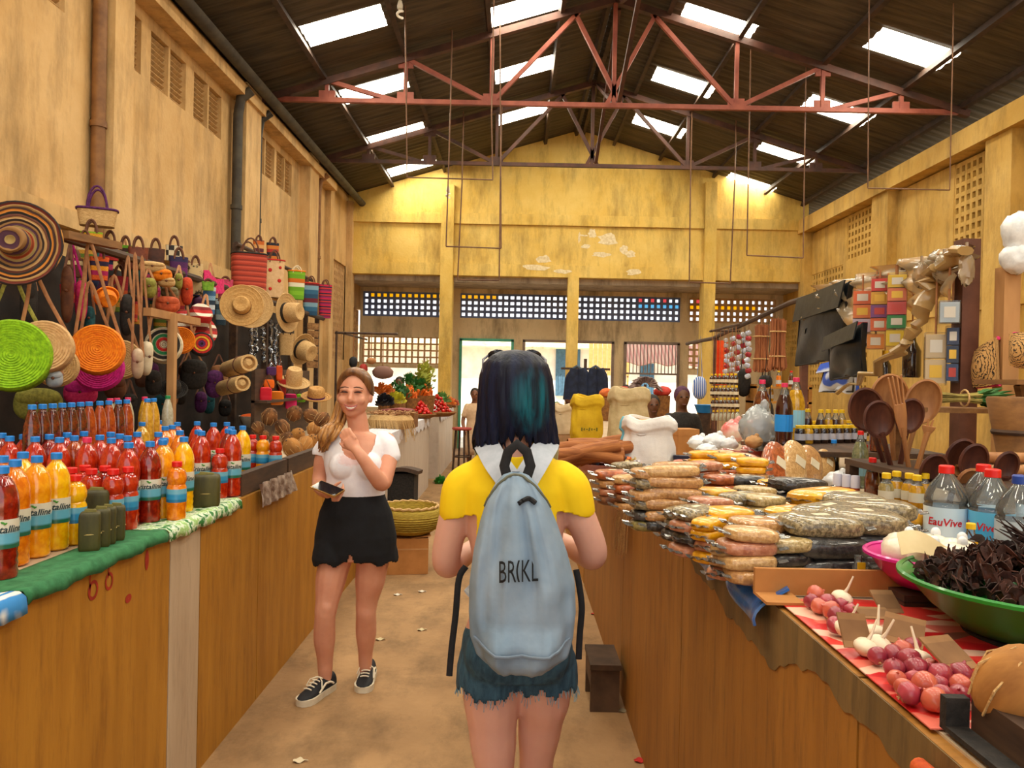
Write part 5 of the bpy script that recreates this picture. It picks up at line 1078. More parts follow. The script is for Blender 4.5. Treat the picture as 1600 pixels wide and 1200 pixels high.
# baskets: upper row
basket(152, 341, 54, 26, m_straw, 'wide straw basket with purple ends topping the rack', x=-2.65, rim=m_pur, hh=1.4, handles=m_pur, group=None)
uppers = [(143, 375, 30, 24, stripe_mat('stripe_lime', ['#8cb018', '#c81e2c', '#d89820', '#8cb018'], 9), 'lime and red'), (172, 392, 26, 30, stripe_mat('stripe_multi', ['#b81e1c', '#20508c', '#c88a10', '#6c1c4c', '#e0d0a0'], 8), 'red, blue and ochre'), (196, 398, 24, 28, stripe_mat('stripe_green', ['#6ca81c', '#d87018', '#6ca81c', '#402418'], 10), 'green and orange'), (216, 404, 28, 34, M('leather_rust', '#5c2814', '#7c3c20', 20, .6), 'rust brown'), (243, 404, 26, 30, M('leather_dark', '#38190f', '#542a18', 20, .6), 'dark brown'),
          (272, 396, 24, 24, M('check_mono', '#2a2220', '#d4c4a4', 26, .7, tex='check'), 'small checked'), (279, 428, 26, 52, stripe_mat('stripe_purple', ['#501c58', '#2c2450', '#501c58', '#6c2468'], 6), 'deep purple'), (305, 436, 22, 48, M('weave_floral', '#c8ac7c', '#1c1814', 16, .8, lo=.55, hi=.6), 'cream and black flowered'), (155, 420, 26, 36, stripe_mat('stripe_hot', ['#e0601c', '#b0185c', '#f0a020', '#281a40'], 9), 'hot orange and magenta')]
for px, py, w_, h_, mt, nm in uppers: basket(px, py, w_, h_, mt, f'{nm} woven basket in the upper row of the rack', x=-2.62 if py < 400 else -2.5, hh=1.4)
palette = [('crimson', '#a01828'), ('ochre', '#c08a28'), ('plum', '#4c1c48'), ('moss green', '#5c7420'), ('burnt orange', '#c8541c'), ('navy', '#1c2c54'), ('natural straw', '#b8925c'), ('chestnut', '#5c3018'), ('teal', '#1c5c60'), ('rose', '#c03868')]
lot = []
for k in range(30):
    px = 110 + k * 7.6 + R.uniform(-3, 3); py = 388 + (px - 110) * .30 + R.choice((0, 34, 70)) + R.uniform(-6, 6); nm, c = palette[(k * 7) % 10]
    if k % 3 == 2: o = oval_purse(px, py, R.uniform(7, 11), R.uniform(10, 20), M('cl_' + nm, c, c, 30, .7), f'{nm} cloth pouch', x=-2.62, top=(px, py - 40))
    else: o = basket(px, py, R.uniform(20, 28), R.uniform(26, 38), stripe_mat('stp_' + nm + str(k % 3), [c, palette[(k * 3 + 4) % 10][1], c, '#d8c090' if k % 2 else c], R.uniform(7, 12)), f'{nm} banded woven basket', x=-2.64, hh=R.uniform(1.2, 2.0), rz=R.uniform(.1, .8))
    o['_n'] = o['label']; lot.append(o)
number(lot, lambda o: o['_n'], 'in the dense rack row', group='baskets and pouches packed on the rack')
for o in lot: del o['_n']
m = MB(); a, b_ = H(318, 422, -2.45), H(362, 448, -2.45); m.sheet(lambda u, v: a.lerp(b_, u) + Vector((.02 * sin(u * 14), 0, -.12 * v + .01 * sin(u * 25))), 14, 3, thick=.008); tag(m.build('folded_shawl', m_pink), 'hot pink shawl folded over the rail beside the pipe', 'shawl')
basket(327, 470, 18, 42, stripe_mat('stripe_sky', ['#3c6c9c', '#c8d4dc', '#24384c', '#88b4d0'], 7), 'blue and white printed shopper under the pink shawl', x=-2.4, hh=.8); basket(345, 488, 16, 40, stripe_mat('stripe_sky2', ['#28485c', '#a8bcc4', '#5c8090'], 8), 'grey-blue printed shopper left of the straw hat', x=-2.4, hh=.8); basket(325, 447, 18, 14, M('weave_grass', '#5c8c1c', '#80ac34', 40, .8), 'short grass-green basket under the pink shawl', x=-2.38, hh=.5)
basket(352, 452, 22, 30, M('weave_rose', '#9c2448', '#c44a68', 40, .8), 'rose pink basket left of the red coil basket', x=-2.5, hh=.6)
basket(389, 431, 50, 66, stripe_mat('stripe_coral', ['#b03a24', '#c8503a', '#8c2c1c'], 22), 'tall coral-red coiled basket hung above the straw hat', x=-2.4, rim=m_blkw, hh=1.15, taper=.95, dp=.8)
basket(428, 436, 30, 58, M('weave_flower', '#d0a878', '#dcb88c', 30, .8, .2), 'cream basket with red flowers beside the coral basket', x=-2.5, rim=m_redw, hh=1.3, motif=m_redw)
basket(404, 388, 16, 24, stripe_mat('stripe_band', ['#c8641c', '#5c1c2c', '#d8a060'], 9), 'small banded basket behind the coral basket handles', x=-2.62, hh=1.2); basket(426, 393, 18, 26, stripe_mat('stripe_band2', ['#d07828', '#1c2030', '#b02c20'], 9), 'orange-topped small basket above the flowered one', x=-2.62, hh=1.2)
basket(463, 446, 25, 44, stripe_mat('stripe_limeor', ['#6ca818', '#80bc20', '#6ca818', '#e8e4c8', '#d06c10'], 4.4), 'lime-green basket with orange rim', x=-2.45, rim=m_or, hh=.9, handles=m_wh)
basket(485, 468, 23, 50, stripe_mat('stripe_bluegrey', ['#1c4a6c', '#2c6488', '#7ca4b8', '#6c1c2c'], 5), 'blue printed basket with crimson rim', x=-2.45, rim=m_redw, hh=1.3); basket(508, 471, 19, 52, stripe_mat('stripe_magenta', ['#a0145c', '#6c1040', '#c83030', '#2c1440', '#d0183c'], 12), 'magenta striped shopper last in the basket row', x=-2.45, hh=1.2)
hat(378, 478, 33, M('straw_warm', '#b48648', '#cca264', 70, .8, .3), 'wide straw hat hung flat below the coral basket', n=(.22, -.95, .12), x=-2.2, band=m_strapd, crown=.42, ch=.5); hat(392, 480, 34, m_straw, 'second straw hat stacked right behind the wide one', n=(.3, -.93, .12), x=-2.3, crown=.42, ch=.4)
hat(446, 489, 31, m_straw, 'straw hat hung sideways with a black band', n=(.93, -.3, .05), x=-2.3, crown=.5, ch=.85, band=m_blkw); hat(470, 545, 26, m_straw, 'beige sun hat hanging low beside the rattan strip', n=(.8, -.4, -.3), x=-2.4, crown=.6, ch=.9, band=m_blkw)
basket(447, 538, 22, 34, m_straw, 'small straw tote below the sideways hat', x=-2.42, hh=.9, handles=m_blkw)
m_rat = M('rattan', '#7a5430', '#a87c4c', 30, .8, .3)
ra = thing('rattan_strip', 'hanging strip of folded rattan panels beside the pierced screen', 'rattan', H(489, 510, -2.4))
for k in range(6): m = MB(); m.box((0, 0, -.09 * k), (.13, .05, .075), (.1 * sin(k), .05, .3)); m.build('panel', m_rat, ra, smooth=False)
m_sil = M('tinsel_silver', '#c8d0dc', '#6c7480', 60, .15, .6, metal=.9)
for i, (px, y0, y1) in enumerate(((391, 508, 575), (400, 498, 590), (411, 512, 565), (422, 500, 580), (431, 505, 590), (437, 520, 575))):
    a, b_ = H(px, y0, -2.5), H(px + R.uniform(-2, 2), y1, -2.5); m = MB(); m.tube([a.lerp(b_, k / 24) + Vector((R.uniform(-.012, .012), R.uniform(-.012, .012), 0)) for k in range(25)], [.022 * R.uniform(.5, 1.2) for k in range(25)], 7); tag(m.build('tinsel_strand', m_sil), f'silver tinsel strand, {ordw(i + 1)} from the left below the straw hats', 'tinsel', 'silver tinsel strands')
pb_ = thing('peg_board', 'dark board on the counter that the little bright purses hang on', 'board'); m = MB(); m.bx(-2.15, -2.12, 6.25, 7.9, LZT + .001, 1.64); m.build('board', m_woodd, pb_, smooth=False); m = MB(); m.bx(-2.15, -2.02, 6.25, 7.9, 1.36, 1.38); m.build('ledge', m_woodd, pb_, smooth=False)
# small purses and boxes on the far end of the counter
def purse_box(px, py, wpx, hpx, col, label, x=-2.085, nm='small_purse'):
    p = H(px, py, x); w_, h_ = px2m(wpx, p), px2m(hpx, p); t = thing(nm, label, 'purse', p, .4, group='small bright purses'); mt = M('lea_' + col, col, rough=.5); m = MB(); m.ball((0, 0, 0), (w_ / 2, .03, h_ / 2), 14, 8, None, .4); m.build('body', mt, t); m = MB(); m.box((0, -.028, h_ * .2), (w_ * .8, .012, h_ * .5), (.15, 0, 0)); m.build('flap', mt, t, smooth=False); m = MB(); m.tube([(-w_ * .4, 0, h_ * .4), (0, 0, h_ * 1.1), (w_ * .4, 0, h_ * .4)], .006, 5); m.build('strap', m_strapd, t); return t
for px, py, w_, h_, c, l in ((424, 580, 15, 14, '#4c2460', 'purple'), (436, 583, 10, 24, '#d84c10', 'orange-red'), (420, 600, 17, 14, '#f07010', 'bright orange'), (415, 617, 19, 24, '#d81830', 'scarlet'), (432, 622, 22, 22, '#e07808', 'amber'), (441, 605, 12, 26, '#b01c18', 'dark red'), (454, 627, 19, 24, '#e01c70', 'hot pink'), (470, 622, 15, 13, '#7cc818', 'lime green')): purse_box(px, py, w_, h_, c, f'little {l} purse heaped beyond the coconuts')
hat(H(458, 600, -2.0), 0, 26, m_straw, 'tan felt hat standing above the hot pink purse', n=(.2, -.35, .9), x=None, crown=.5, ch=1.0); hat(H(494, 622, -1.9), 0, 24, M('straw_gold', '#a8783c', '#c89858', 70, .8, .3), 'golden straw hat with plum band behind the woman', n=(.1, -.3, .95), x=None, crown=.55, ch=.7, band=m_pur)
for px, py, rr, L, lab in ((372, 572, 13, .5, 'upper rolled straw mat right of the plum handbag'), (362, 603, 12, .5, 'lower rolled straw mat right of the plum handbag')):
    p = H(px, py, -2.2); r = px2m(rr, p); t = thing('rolled_mat', lab, 'mat', p); m = MB(); q = toward((.6, -.75, .1)); m.lathe([(r * .3, -L / 2), (r, -L / 2), (r * 1.02, 0), (r, L / 2), (r * .75, L / 2), (r * .7, L / 2 - .03), (r * .3, L / 2)], 18, (0, 0, 0), q); m.build('roll', m_straw, t); m = MB(); m.tube([q @ Vector((r * 1.04 * cos(a), r * 1.04 * sin(a), .08)) for a in [2 * pi * k / 18 for k in range(18)]], .006, 5, closed=True); m.build('tie', m_strapd, t)
# coconuts in a low tray, bowl of orange spice, plank front
m_coc = M('coconut_husk', '#4a2e18', '#8a5a30', 16, .9, .5, stretch=(1, 1, .4)); m_coco = M('coconut_pale', '#8c5c2c', '#b8803f', 14, .85, .5, stretch=(1, 1, .4))
def coconut_proto(mt):
    t = thing('coconut', 'x', 'coconut'); m = MB(); m.ball((0, 0, 0), (.058, .058, .070), 16, 12, None, 1.0, .012); m.build('husk', mt, t); m = MB()
    for k in range(3): m.ball((.018 * cos(k * 2.1), .018 * sin(k * 2.1), .066), (.007, .007, .004), 8, 4)
    m.build('eyes', m_woodd, t); m = MB()
    for k in range(8): a = k * .8; m.tube([(.04 * cos(a), .04 * sin(a), .05), (.062 * cos(a + .3), .062 * sin(a + .3), 0.0), (.045 * cos(a + .5), .045 * sin(a + .5), -.05)], .002, 4)
    m.build('fibre', m_straw, t, kind='stuff'); return t
cp = [coconut_proto(m_coc), coconut_proto(m_coco)]; nuts = []
for k, (px, py, s, i) in enumerate(((421, 651, 1.0, 0), (441, 668, .95, 0), (460, 646, 1.05, 0), (487, 650, 1.0, 0), (490, 670, .85, 1), (465, 680, 1.0, 1), (403, 668, .8, 0), (457, 700, 1.05, 1), (476, 694, .95, 1), (446, 686, .9, 0), (503, 655, .85, 0), (430, 688, .75, 0), (488, 690, .9, 1), (412, 680, .7, 0))):
    lay = {0: .25, 1: .165, 2: .08}[0 if py < 660 else 1 if py < 679 else 2]; p = Wz(px, py, LZT + lay); nuts.append(place(cp[i], p, R.uniform(0, 6), s, (R.uniform(-1, 1), R.uniform(-1, 1), R.uniform(0, 6))))
number(nuts, 'brown husky coconut', 'in the heap before the bright purses', group='coconuts on the left counter')
t = thing('plank_tray', 'grey weathered plank edging in front of the coconuts', 'tray'); 
for y0, y1 in ((3.55, 4.25), (4.28, 5.0)): m = MB(); m.bx(LX - .06, LX - .015, y0, y1, LZT, LZT + .10); m.build('plank', m_woodd, t, smooth=False)
m = MB(); m.bx(LX - .85, LX - .07, 3.9, 5.0, LZT + .001, LZT + .02); m.build('base', m_woodd, t, smooth=False)
p = Wz(391, 668, LZT); t = thing('spice_bowl', 'white rag-lined bowl heaped with orange spice', 'bowl', p + Vector((0, 0, .002))); m = MB(); m.lathe([(.05, 0), (.09, .04), (.115, .10), (.12, .12), (.112, .118), (.085, .05), (0, .03)], 24); m.build('bowl', M('enamel_white', '#d8d0c0', '#c4b8a4', 12, .6), t); m = MB(); m.lathe([(.112, .112), (.08, .135), (.04, .142), (0, .145)], 20); m.build('spice', M('spice_orange', '#d8480c', '#f06c1c', 40, .9, .4), t); m = MB(); m.tube([(.05, -.05, .13), (.1, .06, .19)], .006, 6); m.build('scoop', m_woodl, t)
sb = MB(); a, b_ = Wx(402, 757, LX + .01), Wx(455, 742, LX + .01); sb.sheet(lambda u, v: Vector((LX + .016 + .02 * v + .008 * sin(u * 30 + v * 3), a.y + (b_.y - a.y) * u, a.z - v * .11)), 24, 5, thick=.004); tag(sb.build('foil_sachets', M('foil_brown', '#6c5248', '#c8bcb4', 25, .3, .5, metal=.5)), 'strip of shiny brown sachets hanging off the left counter edge', 'sachets')
# ------------------------------------------------------------------ basket and box beside the woman in white
q = Wz(632, 898, 0); bxo = thing('cardboard_box', 'tan cardboard box on the floor under the woven basket', 'box', (q.x, q.y + .16, 0), .18)
m_card = M('cardboard', '#a06a34', '#b87e44', 5, .85, .1); m = MB(); m.bx(-.22, .16, -.16, .16, .002, .29); m.build('carton', m_card, bxo, smooth=False); m = MB(); m.bx(-.222, .162, -.162, -.158, .20, .21); m.build('seam', m_woodl, bxo, smooth=False); m = MB(); m.box((0.1, 0, .30), (.16, .30, .006), (0, -.12, 0)); m.build('flap', m_card, bxo, smooth=False)
q2 = (q.x + .01, q.y + .18, .31); wb = thing('woven_basket', 'big yellow-green woven palm basket standing on the cardboard box', 'basket', q2); m_palm = M('palm_yellow', '#8c7420', '#b49a38', 30, .75, .5, stretch=(1, 1, 5)); m = MB(); prof = [(.0, .0), (.17, .0), (.215, .03)]
for k in range(9): z = .03 + .17 * k / 9; rr = .215 + .05 * sin((k + .5) / 9 * pi * .8); prof += [(rr + .008, z + .009), (rr, z + .019)]
prof += [(.235, .205), (.238, .225), (.222, .222), (.205, .12), (.17, .03), (0, .03)]; m.lathe(prof, 40); m.build('body', m_palm, wb, angle=60); m = MB(); m.tube([(.232 * cos(a), .232 * sin(a), .222 + .006 * sin(a * 20)) for a in [2 * pi * k / 60 for k in range(60)]], .011, 6, closed=True); m.build('rim', m_straw, wb)
t = thing('black_crate', 'black crate with a brown lid behind the palm basket', 'crate', (W(632, 745, 7.1).x, 7.1, 0)); m = MB(); m.bx(-.13, .11, -.15, .15, 0, .72); m.build('bin', m_blkw, t, smooth=False); m = MB(); m.sheet(lambda u, v: (-.16 + .31 * u, -.19 + .38 * v, .75 + .03 * sin(u * pi) - .03 * v), 8, 8, thick=.035); m.build('lid', m_woodd, t)
# ================================================================== RIGHT STALL
def grain(name, c1, c2, sc=90, coat=.7): return M('grain_' + name, c1, c2, sc, .45, .35, coat=coat, lo=.4, hi=.6, detail=2)
G = {'tan': grain('tan', '#a87848', '#c4945c'), 'sand': grain('sand', '#b88e58', '#d0a870'), 'brown': grain('brown', '#5c3420', '#8c5834', 60), 'rust': grain('rust', '#8c4420', '#b86030', 60), 'pink': grain('pink', '#d05a44', '#e4806c'), 'yellow': grain('yellow', '#d89404', '#e8a80c', 40), 'grey': grain('grey', '#5c5038', '#9c8c68', 110), 'dark': grain('dark', '#1c1a1c', '#3c3836', 70), 'beige': grain('beige', '#9c8450', '#c0a878', 100), 'olive': grain('olive', '#6c6030', '#8c8048', 80), 'rosy': grain('rosy', '#a8684c', '#c08464', 70)}
GN = {'tan': 'tan powder', 'sand': 'sandy flour', 'brown': 'brown bean', 'rust': 'rust-brown nut', 'pink': 'coral pink', 'yellow': 'turmeric yellow', 'grey': 'grey peppercorn', 'dark': 'black peppercorn', 'beige': 'beige grain', 'olive': 'olive lentil', 'rosy': 'rosy brown'}
m_seal = clear_plastic('film_clear', '#f4f0ea', .95, .12); m_stick = M('sticker_cream', '#d8ccb0', rough=.6)
PKP = {}
def packet_proto(c, shape):
    k = (c, shape)
    if k in PKP: return PKP[k]
    L, w_, h = {'long': (.19, .075, .038), 'mid': (.13, .095, .036), 'big': (.20, .14, .055), 'sm': (.10, .07, .032)}[shape]
    t = thing('spice_packet', 'x', 'packet'); m = MB(); m.ball((0, 0, h / 2), (L / 2, w_ / 2, h / 2), 20, 10, None, .55, .012); m.build('bag', G[c], t)
    for s in (-1, 1): m = MB(); m.sheet(lambda u, v: (s * (L / 2 * .95 + .022 * u), (v - .5) * w_ * .85, h / 2 + .004 * sin(v * 14) + .004 * u), 2, 8, thick=.001); m.build('seal', m_seal, t)
    if shape in ('big', 'mid'): m = MB(); m.box((0, 0, h * .985 + .0005), (L * .22, w_ * .16, .001), (0, 0, .2)); m.build('sticker', m_stick, t)
    PKP[k] = t; return t
PKT = []
def pstack(px, py, cols, shape, rz, z0=RZT, dz=None, fan=.006):
    """stack of packets; px,py = where its foot stands in the photo"""
    p = Wz(px, py, z0); h = {'long': .034, 'mid': .032, 'big': .048, 'sm': .028}[shape]
    for i, c in enumerate(cols):
        o = place(packet_proto(c, shape), (p.x + R.uniform(-fan, fan), p.y + i * .004 + R.uniform(-fan, fan), z0 + .002 + i * h), rz + R.uniform(-.12, .12), R.uniform(.95, 1.05), (R.uniform(-.05, .05), R.uniform(-.06, .06), rz + R.uniform(-.12, .12))); o['_c'] = c; PKT.append((o, i, len(cols), shape)); 
# far left group
pstack(958, 790, ['brown', 'rosy', 'tan', 'rust'], 'mid', .1); pstack(985, 800, ['tan', 'brown', 'rust', 'sand'], 'mid', .05); pstack(978, 772, ['brown', 'pink', 'tan', 'grey'], 'mid', .15); pstack(1012, 775, ['tan', 'rust', 'tan'], 'mid', .05)
pstack(1015, 830, ['olive', 'dark', 'grey', 'tan', 'grey', 'tan'], 'mid', .08); pstack(1050, 832, ['dark', 'tan', 'tan', 'tan', 'tan', 'sand'], 'long', .06); pstack(1055, 795, ['tan', 'tan', 'sand', 'brown', 'tan'], 'long', .08); pstack(1045, 768, ['tan', 'brown', 'sand'], 'mid', .1)
pstack(1028, 752, ['rosy', 'grey'], 'mid', .2); pstack(1072, 752, ['tan', 'pink', 'pink'], 'mid', .15); pstack(1055, 740, ['brown'], 'mid', -.2)
pstack(1100, 788, ['tan', 'rosy', 'brown', 'rust', 'rosy'], 'mid', .4); pstack(1100, 762, ['tan', 'brown', 'rust', 'yellow', 'yellow'], 'mid', .1); pstack(1140, 768, ['tan', 'rust', 'rust', 'yellow', 'yellow'], 'mid', .0); pstack(1130, 800, ['tan', 'brown', 'rust', 'rust'], 'mid', .5)
pstack(1165, 800, ['dark', 'dark', 'dark', 'dark'], 'mid', .0); pstack(1175, 778, ['tan', 'rust', 'tan', 'yellow', 'yellow'], 'mid', -.3); pstack(1215, 808, ['dark', 'dark', 'rust', 'yellow'], 'mid', .2); pstack(1245, 815, ['dark', 'dark', 'dark'], 'big', .2); pstack(1130, 745, ['tan', 'sand', 'rust', 'sand'], 'mid', .3); pstack(1150, 730, ['sand', 'rosy', 'rosy'], 'mid', .1); pstack(1100, 735, ['tan', 'sand', 'sand'], 'mid', .0)
# near group
pstack(1085, 868, ['rosy', 'dark', 'rosy', 'grey'], 'mid', .5); pstack(1070, 845, ['dark', 'grey', 'grey'], 'mid', .6); pstack(1110, 848, ['tan', 'rosy', 'rosy', 'rosy'], 'mid', .35); pstack(1125, 828, ['tan', 'grey', 'yellow', 'yellow'], 'mid', .2); pstack(1160, 838, ['grey', 'beige', 'beige', 'grey'], 'mid', .3); pstack(1195, 842, ['beige', 'beige', 'beige', 'beige'], 'mid', .4); pstack(1150, 820, ['grey', 'olive', 'grey'], 'mid', .3); pstack(1180, 824, ['grey', 'beige', 'beige', 'beige'], 'mid', .2)
pstack(1112, 880, ['yellow', 'rosy', 'yellow', 'yellow'], 'sm', .7); pstack(1140, 872, ['tan', 'yellow', 'sand', 'yellow'], 'mid', .3); pstack(1170, 912, ['tan', 'sand', 'rosy', 'sand'], 'mid', .1); pstack(1135, 905, ['rosy', 'tan', 'sand'], 'sm', .8); pstack(1185, 895, ['tan', 'sand', 'tan', 'tan'], 'mid', .25); pstack(1225, 905, ['beige', 'dark', 'beige'], 'mid', .15); pstack(1235, 868, ['grey', 'beige', 'beige', 'yellow'], 'mid', .4); pstack(1240, 885, ['dark', 'beige', 'grey', 'grey'], 'mid', .3)
pstack(1285, 900, ['dark', 'dark', 'grey'], 'big', .1); pstack(1295, 875, ['dark', 'grey', 'grey'], 'big', .35); pstack(1345, 890, ['dark', 'dark', 'grey'], 'big', .1); pstack(1370, 868, ['dark', 'grey', 'grey'], 'big', -.1); pstack(1330, 850, ['grey', 'yellow', 'grey'], 'big', .2); pstack(1285, 842, ['olive', 'olive', 'yellow'], 'big', .3); pstack(1250, 838, ['beige', 'beige', 'yellow'], 'mid', .5); pstack(1385, 845, ['dark', 'yellow'], 'big', .0); pstack(1310, 825, ['olive', 'grey'], 'big', .2)
byc = {}
for o, i, n, shp in PKT: byc.setdefault(o['_c'], []).append(o)
for c, os_ in byc.items():
    number(os_, f'clear packet of {GN[c]}', 'among its like on the counter', group='spice packets on the right counter')
    for o in os_: del o['_c']
# blue bag under the packets' edge
m_bb = M('bag_blue', '#0c4c94', '#2468b4', 18, .35, .4, coat=.5); m = MB(); a, b_ = Wz(1062, 850, RZT), Wz(1150, 935, RZT)
m.sheet(lambda u, v: Vector((RXF + .05 - .075 * sin(v * pi * .6) + .01 * sin(u * 17), a.y + (b_.y - a.y) * u, RZT + .02 - .07 * v * (1 + .3 * sin(u * 9)))), 24, 6, thick=.006); tag(m.build('blue_plastic_bag', m_bb), 'blue plastic bag folded over the edge under the spice packets', 'bag')
t = thing('raffia_tassel', 'tan raffia strands dangling off the right counter edge', 'raffia', Wx(980, 800, RXF - .03)); m = MB()
for k in range(40): p0 = Wx(975 + R.uniform(-8, 10), 785, RXF - .015); m.tube([p0 - t.location, p0 - t.location + Vector((-.02 + R.uniform(-.01, .01), R.uniform(-.03, .03), -.10)), p0 - t.location + Vector((-.025 + R.uniform(-.015, .01), R.uniform(-.05, .05), -.24 + R.uniform(-.03, .03)))], .0016, 3)
m.build('strands', m_straw, t, kind='stuff')
# upright round flat bags
for k, (px, py, rr, c) in enumerate(((1215, 772, 34, 'rust'), (1245, 770, 34, 'sand'), (1268, 768, 30, 'tan'), (1292, 755, 22, 'sand'))):
    p = Wz(px, py, RZT); r = rr * p.y / FPX * 1.25; t = thing('round_flat_bag', f'round flat bag of pulses stood on edge, {ordw(k + 1)} from the left of four', 'bag', p + Vector((0, .03, r * .98)), group='round bags stood on edge'); q = toward((.55, -.8, .35)); m = MB(); m.ball((0, 0, 0), (r * .72, r, .028), 24, 10, q, .8); m.build('bag', G[c], t); m = MB(); m.box(q @ Vector((0, r * .1, .029)), (r * .5, r * .35, .003), q); m.build('sticker', m_stick, t, smooth=False)
for px, py, c, lab in ((1190, 745, '#d8b018', 'yellow printed pasta bag behind the turmeric packets'), (1165, 725, '#d88c6c', 'peach printed crisp bag behind the pasta bag'), (1185, 712, '#a83c28', 'dark red bag of sausages at the back of the counter'), (1150, 718, '#8c2c2c', 'maroon clear bag left of the dark red one')):
    p = Wz(px, py, RZT + .06); t = thing('snack_bag', lab, 'bag', p, .3, rot=(.5, .1, .3)); m = MB(); m.ball((0, 0, 0), (.10, .075, .035), 18, 10, None, .55, .02); m.build('pouch', M('pouch_' + c, c, '#e8d8b0', 14, .25, .2, coat=.8, lo=.5, hi=.75), t); m = MB(); m.sheet(lambda u, v: (.095 + .03 * u, (v - .5) * .13, .006 * sin(v * 20)), 2, 10, thick=.001); m.build('crimp', m_seal, t)
# ------------------------------------------------------------------ sacks
def sack(px, py, wpx, hpx, mat, label, z=RZT, fold=.25, lean=0.0, rz=.2, stripe=None, fill=None, dp=.7, depth=None):
    p = Wz(px, py, z) if depth is None else W(px, py, depth); d = p.y; w_, h_ = wpx * d / FPX, hpx * d / FPX; zb = z + .002 if depth is None else (RZT - .048 if depth > 6.02 else RZT + .002); h_ = h_ if depth is None else W(px, py - hpx, depth).z - zb; t = thing('sack', label, 'sack', Vector((p.x, d + w_ * .3, zb)), rz); m = MB()
    pr = [(0, .80), (.03, .93), (.15, 1.0), (.45, .97), (.68, .88), (.74, .90), (.80, 1.02), (.92, 1.0), (1.0, .90), (1.0, .82), (.93, .80)]
    def fn(u, v):
        x = v * (len(pr) - 1); i = min(int(x), len(pr) - 2); tt = x - i; z_ = pr[i][0] + (pr[i + 1][0] - pr[i][0]) * tt; k = pr[i][1] + (pr[i + 1][1] - pr[i][1]) * tt; a = 2 * pi * u; pw = lambda s: math.copysign(abs(s) ** .75, s)
        wr_ = 1 + .03 * sin(a * 5 + z_ * 9) + .02 * sin(a * 11 + z_ * 4); return (w_ / 2 * k * wr_ * pw(cos(a)) + lean * z_ * h_, w_ / 2 * dp * k * wr_ * pw(sin(a)), h_ * z_ + .012 * sin(a * 4) * (z_ > .7))
    m.sheet(fn, 48, 40, closed_u=True, thick=.004); m.build('cloth', mat, t, angle=180); m = MB(); m.lathe([(w_ * .41, h_ * .9), (w_ * .25, h_ * .95), (0, h_ * .97)], 24, (lean * h_, 0, 0), None, sy=dp); m.build('filling', fill or G['sand'], t)
    m = MB(); m.lathe([(w_ * .39, .004), (w_ * .2, .003), (0, .003)], 24, sy=dp); m.build('bottom', mat, t)
    if stripe:
        m = MB(); m.tube([Vector(fn(.49, v / 20)) + Vector((-.004, -.004, 0)) for v in range(18)], .008, 6); m.build('edge_stripe', stripe, t)
    return t
m_sw = M('sack_white', '#d4d2d0', '#e6e4e0', 8, .75, .35, bscale=30); m_sy = M('sack_yellow', '#c09a04', '#d4b018', 8, .75, .35, bscale=30); m_sb = M('sack_jute', '#a89468', '#c4b088', 8, .85, .35, bscale=40)
sack(1016, 738, 88, 84, m_sw, 'open white plastic sack with pale blue edge, folded down', stripe=M('stripe_cyan', '#6cb4c8', rough=.7), rz=.1)
s = sack(918, 672, 52, 54, m_sy, 'bright yellow sack with faint print beside the beige sacks', rz=.15, stripe=None, depth=6.6)
m = MB(); [m.box((-.07 + k * .022, -.113, .10), (.012, .002, .03 - .01 * (k % 3)), (0, .2 * (k % 2), 0)) for k in range(7)]; m.build('print', M('print_olive', '#6c6418', rough=.8), s, smooth=False, kind='stuff')
sack(985, 668, 66, 62, m_sb, 'big rolled-down jute sack behind the white sack', depth=6.2); sack(880, 672, 34, 40, M('sack_cream', '#b8a484', '#d0bc9c', 8, .85, .3), 'slumped cream sack left of the yellow sack', depth=7.2)
# cinnamon bark heap, tray of sweets
m_bark = M('bark_cinnamon', '#7c4420', '#b0703c', 14, .8, .4, stretch=(.3, 3, 3)); barks = []
bkp = thing('cinnamon_bark', 'x', 'bark'); m = MB(); m.sheet(lambda u, v: ((u - .5) * .36, .030 * cos(v * 4.2 + .3) * (1 + .2 * sin(u * 5)), .030 * sin(v * 4.2 + .3) + .02 * sin(u * 3)), 8, 8, thick=.003); m.build('curl', m_bark, bkp); m = MB(); m.sheet(lambda u, v: ((u - .5) * .28 + .02, .016 * cos(v * 4.6 + 2) + .004, .016 * sin(v * 4.6 + 2) + .008), 6, 7, thick=.003); m.build('inner_curl', m_bark, bkp)
for k in range(34):
    px = R.uniform(905, 985); py = 712 - (px - 905) * .22 + R.uniform(-8, 12); p = Wz(px, py, RZT + .05 + R.uniform(0, .07)); barks.append(place(bkp, p, 0, R.uniform(.8, 1.15), (R.uniform(-.4, .4), R.uniform(-.35, .1), R.uniform(-.35, .6))))
number(barks, 'curled cinnamon bark piece', 'in the heap by the white sack', group='cinnamon bark heap')
p = Wz(948, 742, RZT); t = thing('sweets_tray', 'round pink-rimmed tray under the wrapped sweets', 'tray', p + Vector((.02, .10, .002))); m = MB(); m.lathe([(.13, 0), (.16, .02), (.175, .05), (.168, .05), (.15, .025), (0, .02)], 28); m.build('dish', M('tray_pink', '#c89098', '#d8a8a8', 10, .5), t); c0 = t.location; sw = []
cols = ['#e8e8f0', '#d8702c', '#2c3848', '#b83c2c', '#c8b070', '#e8e8f0', '#58402c']; swp = []
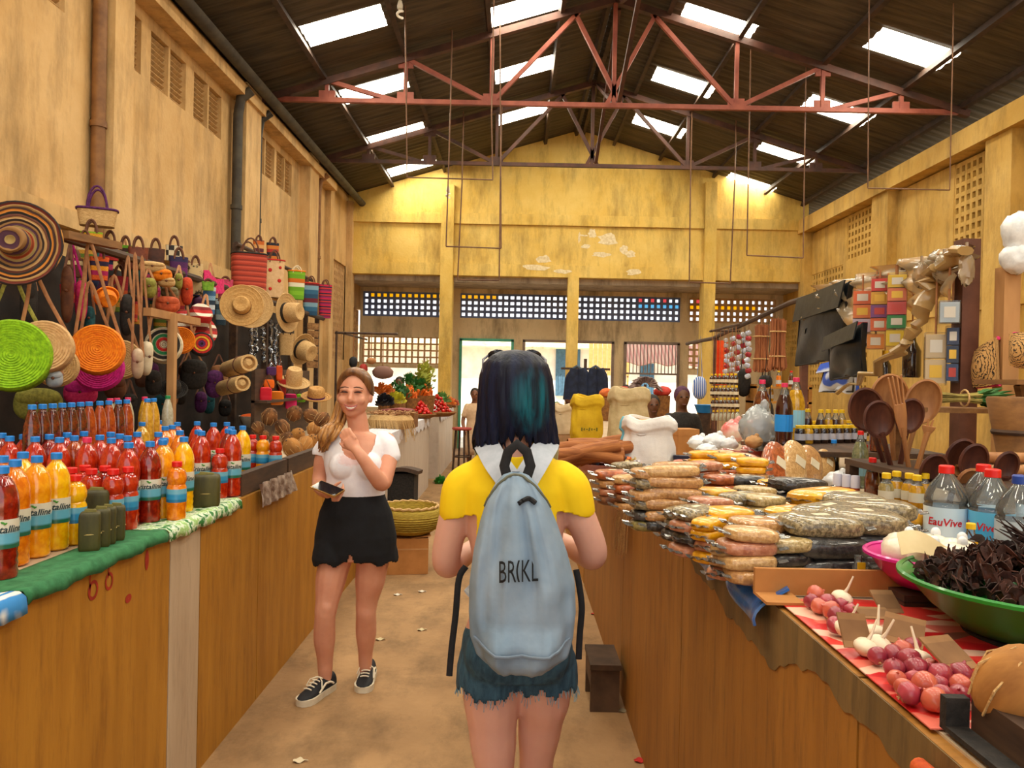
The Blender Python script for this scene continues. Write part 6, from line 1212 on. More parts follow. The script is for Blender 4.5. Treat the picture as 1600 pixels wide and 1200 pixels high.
for c in cols[:5]:
    s_ = thing('wrapped_sweet', 'x', 'sweet'); m = MB(); m.ball((0, 0, 0), (.018, .010, .009), 10, 6, None, .8); m.build('sweet', M('wrap_' + c, c, rough=.3), s_); m = MB(); m.lathe([(.001, .016), (.009, .028)], 6, (0, 0, 0), toward((1, 0, 0))); m.lathe([(.001, .016), (.009, .028)], 6, (0, 0, 0), toward((-1, 0, 0))); m.build('twist', M('wrap_' + c, c, rough=.3), s_, kind='stuff'); swp.append(s_)
for k in range(70):
    a = R.uniform(0, 6.28); r_ = .145 * sqrt(R.random()); sw.append((place(swp[k % 5], c0 + Vector((r_ * cos(a), r_ * sin(a), .045 + .05 * (1 - r_ / .15) + R.uniform(0, .012))), 0, 1.0, (R.uniform(-.5, .5), R.uniform(-.5, .5), R.uniform(0, 6))), k % 5))
for j, nm in enumerate(('white', 'orange', 'navy', 'red', 'gold')):
    for o, i in sw:
        if i == j: o['label'] = f'{nm} paper-wrapped sweet lying on the pink-rimmed tray'; o['group'] = f'{nm} wrapped sweets on the tray'
# carton, boxed pack, white bags
def carton(px, py, wpx, hpx, mat, label, z=RZT, rz=.2, dp=.10, name='carton', lid=None, d=None):
    p = Wz(px, py, z) if d is None else W(px, py, d); w_, h_ = wpx * p.y / FPX, hpx * p.y / FPX; t = thing(name, label, 'box', Vector((p.x, p.y + dp / 2, p.z + .002)), rz); m = MB(); m.bx(-w_ / 2, w_ / 2, -dp / 2, dp / 2, 0, h_); m.build('box', mat, t, smooth=False); m = MB(); m.bx(-w_ / 2 - .002, w_ / 2 + .002, -dp / 2 - .002, dp / 2 + .002, h_ * .80, h_ + .003); m.build('lid', lid or mat, t, smooth=False); return t
carton(1072, 718, 34, 46, m_card, 'plain brown carton between the white sack and the glass bottles', dp=.14); carton(1072, 740, 36, 26, M('pack_gold', '#c8a010', '#8c9064', 8, .4), 'yellow and navy boxed pack leaning beside the white sack', dp=.05, lid=M('pack_navy', '#141c34', rough=.4), rz=-.2)
m_pw = M('bag_white_film', '#c8ccd0', '#eceef0', 14, .35, .5, coat=.4)
def crumple(px, py, rx, rz_, mat, label, z=None, d=None, name='plastic_bag'):
    p = W(px, py, d) if d else Wz(px, py, z); s_ = p.y / FPX; t = thing(name, label, 'bag', p); m = MB(); m.ball((0, 0, 0), (rx * s_, rx * s_ * .7, rz_ * s_), 24, 16, None, 1.15, .11); m.build('film', mat, t, angle=75); m = MB(); m.ball((rx * s_ * .3, 0, rz_ * s_ * .95), (rx * s_ * .25, rx * s_ * .2, rz_ * s_ * .35), 10, 8, None, 1, .12); m.build('knot', mat, t, angle=25); return t
for k, (px, py, a, b_) in enumerate(((1092, 692, 18, 12), (1118, 690, 20, 13), (1140, 694, 14, 10), (1105, 702, 16, 9))): crumple(px, py, a, b_, m_pw, f'crumpled white plastic bag, {ordw(k + 1)} in the row behind the packets', d=4.6 - .05 * k)
crumple(1148, 673, 20, 18, M('snack_redwhite', '#d81c1c', '#e8d8d0', 5, .3, .3, coat=.6), 'red and white puffed snack bag', d=5.6); crumple(1185, 668, 30, 34, clear_plastic('film_cloudy', '#e4eaec', .7, .2), 'big clear plastic bag beside the cola bottle', d=4.3); crumple(1178, 690, 14, 10, m_woodl, 'small brown paper bag below the clear bag', d=4.2)
# ------------------------------------------------------------------ shelves and bottles
SA = RZT + .15; SBz = RZT + .16
def plank_shelf(name, label, x0, x1, y0, y1, z):
    t = thing(name, label, 'shelf'); m = MB(); m.bx(x0, x1, y0, y1, z - .025, z); m.build('plank', m_woodd, t, smooth=False)
    for x in (x0 + .02, x1 - .02):
        for y in (y0 + .03, y1 - .03): m = MB(); m.bx(x - .02, x + .02, y - .02, y + .02, RZT + .001, z - .025); m.build('leg', m_woodd, t, smooth=False)
plank_shelf('plank_shelf', 'dark plank shelf under the little syrup bottles', 1.38, 2.1, 3.7, 4.5, SA)
plank_shelf('plank_shelf', 'dark plank shelf under the wooden spoons and bark rolls', 1.42, 2.12, 2.35, 3.3, SBz)
RBP = {}
def glass_bottle(kind, c, capc, labc):
    k = (kind, c, capc, labc)
    if k in RBP: return RBP[k]
    P = {'mini': ([(.018, 0), (.021, .004), (.021, .055), (.016, .066)], [(.016, .066), (.010, .074), (.010, .084)], (.0125, .08, .096), (.018, .045), .021), 'jar': ([(.026, 0), (.029, .005), (.029, .07), (.024, .08)], [(.024, .08), (.022, .085)], (.025, .083, .1), (.02, .055), .029),
         'cola': ([(.040, 0), (.046, .006), (.044, .03), (.046, .06), (.046, .19), (.040, .225), (.026, .265)], [(.026, .265), (.016, .295), (.0145, .31)], (.017, .305, .328), (.07, .16), .046), 'pint': ([(.026, 0), (.03, .005), (.03, .10), (.024, .13)], [(.024, .13), (.013, .16), (.012, .175)], (.0155, .17, .19), (.03, .075), .03)}[kind]
    t = thing('glass_bottle' if kind != 'cola' else 'plastic_bottle', 'x', 'bottle'); m = MB(); m.lathe(P[0], 16); m.build('body', c if not isinstance(c, tuple) else fluid(*c), t); m = MB(); m.lathe(P[1], 14); m.build('neck', m_neck, t); r, z0, z1 = P[2]; m = MB(); m.lathe([(r, z0), (r, z1 - .002), (r - .002, z1)], 14); m.build('cap', caps[capc], t)
    if labc: z0, z1 = P[3]; rr = P[4] + .0006; m = MB(); m.sheet(lambda u, v: (rr * cos(2 * pi * u), rr * sin(2 * pi * u), z0 + (z1 - z0) * v), 18, 1, closed_u=True); m.build('label', M('lab_' + labc, labc, rough=.5), t)
    RBP[k] = t; return t
DKB = ('syrup', '#120806', '#24100a'); COLA = ('cola', '#240806', '#3c100c'); OIL = ('oil', '#a87810', '#c89a20'); BRW = ('tea', '#4c200c', '#6c3414')
lot = []
for row, (py, y) in enumerate(((694, 0), (684, .08))):
    for k in range(9): p = Wz(1252 + k * 12 + row * 5, py - k * .3, SA); lot.append(place(glass_bottle('jar', DKB if k != 1 else OIL, 'yellow', '#b8b8c4'), (p.x, p.y + .02, SA + .001), R.uniform(0, 6)))
number(lot, 'tiny dark syrup bottle with yellow cap', 'on the plank shelf', group='little syrup bottles'); lot = []
for k, (px, py) in enumerate(((1282, 668), (1296, 664), (1310, 662), (1322, 668), (1270, 672))): p = Wz(px, py, SA + .10); q = W(px, py, 4.42); lot.append(place(glass_bottle('pint', COLA if k % 2 == 0 else OIL, 'yellow', '#c8ccd4'), (q.x, 4.42 + .02 * k, SA + .001), 0, .95))
number(lot, 'gold-capped small bottle', 'behind the dark syrup bottles', group='gold-capped bottles')
o = place(glass_bottle('cola', COLA, 'pink', '#1e8ae0'), (W(1224, 690, 4.1).x, 4.1, SA + .001), .3, 1.0); o['label'] = 'big cola-brown bottle with blue label and pink cap'; o = place(glass_bottle('cola', OIL, 'pink', '#8cc4dc'), (W(1243, 650, 4.38).x, 4.38, SA + .001), .3, 1.1); o['label'] = 'tall oil bottle with pale blue label behind the cola bottle'
o = place(glass_bottle('cola', BRW, 'pink', None), (W(1228, 650, 4.44).x - .14, 4.44, SA + .001), .3, 1.05); o['label'] = 'brown bottle with pink cap left of the oil bottle'
bl_ = []
for px, py, kd, c, cap_, lb, z in ((1371, 706, 'cola', BRW, 'red', None, SA), (1378, 745, 'pint', BRW, 'red', None, RZT), (1343, 762, 'cola', ('murk', '#606850', '#7c8060'), 'red', '#78a8bc', RZT), (1350, 752, 'pint', DKB, 'red', '#3878b8', RZT), (1362, 785, 'pint', BRW, 'red', None, RZT), (1302, 740, 'pint', DKB, 'blue', None, RZT), (1408, 748, 'pint', BRW, 'red', None, RZT)):
    p = Wz(px, py, z); bl_.append(place(glass_bottle(kd, c, cap_, lb), (p.x, p.y, z + .001), 0, .8 if kd == 'cola' else .95))
number(bl_, 'brown or murky capped bottle', 'near the spoons', group='mixed bottles')
# boat-shaped wooden trough with little oil bottles
p = Wz(1392, 828, RZT); t = thing('wooden_trough', 'dark wooden trough under the gold-capped oil bottles', 'trough', (p.x + .03, p.y + .05, RZT + .002), .05); m = MB(); m.sheet(lambda u, v: ((u - .5) * .34, (.09 + .04 * sin(v * pi)) * cos(v * pi) * (1 - (2 * abs(u - .5)) ** 4 * .35), .065 - .06 * sin(v * pi) * (1 - (2 * abs(u - .5)) ** 4)), 16, 12, thick=-.014); m.build('hull', m_wood, t); m = MB(); m.bx(-.15, .15, -.085, .085, .055, .066); m.build('board', m_wood, t, smooth=False); lot = []
for px, py in ((1384, 790), (1400, 786), (1420, 790), (1432, 794), (1444, 790)): q = Wz(px, py, RZT + .07); lot.append(place(glass_bottle('mini', OIL if px > 1390 else ('pickle', '#7c7040', '#a09060'), 'yellow', '#c8c4b0'), (q.x, q.y, RZT + .07), 0, 1.15))
number(lot, 'small oil bottle with golden cap', 'on the wooden trough', group='oil bottles on the trough')
lot = []
for k in range(3): q = Wz(1308 + k * 14, 778 + k * 2, RZT); t = thing('spice_tube', 'x', 'tube', (q.x, q.y, RZT + .002)); m = MB(); m.lathe([(.018, 0), (.018, .085)], 12); m.build('tube', M('tube_brick', '#8c3418', '#b04c28', 30, .5), t); m = MB(); m.lathe([(.0185, .05), (.0186, .085), (.016, .1), (0, .1)], 12); m.build('top', M('tube_white', '#c8c8d8', rough=.4), t); lot.append(t)
number(lot, 'brick-red spice tube with pale top', 'left of the trough', group='spice tubes')
crumple(1310, 752, 24, 16, m_pw, 'heap of white plastic tubs left of the trough', z=RZT + .05); crumple(1282, 785, 22, 16, M('bag_green', '#0c6c50', '#e0e0d8', 6, .4, .2), 'green and white plastic bag beside the turmeric bag', z=RZT + .05); carton(1310, 828, 34, 18, M('pack_white', '#c8c4b4', '#d8d4c8', 8, .6), 'small white packet with blue crest before the trough', dp=.03, name='paper_packet')
# ------------------------------------------------------------------ wooden spoons and forks
m_sp = M('spoon_dark', '#40201a', '#643828', 8, .5, .15, stretch=(3, 3, .4)); m_sp2 = M('spoon_tan', '#946038', '#b07c4c', 8, .5, .15, stretch=(3, 3, .4))
def spoon(px, py, rpx, tx, ty, d, mat, label, rz=0.0):
    """bowl centred at px,py; handle running down to tx,ty"""
    a, b_ = W(px, py, d), W(tx, ty, d + .06); r = rpx * d / FPX; t = thing('wooden_spoon', label, 'spoon', b_, group='wooden spoons'); ax = (a - b_).normalized(); q = Matrix((ax.cross(Vector((0, 1, 0))).normalized(), Vector((0, 1, 0)), ax)).transposed(); m = MB()
    m.sheet(lambda u, v: (a - b_) + q @ Vector((r * sin(v * pi / 2) * cos(2 * pi * u), .5 * r * cos(v * pi / 2) - .2 * r, 1.3 * r * sin(v * pi / 2) * sin(2 * pi * u))), 24, 8, closed_u=True, thick=.008); m.build('bowl', mat, t); m = MB(); m.tube([(0, 0, 0), (a - b_) * .5, (a - b_) - ax * r * 1.1], [.011, .010, .013], 8); m.build('handle', mat, t); return t
for px, py, r_, tx, ty, d, mt, lb in ((1352, 640, 26, 1385, 735, 3.1, m_sp, 'big dark wooden spoon at the left of the bunch'), (1372, 655, 22, 1395, 740, 3.0, m_sp, 'dark wooden spoon in front of the biggest one'), (1388, 622, 28, 1398, 735, 3.2, m_sp2, 'broad tan wooden ladle rising behind the fork'), (1440, 628, 26, 1410, 735, 3.15, m_sp2, 'tan wooden spoon leaning right of the fork'), (1420, 650, 20, 1405, 735, 3.05, m_sp, 'narrow dark spoon right behind the fork'),
    (1458, 735, 20, 1450, 800, 2.6, m_sp, 'dark spoon standing left of the water bottles'), (1500, 715, 22, 1480, 800, 2.7, m_sp, 'dark spoon above the first water bottle'), (1520, 720, 20, 1505, 800, 2.65, m_sp, 'dark spoon between the water bottle necks'), (1515, 760, 22, 1530, 830, 2.5, m_sp2, 'reddish spoon behind the water bottle shoulders'), (1572, 728, 17, 1566, 800, 2.6, m_sp, 'slim dark spoon at the right of the bottles')): spoon(px, py, r_, tx, ty, d, mt, lb)
def fork(px, py, tx, ty, d, mat, label, n=4, L=.12):
    a, b_ = W(px, py, d), W(tx, ty, d + .04); t = thing('wooden_fork', label, 'fork', b_); v = a - b_; ax = v.normalized(); sd_ = ax.cross(Vector((0, 1, 0))).normalized(); m = MB(); m.tube([(0, 0, 0), v * .4, v - ax * L], [.010, .009, .012], 8); m.build('handle', mat, t); m = MB(); m.tube([v - ax * L * 1.2, v - ax * L * .8, v - ax * L * .55], [.012, .024, .026], 10, flat=.35, up=(0, 1, 0)); m.build('neck', mat, t)
    for k in range(n): o_ = sd_ * (k - (n - 1) / 2) * .0135; m = MB(); m.tube([v - ax * L * .65 + o_ * .9, v + o_ * 1.25], [.0055, .0035], 6); m.build('tine', mat, t)
    return t
fork(1398, 588, 1420, 732, 2.95, m_sp2, 'four-tined wooden fork standing among the spoons', L=.20); fork(1455, 655, 1432, 735, 2.9, m_sp2, 'smaller pale wooden fork leaning to the right', n=2, L=.05)
# ------------------------------------------------------------------ water bottles
m_ev = label_mat('label_eau', '#c4dcec', '#d4e6f0', '#2ea0dc', .02, .125)
EV = text_mesh('EauVive', .030, 0.0, .15, True)
def water_bottle(px, py, capc, label, s=1.0, text=True, rz=0.0, lab=None):
    p = Wz(px, py, RZT); t = thing('water_bottle', label, 'bottle', (p.x, p.y, RZT + .002), rz); t.scale = (s,) * 3; m = MB(); m.lathe([(.048, 0), (.056, .006), (.058, .02), (.058, .125), (.055, .13), (.058, .138), (.055, .155), (.042, .185), (.022, .212), (.017, .222)], 26); m.build('shell', m_neck, t); m = MB(); m.lathe([(.021, .218), (.021, .238), (.018, .241)], 18); m.build('cap', caps[capc], t)
    m = MB(); rr = .0586; m.sheet(lambda u, v: (rr * cos(2 * pi * u), rr * sin(2 * pi * u), .022 + .1 * v), 26, 2, closed_u=True); lo = m.build('label', lab or m_ev, t)
    if text: wrap_text(EV[0], EV[1], rr + .001, .080, 'lettering', m_inkr, lo)
    return t
water_bottle(1476, 856, 'red', 'clear water bottle with red cap, its EauVive label facing out', 1.0, rz=-.55); water_bottle(1548, 866, 'red', 'clear water bottle with blue side of its label turned out', 1.0, rz=-1.15, lab=label_mat('label_eau2', '#58b4e4', '#3ca4e0', '#2490d0', .02, .125)); water_bottle(1534, 846, 'red', 'water bottle hidden behind the pair of red-capped ones', .98, rz=.5)
water_bottle(1592, 885, 'dkblue', 'water bottle with broad navy cap at the right edge', 1.0, text=False, rz=.4, lab=label_mat('label_grey', '#a8b8c4', '#98a8b4', '#8898a4', .02, .125)); water_bottle(1620, 850, 'red', 'red-capped water bottle cut off by the picture edge', .98, rz=.5)
o = place(glass_bottle('pint', OIL, 'yellow', '#b8b0a0'), (Wz(1515, 905, RZT).x, Wz(1515, 905, RZT).y, RZT + .002), 0, .72); o['label'] = 'small vial with brown cap before the water bottles'
# ------------------------------------------------------------------ basins
def basin(c, r, h, mat, label, name='basin'):
    t = thing(name, label, 'basin', c); m = MB(); m.lathe([(r * .45, 0), (r * .55, .004), (r * .78, h * .45), (r * .96, h * .93), (r * 1.02, h), (r * 1.0, h * 1.02), (r * .93, h * .95), (r * .74, h * .45), (r * .5, .012), (0, .010)], 44); m.build('bowl', mat, t); m = MB(); m.tube([(r * 1.01 * cos(a), r * 1.01 * sin(a), h) for a in [2 * pi * k / 44 for k in range(44)]], .006, 6, closed=True); m.build('rim', mat, t); return t
gc = Vector((.985, 1.45, RZT + .012)); m_gp = M('plastic_green', '#14701c', '#1c8426', 4, .4, .05, coat=.3)
t = thing('upturned_pot', 'black upturned pot the green basin stands on', 'pot', gc - Vector((0, 0, .010))); m = MB(); m.lathe([(.11, 0), (.115, .004), (.10, .009), (0, .009)], 28); m.build('pot', m_blkw, t); m = MB(); m.tube([(.114 * cos(a), .114 * sin(a), .004) for a in [2 * pi * k / 28 for k in range(28)]], .004, 5, closed=True); m.build('rim', m_blkw, t)
GB = basin(gc, .225, .095, m_gp, 'big green plastic basin of dark dried leaves')
pcn = Vector((.925, 1.70, RZT + .03)); m_mgp = M('plastic_magenta', '#c41880', '#d8309a', 4, .35, coat=.4); basin(pcn, .13, .07, m_mgp, 'magenta plastic basin of white garlic bags')
t = thing('wood_block', 'dark wood block under the magenta basin', 'block', (pcn.x, pcn.y, RZT + .002)); m = MB(); m.bx(-.09, .09, -.07, .07, 0, .026); m.build('block', m_woodd, t, smooth=False); m = MB(); m.bx(-.091, .091, -.071, .071, .010, .013); m.build('groove', m_blkw, t, smooth=False)
for k in range(6): a = k * 1.05; q = pcn + Vector((.06 * cos(a), .06 * sin(a), .075)); tt = thing('garlic_bag', 'white bag of peeled cloves heaped in the magenta basin', 'bag', q, group='clove bags in the basin'); m = MB(); m.ball((0, 0, 0), (.045, .04, .032), 14, 8, None, .8, .06); m.build('film', M('clove_white', '#d8cdb8', '#e8e0d0', 20, .4, .3, coat=.4), tt); m = MB(); m.ball((.01, 0, .034), (.012, .01, .014), 8, 6); m.build('knot', m_pw, tt)
m_dry = [M('dried_dark', '#1c0e0a', '#381a10', 30, .7, .4), M('dried_brown', '#2c140c', '#542818', 30, .7, .4)]; dl = []
for mt in m_dry:
    t = thing('dried_leaf', 'x', 'dried leaf'); m = MB(); m.sheet(lambda u, v: ((u - .5) * .07, (v - .5) * .028 * sin(u * pi * .9 + .15), .012 * sin(u * 7) + .010 * cos(v * 5 + u * 4)), 8, 4, thick=.002); m.build('blade', mt, t); m = MB(); m.tube([(-.035, 0, 0), (-.05, .004, .006)], .0018, 4); m.build('stalk', mt, t); dl.append(t)
dls = []
for k in range(280):
    a = R.uniform(0, 6.28); r_ = .185 * sqrt(R.random()); hh = .078 + .05 * max(0, 1 - (r_ / .2) ** 2) * (1.3 if cos(a - 2.4) > .3 else .7) + R.uniform(-.01, .01); dls.append((place(dl[k % 2], gc + Vector((r_ * cos(a), r_ * sin(a), hh)), 0, R.uniform(.5, .95), (R.uniform(-.9, .9), R.uniform(-.9, .9), R.uniform(0, 6))), k % 2))
for o, i in dls: o['label'] = ('near-black' if i == 0 else 'dark brown') + ' shrivelled dried leaf heaped in the green basin'; o['group'] = ('near-black' if i == 0 else 'dark brown') + ' dried leaves in the basin'
t = thing('paper_sheet', 'torn cream paper stuck in the green basin', 'paper', gc + Vector((-.10, .17, .115)), rot=(1.0, .2, .2)); m = MB(); m.sheet(lambda u, v: ((u - .5) * .16, (v - .5) * .05 + .01 * sin(u * 6), .01 * sin(u * 4)), 10, 4, thick=.001); m.build('sheet', M('paper_cream', '#d8c090', '#e4d0a4', 10, .8), t)
# dark smoked fish / leaves standing at the right edge
t = thing('dried_bundle', 'tall blackish dried leaf bundle at the right picture edge', 'bundle', gc + Vector((.06, .06, .10))); m = MB()
for k in range(90): m.tube([(R.uniform(-.03, .03), R.uniform(-.03, .03), -.02), (R.uniform(-.05, .06), R.uniform(-.04, .04), .04), (R.uniform(-.08, .08), R.uniform(-.05, .05), R.uniform(.04, .12))], [.003, .006, .001], 4)
m.build('leaves', m_dry[0], t, kind='stuff')
# ------------------------------------------------------------------ onion table
m_oc = bpy.data.materials.new('oilcloth_red'); m_oc.use_nodes = True; nt = NT(m_oc); bb = nt.n['Principled BSDF']; bb.inputs['Roughness'].default_value = .35; tc = nt.new('ShaderNodeTexCoord'); mp = nt.new('ShaderNodeMapping'); mp.inputs['Rotation'].default_value = (0, 0, .95); mp.inputs['Scale'].default_value = (5, 16, 1); nt.link(tc.outputs['Object'], mp.inputs['Vector']); vo = nt.new('ShaderNodeTexVoronoi', i_Scale=1.6); vo.feature = 'F1'; nt.link(mp.outputs[0], vo.inputs['Vector']); wh = nt.new('ShaderNodeSeparateColor'); nt.link(vo.outputs['Color'], wh.inputs[0]); r = ramp(nt, [(0, '#c01c20'), (.3, '#d83c34'), (.5, '#e4b49c'), (.68, '#b83030'), (.82, '#d86c5c'), (.92, '#8c5040')], wh.outputs[0], 'CONSTANT'); nt.link(r.outputs['Color'], bb.inputs['Base Color']); MATS['oilcloth_red'] = m_oc
m = MB(); m.sheet(lambda u, v: (RXF + .008 + .62 * u, 1.05 + .63 * v, RZT + .004 + .002 * sin(u * 22) * sin(v * 17)), 20, 20, thick=.002); tag(m.build('oilcloth', m_oc), 'red and cream leaf-patterned oilcloth under the onions', 'cloth')
t = thing('cardboard_strip', 'long flat cardboard strip between onions and spice packets', 'cardboard'); m = MB(); m.bx(RXF - .03, RXF + .32, 1.70, 1.712, RZT + .004, RZT + .062); m.build('strip', m_card, t, smooth=False); m = MB(); m.bx(RXF - .03, RXF + .05, 1.62, 1.70, RZT + .004, RZT + .010); m.build('fold', m_card, t, smooth=False)
m_on = [M('onion_purple', '#7c1c30', '#a83848', 14, .35, .1, coat=.4, stretch=(1, 1, .2)), M('onion_pink', '#b04838', '#cc6850', 14, .35, .1, coat=.4, stretch=(1, 1, .2))]
onp = []
for mt in m_on:
    t = thing('red_onion', 'x', 'onion'); m = MB(); m.lathe([(.0, -.022), (.012, -.021), (.022, -.010), (.025, .0), (.022, .010), (.012, .018), (.004, .022), (.002, .027), (0, .028)], 18); m.build('bulb', mt, t); m = MB()
    for k in range(6): m.tube([(0, 0, -.021), (.004 * cos(k), .004 * sin(k), -.027)], .0007, 3)
    m.build('root', m_straw, t, kind='stuff'); onp.append(t)
on1 = [(1272, 937), (1282, 945), (1292, 940), (1298, 952), (1308, 960), (1313, 940), (1330, 950), (1306, 974), (1317, 966), (1275, 928)]
on2 = [(1375, 1020), (1394, 1020), (1400, 1040), (1412, 1012), (1424, 1008), (1408, 1056), (1430, 1060), (1446, 1068), (1441, 1045), (1420, 1030), (1463, 1052), (1478, 1062), (1496, 1052), (1470, 1078), (1490, 1080), (1505, 1072), (1524, 1078), (1450, 1086), (1430, 1080), (1418, 1072), (1538, 1090), (1456, 1036)]
sets = []
for lst, where in ((on1, 'in the small heap near the strip'), (on2, 'in the large heap before the crate')):
    os_ = []; ps = []
    for px, py in lst: p = Wz(px, py, RZT + .026); ps.append([p.x, p.y, .0165 * R.uniform(.85, 1.2)])
    for it in range(60):
        for i in range(len(ps)):
            for j in range(i):
                dx, dy = ps[i][0] - ps[j][0], ps[i][1] - ps[j][1]; mn = (ps[i][2] + ps[j][2]) * .92; dd = sqrt(dx * dx + dy * dy) or 1e-4
                if dd < mn: k = (mn - dd) / dd / 2; ps[i][0] += dx * k; ps[i][1] += dy * k; ps[j][0] -= dx * k; ps[j][1] -= dy * k
    for k, (x, y, r_) in enumerate(ps): os_.append(place(onp[k % 2 if R.random() < .7 else 0], (x, y, RZT + .006 + r_), 0, r_ / .0245, (R.uniform(-1.2, 1.2), R.uniform(-1.2, 1.2), R.uniform(0, 6))))
    number(os_, 'red onion', where, group='red onions on the oilcloth')
m_gar = M('garlic_skin', '#d8c4a8', '#e8d8c0', 14, .5, .1, stretch=(1, 1, .2)); gp = thing('garlic_bulb', 'x', 'garlic'); m = MB(); m.sheet(lambda u, v: ((.006 + .019 * sin(v * pi) ** .8) * (1 + .10 * abs(sin(u * pi * 6))) * cos(2 * pi * u) * (1 if v < 1 else 0), (.006 + .019 * sin(v * pi) ** .8) * (1 + .10 * abs(sin(u * pi * 6))) * sin(2 * pi * u), -.018 + .036 * v), 36, 10, closed_u=True); m.build('bulb', m_gar, gp, angle=180); m = MB(); m.tube([(0, 0, .014), (.004, .0, .03), (.010, .004, .06)], [.005, .003, .0022], 7); m.build('stem', m_gar, gp); lot = []
for px, py, rz in ((1320, 982, .3), (1352, 1012, .8), (1374, 1008, .1), (1368, 990, 1.5), (1434, 1030, 2.2), (1316, 935, .5)): p = Wz(px, py, RZT + .02); lot.append(place(gp, (p.x, p.y, RZT + .021), 0, .85, (.3, .2, rz)))
number(lot, 'white garlic bulb with a long stem', 'among the onions', group='garlic bulbs')
lot = []
for px, py, w_, h_, rx, rz in ((1335, 985, .055, .06, 1.0, .2), (1365, 958, .075, .03, .5, .3), (1412, 985, .065, .06, .7, -.5), (1482, 1020, .085, .065, .6, .55), (1385, 940, .06, .05, .8, .4)): p = Wz(px, py, RZT + .045); t = thing('cardboard_sign', 'x', 'cardboard', p, rot=(rx, .1, rz)); m = MB(); m.box((0, 0, 0), (w_, h_, .003)); m.build('card', M('card_brown', '#7c5834', '#98704a', 6, .85), t, smooth=False); m = MB(); m.box((0, 0, .0), (w_ * .99, h_ * .6, .0036)); m.build('crease', M('card_crease', '#6c4a2c', '#88633f', 6, .85), t, smooth=False); lot.append(t)
number(lot, 'brown cardboard scrap propped up', 'among the garlic and onions', group='cardboard scraps')
p = Wz(1345, 925, RZT); t = thing('price_tag', 'yellow price tag on a small vial by the magenta basin', 'tag', (p.x, p.y, RZT + .005)); m = MB(); m.box((0, 0, .035), (.018, .002, .055)); m.build('card', M('tag_yellow', '#d8a808', rough=.6), t, smooth=False); m = MB(); m.lathe([(.012, 0), (.013, .05), (.008, .06), (.009, .075), (0, .076)], 12, (0, .016, 0)); m.build('vial', m_neck, t)
# tray edge, crate, big coconut
t = thing('wooden_crate', 'weathered dark wooden crate at the near right corner', 'crate'); b0 = Wz(1445, 1130, RZT)
for nm, args in (('side_board', (RXF + .06, RXF + .085, .35, 1.045, RZT + .002, RZT + .055)), ('end_board', (RXF + .085, 1.35, 1.02, 1.045, RZT + .002, RZT + .055)), ('base', (RXF + .085, 1.35, .35, 1.02, RZT + .002, RZT + .012)), ('slat', (RXF + .12, RXF + .19, .35, 1.0, RZT + .03, RZT + .045))): m = MB(); m.bx(*args); m.build(nm, m_woodd, t, smooth=False)
t = thing('black_tray', 'black plastic tray end standing beside the onions', 'tray'); m = MB(); m.bx(RXF + .02, RXF + .052, 1.035, 1.05, RZT + .007, RZT + .052); m.build('edge', m_blkw, t, smooth=False); m = MB(); m.bx(RXF + .02, RXF + .05, .5, 1.035, RZT + .007, RZT + .014); m.build('base', m_blkw, t, smooth=False)
c_ = place(cp[1], Wz(1592, 1075, RZT + .075), .4, .9, (.6, .3, .2)); c_['label'] = 'large husky coconut in the near right crate'; c_['group'] = ''; del c_['group']
t = thing('orange_cloth_roll', 'orange rolled cloth tied with string under the crate', 'cloth', (RXF + .012, 1.0, RZT - .05)); m = MB(); m.tube([(-.03, -.5, 0), (-.028, -.2, .005), (-.03, .03, .012)], [.028, .027, .012], 12); m.build('roll', M('cloth_orange', '#a83c10', '#d86420', 30, .8, .4), t); m = MB(); m.tube([(-.029 + .029 * cos(a), -.08, .008 + .029 * sin(a)) for a in [2 * pi * k / 14 for k in range(14)]], .003, 5, closed=True); m.build('string', m_straw, t)
# little wooden stool in the aisle
p = Wz(945, 1115, 0); t = thing('low_stool', 'small worn wooden box stool against the right counter', 'stool', (p.x, p.y + .14, 0)); m_st = M('wood_stool', '#3c2a1a', '#5c4430', 5, .8, .25); m = MB(); m.bx(-.075, .075, -.145, .145, .21, .235); m.build('seat', m_st, t, smooth=False)
for y in (-.125, .115): m = MB(); m.bx(-.07, .07, y, y + .02, 0, .21); m.build('leg', m_st, t, smooth=False)
for x in (-.07, .055): m = MB(); m.bx(x, x + .015, -.105, .115, .12, .21); m.build('apron', m_st, t, smooth=False)
# litter on the floor
for k, (px, py, c) in enumerate(((975, 1112, '#8c7c60'), (1002, 1190, '#b01c18'), (595, 1000, '#c8b890'), (660, 985, '#c8b890'), (470, 1190, '#d0c0a0'), (930, 960, '#b8402c'), (622, 930, '#d8d0c0'), (660, 925, '#d8d0c0'))):
    p = Wz(px, py, 0); t = thing('floor_litter', ['crumpled drab scrap beside the low stool', 'red scrap on the floor at the bottom edge', 'dry straw scrap near the left woman\'s shoe', 'straw scrap in the middle of the aisle', 'torn pale paper at the bottom edge of the aisle', 'small reddish peel by the right counter foot', 'white crumb of paper near the cardboard box', 'white paper bit right of the cardboard box'][k], 'litter', p + Vector((0, 0, .004))); m = MB(); m.sheet(lambda u, v: ((u - .5) * .06, (v - .5) * .02 * (1 + sin(u * 5)), .003 + .004 * sin(u * 9 + v * 4)), 8, 3, thick=.002); m.build('scrap', M('litter_' + c, c, rough=.8), t)
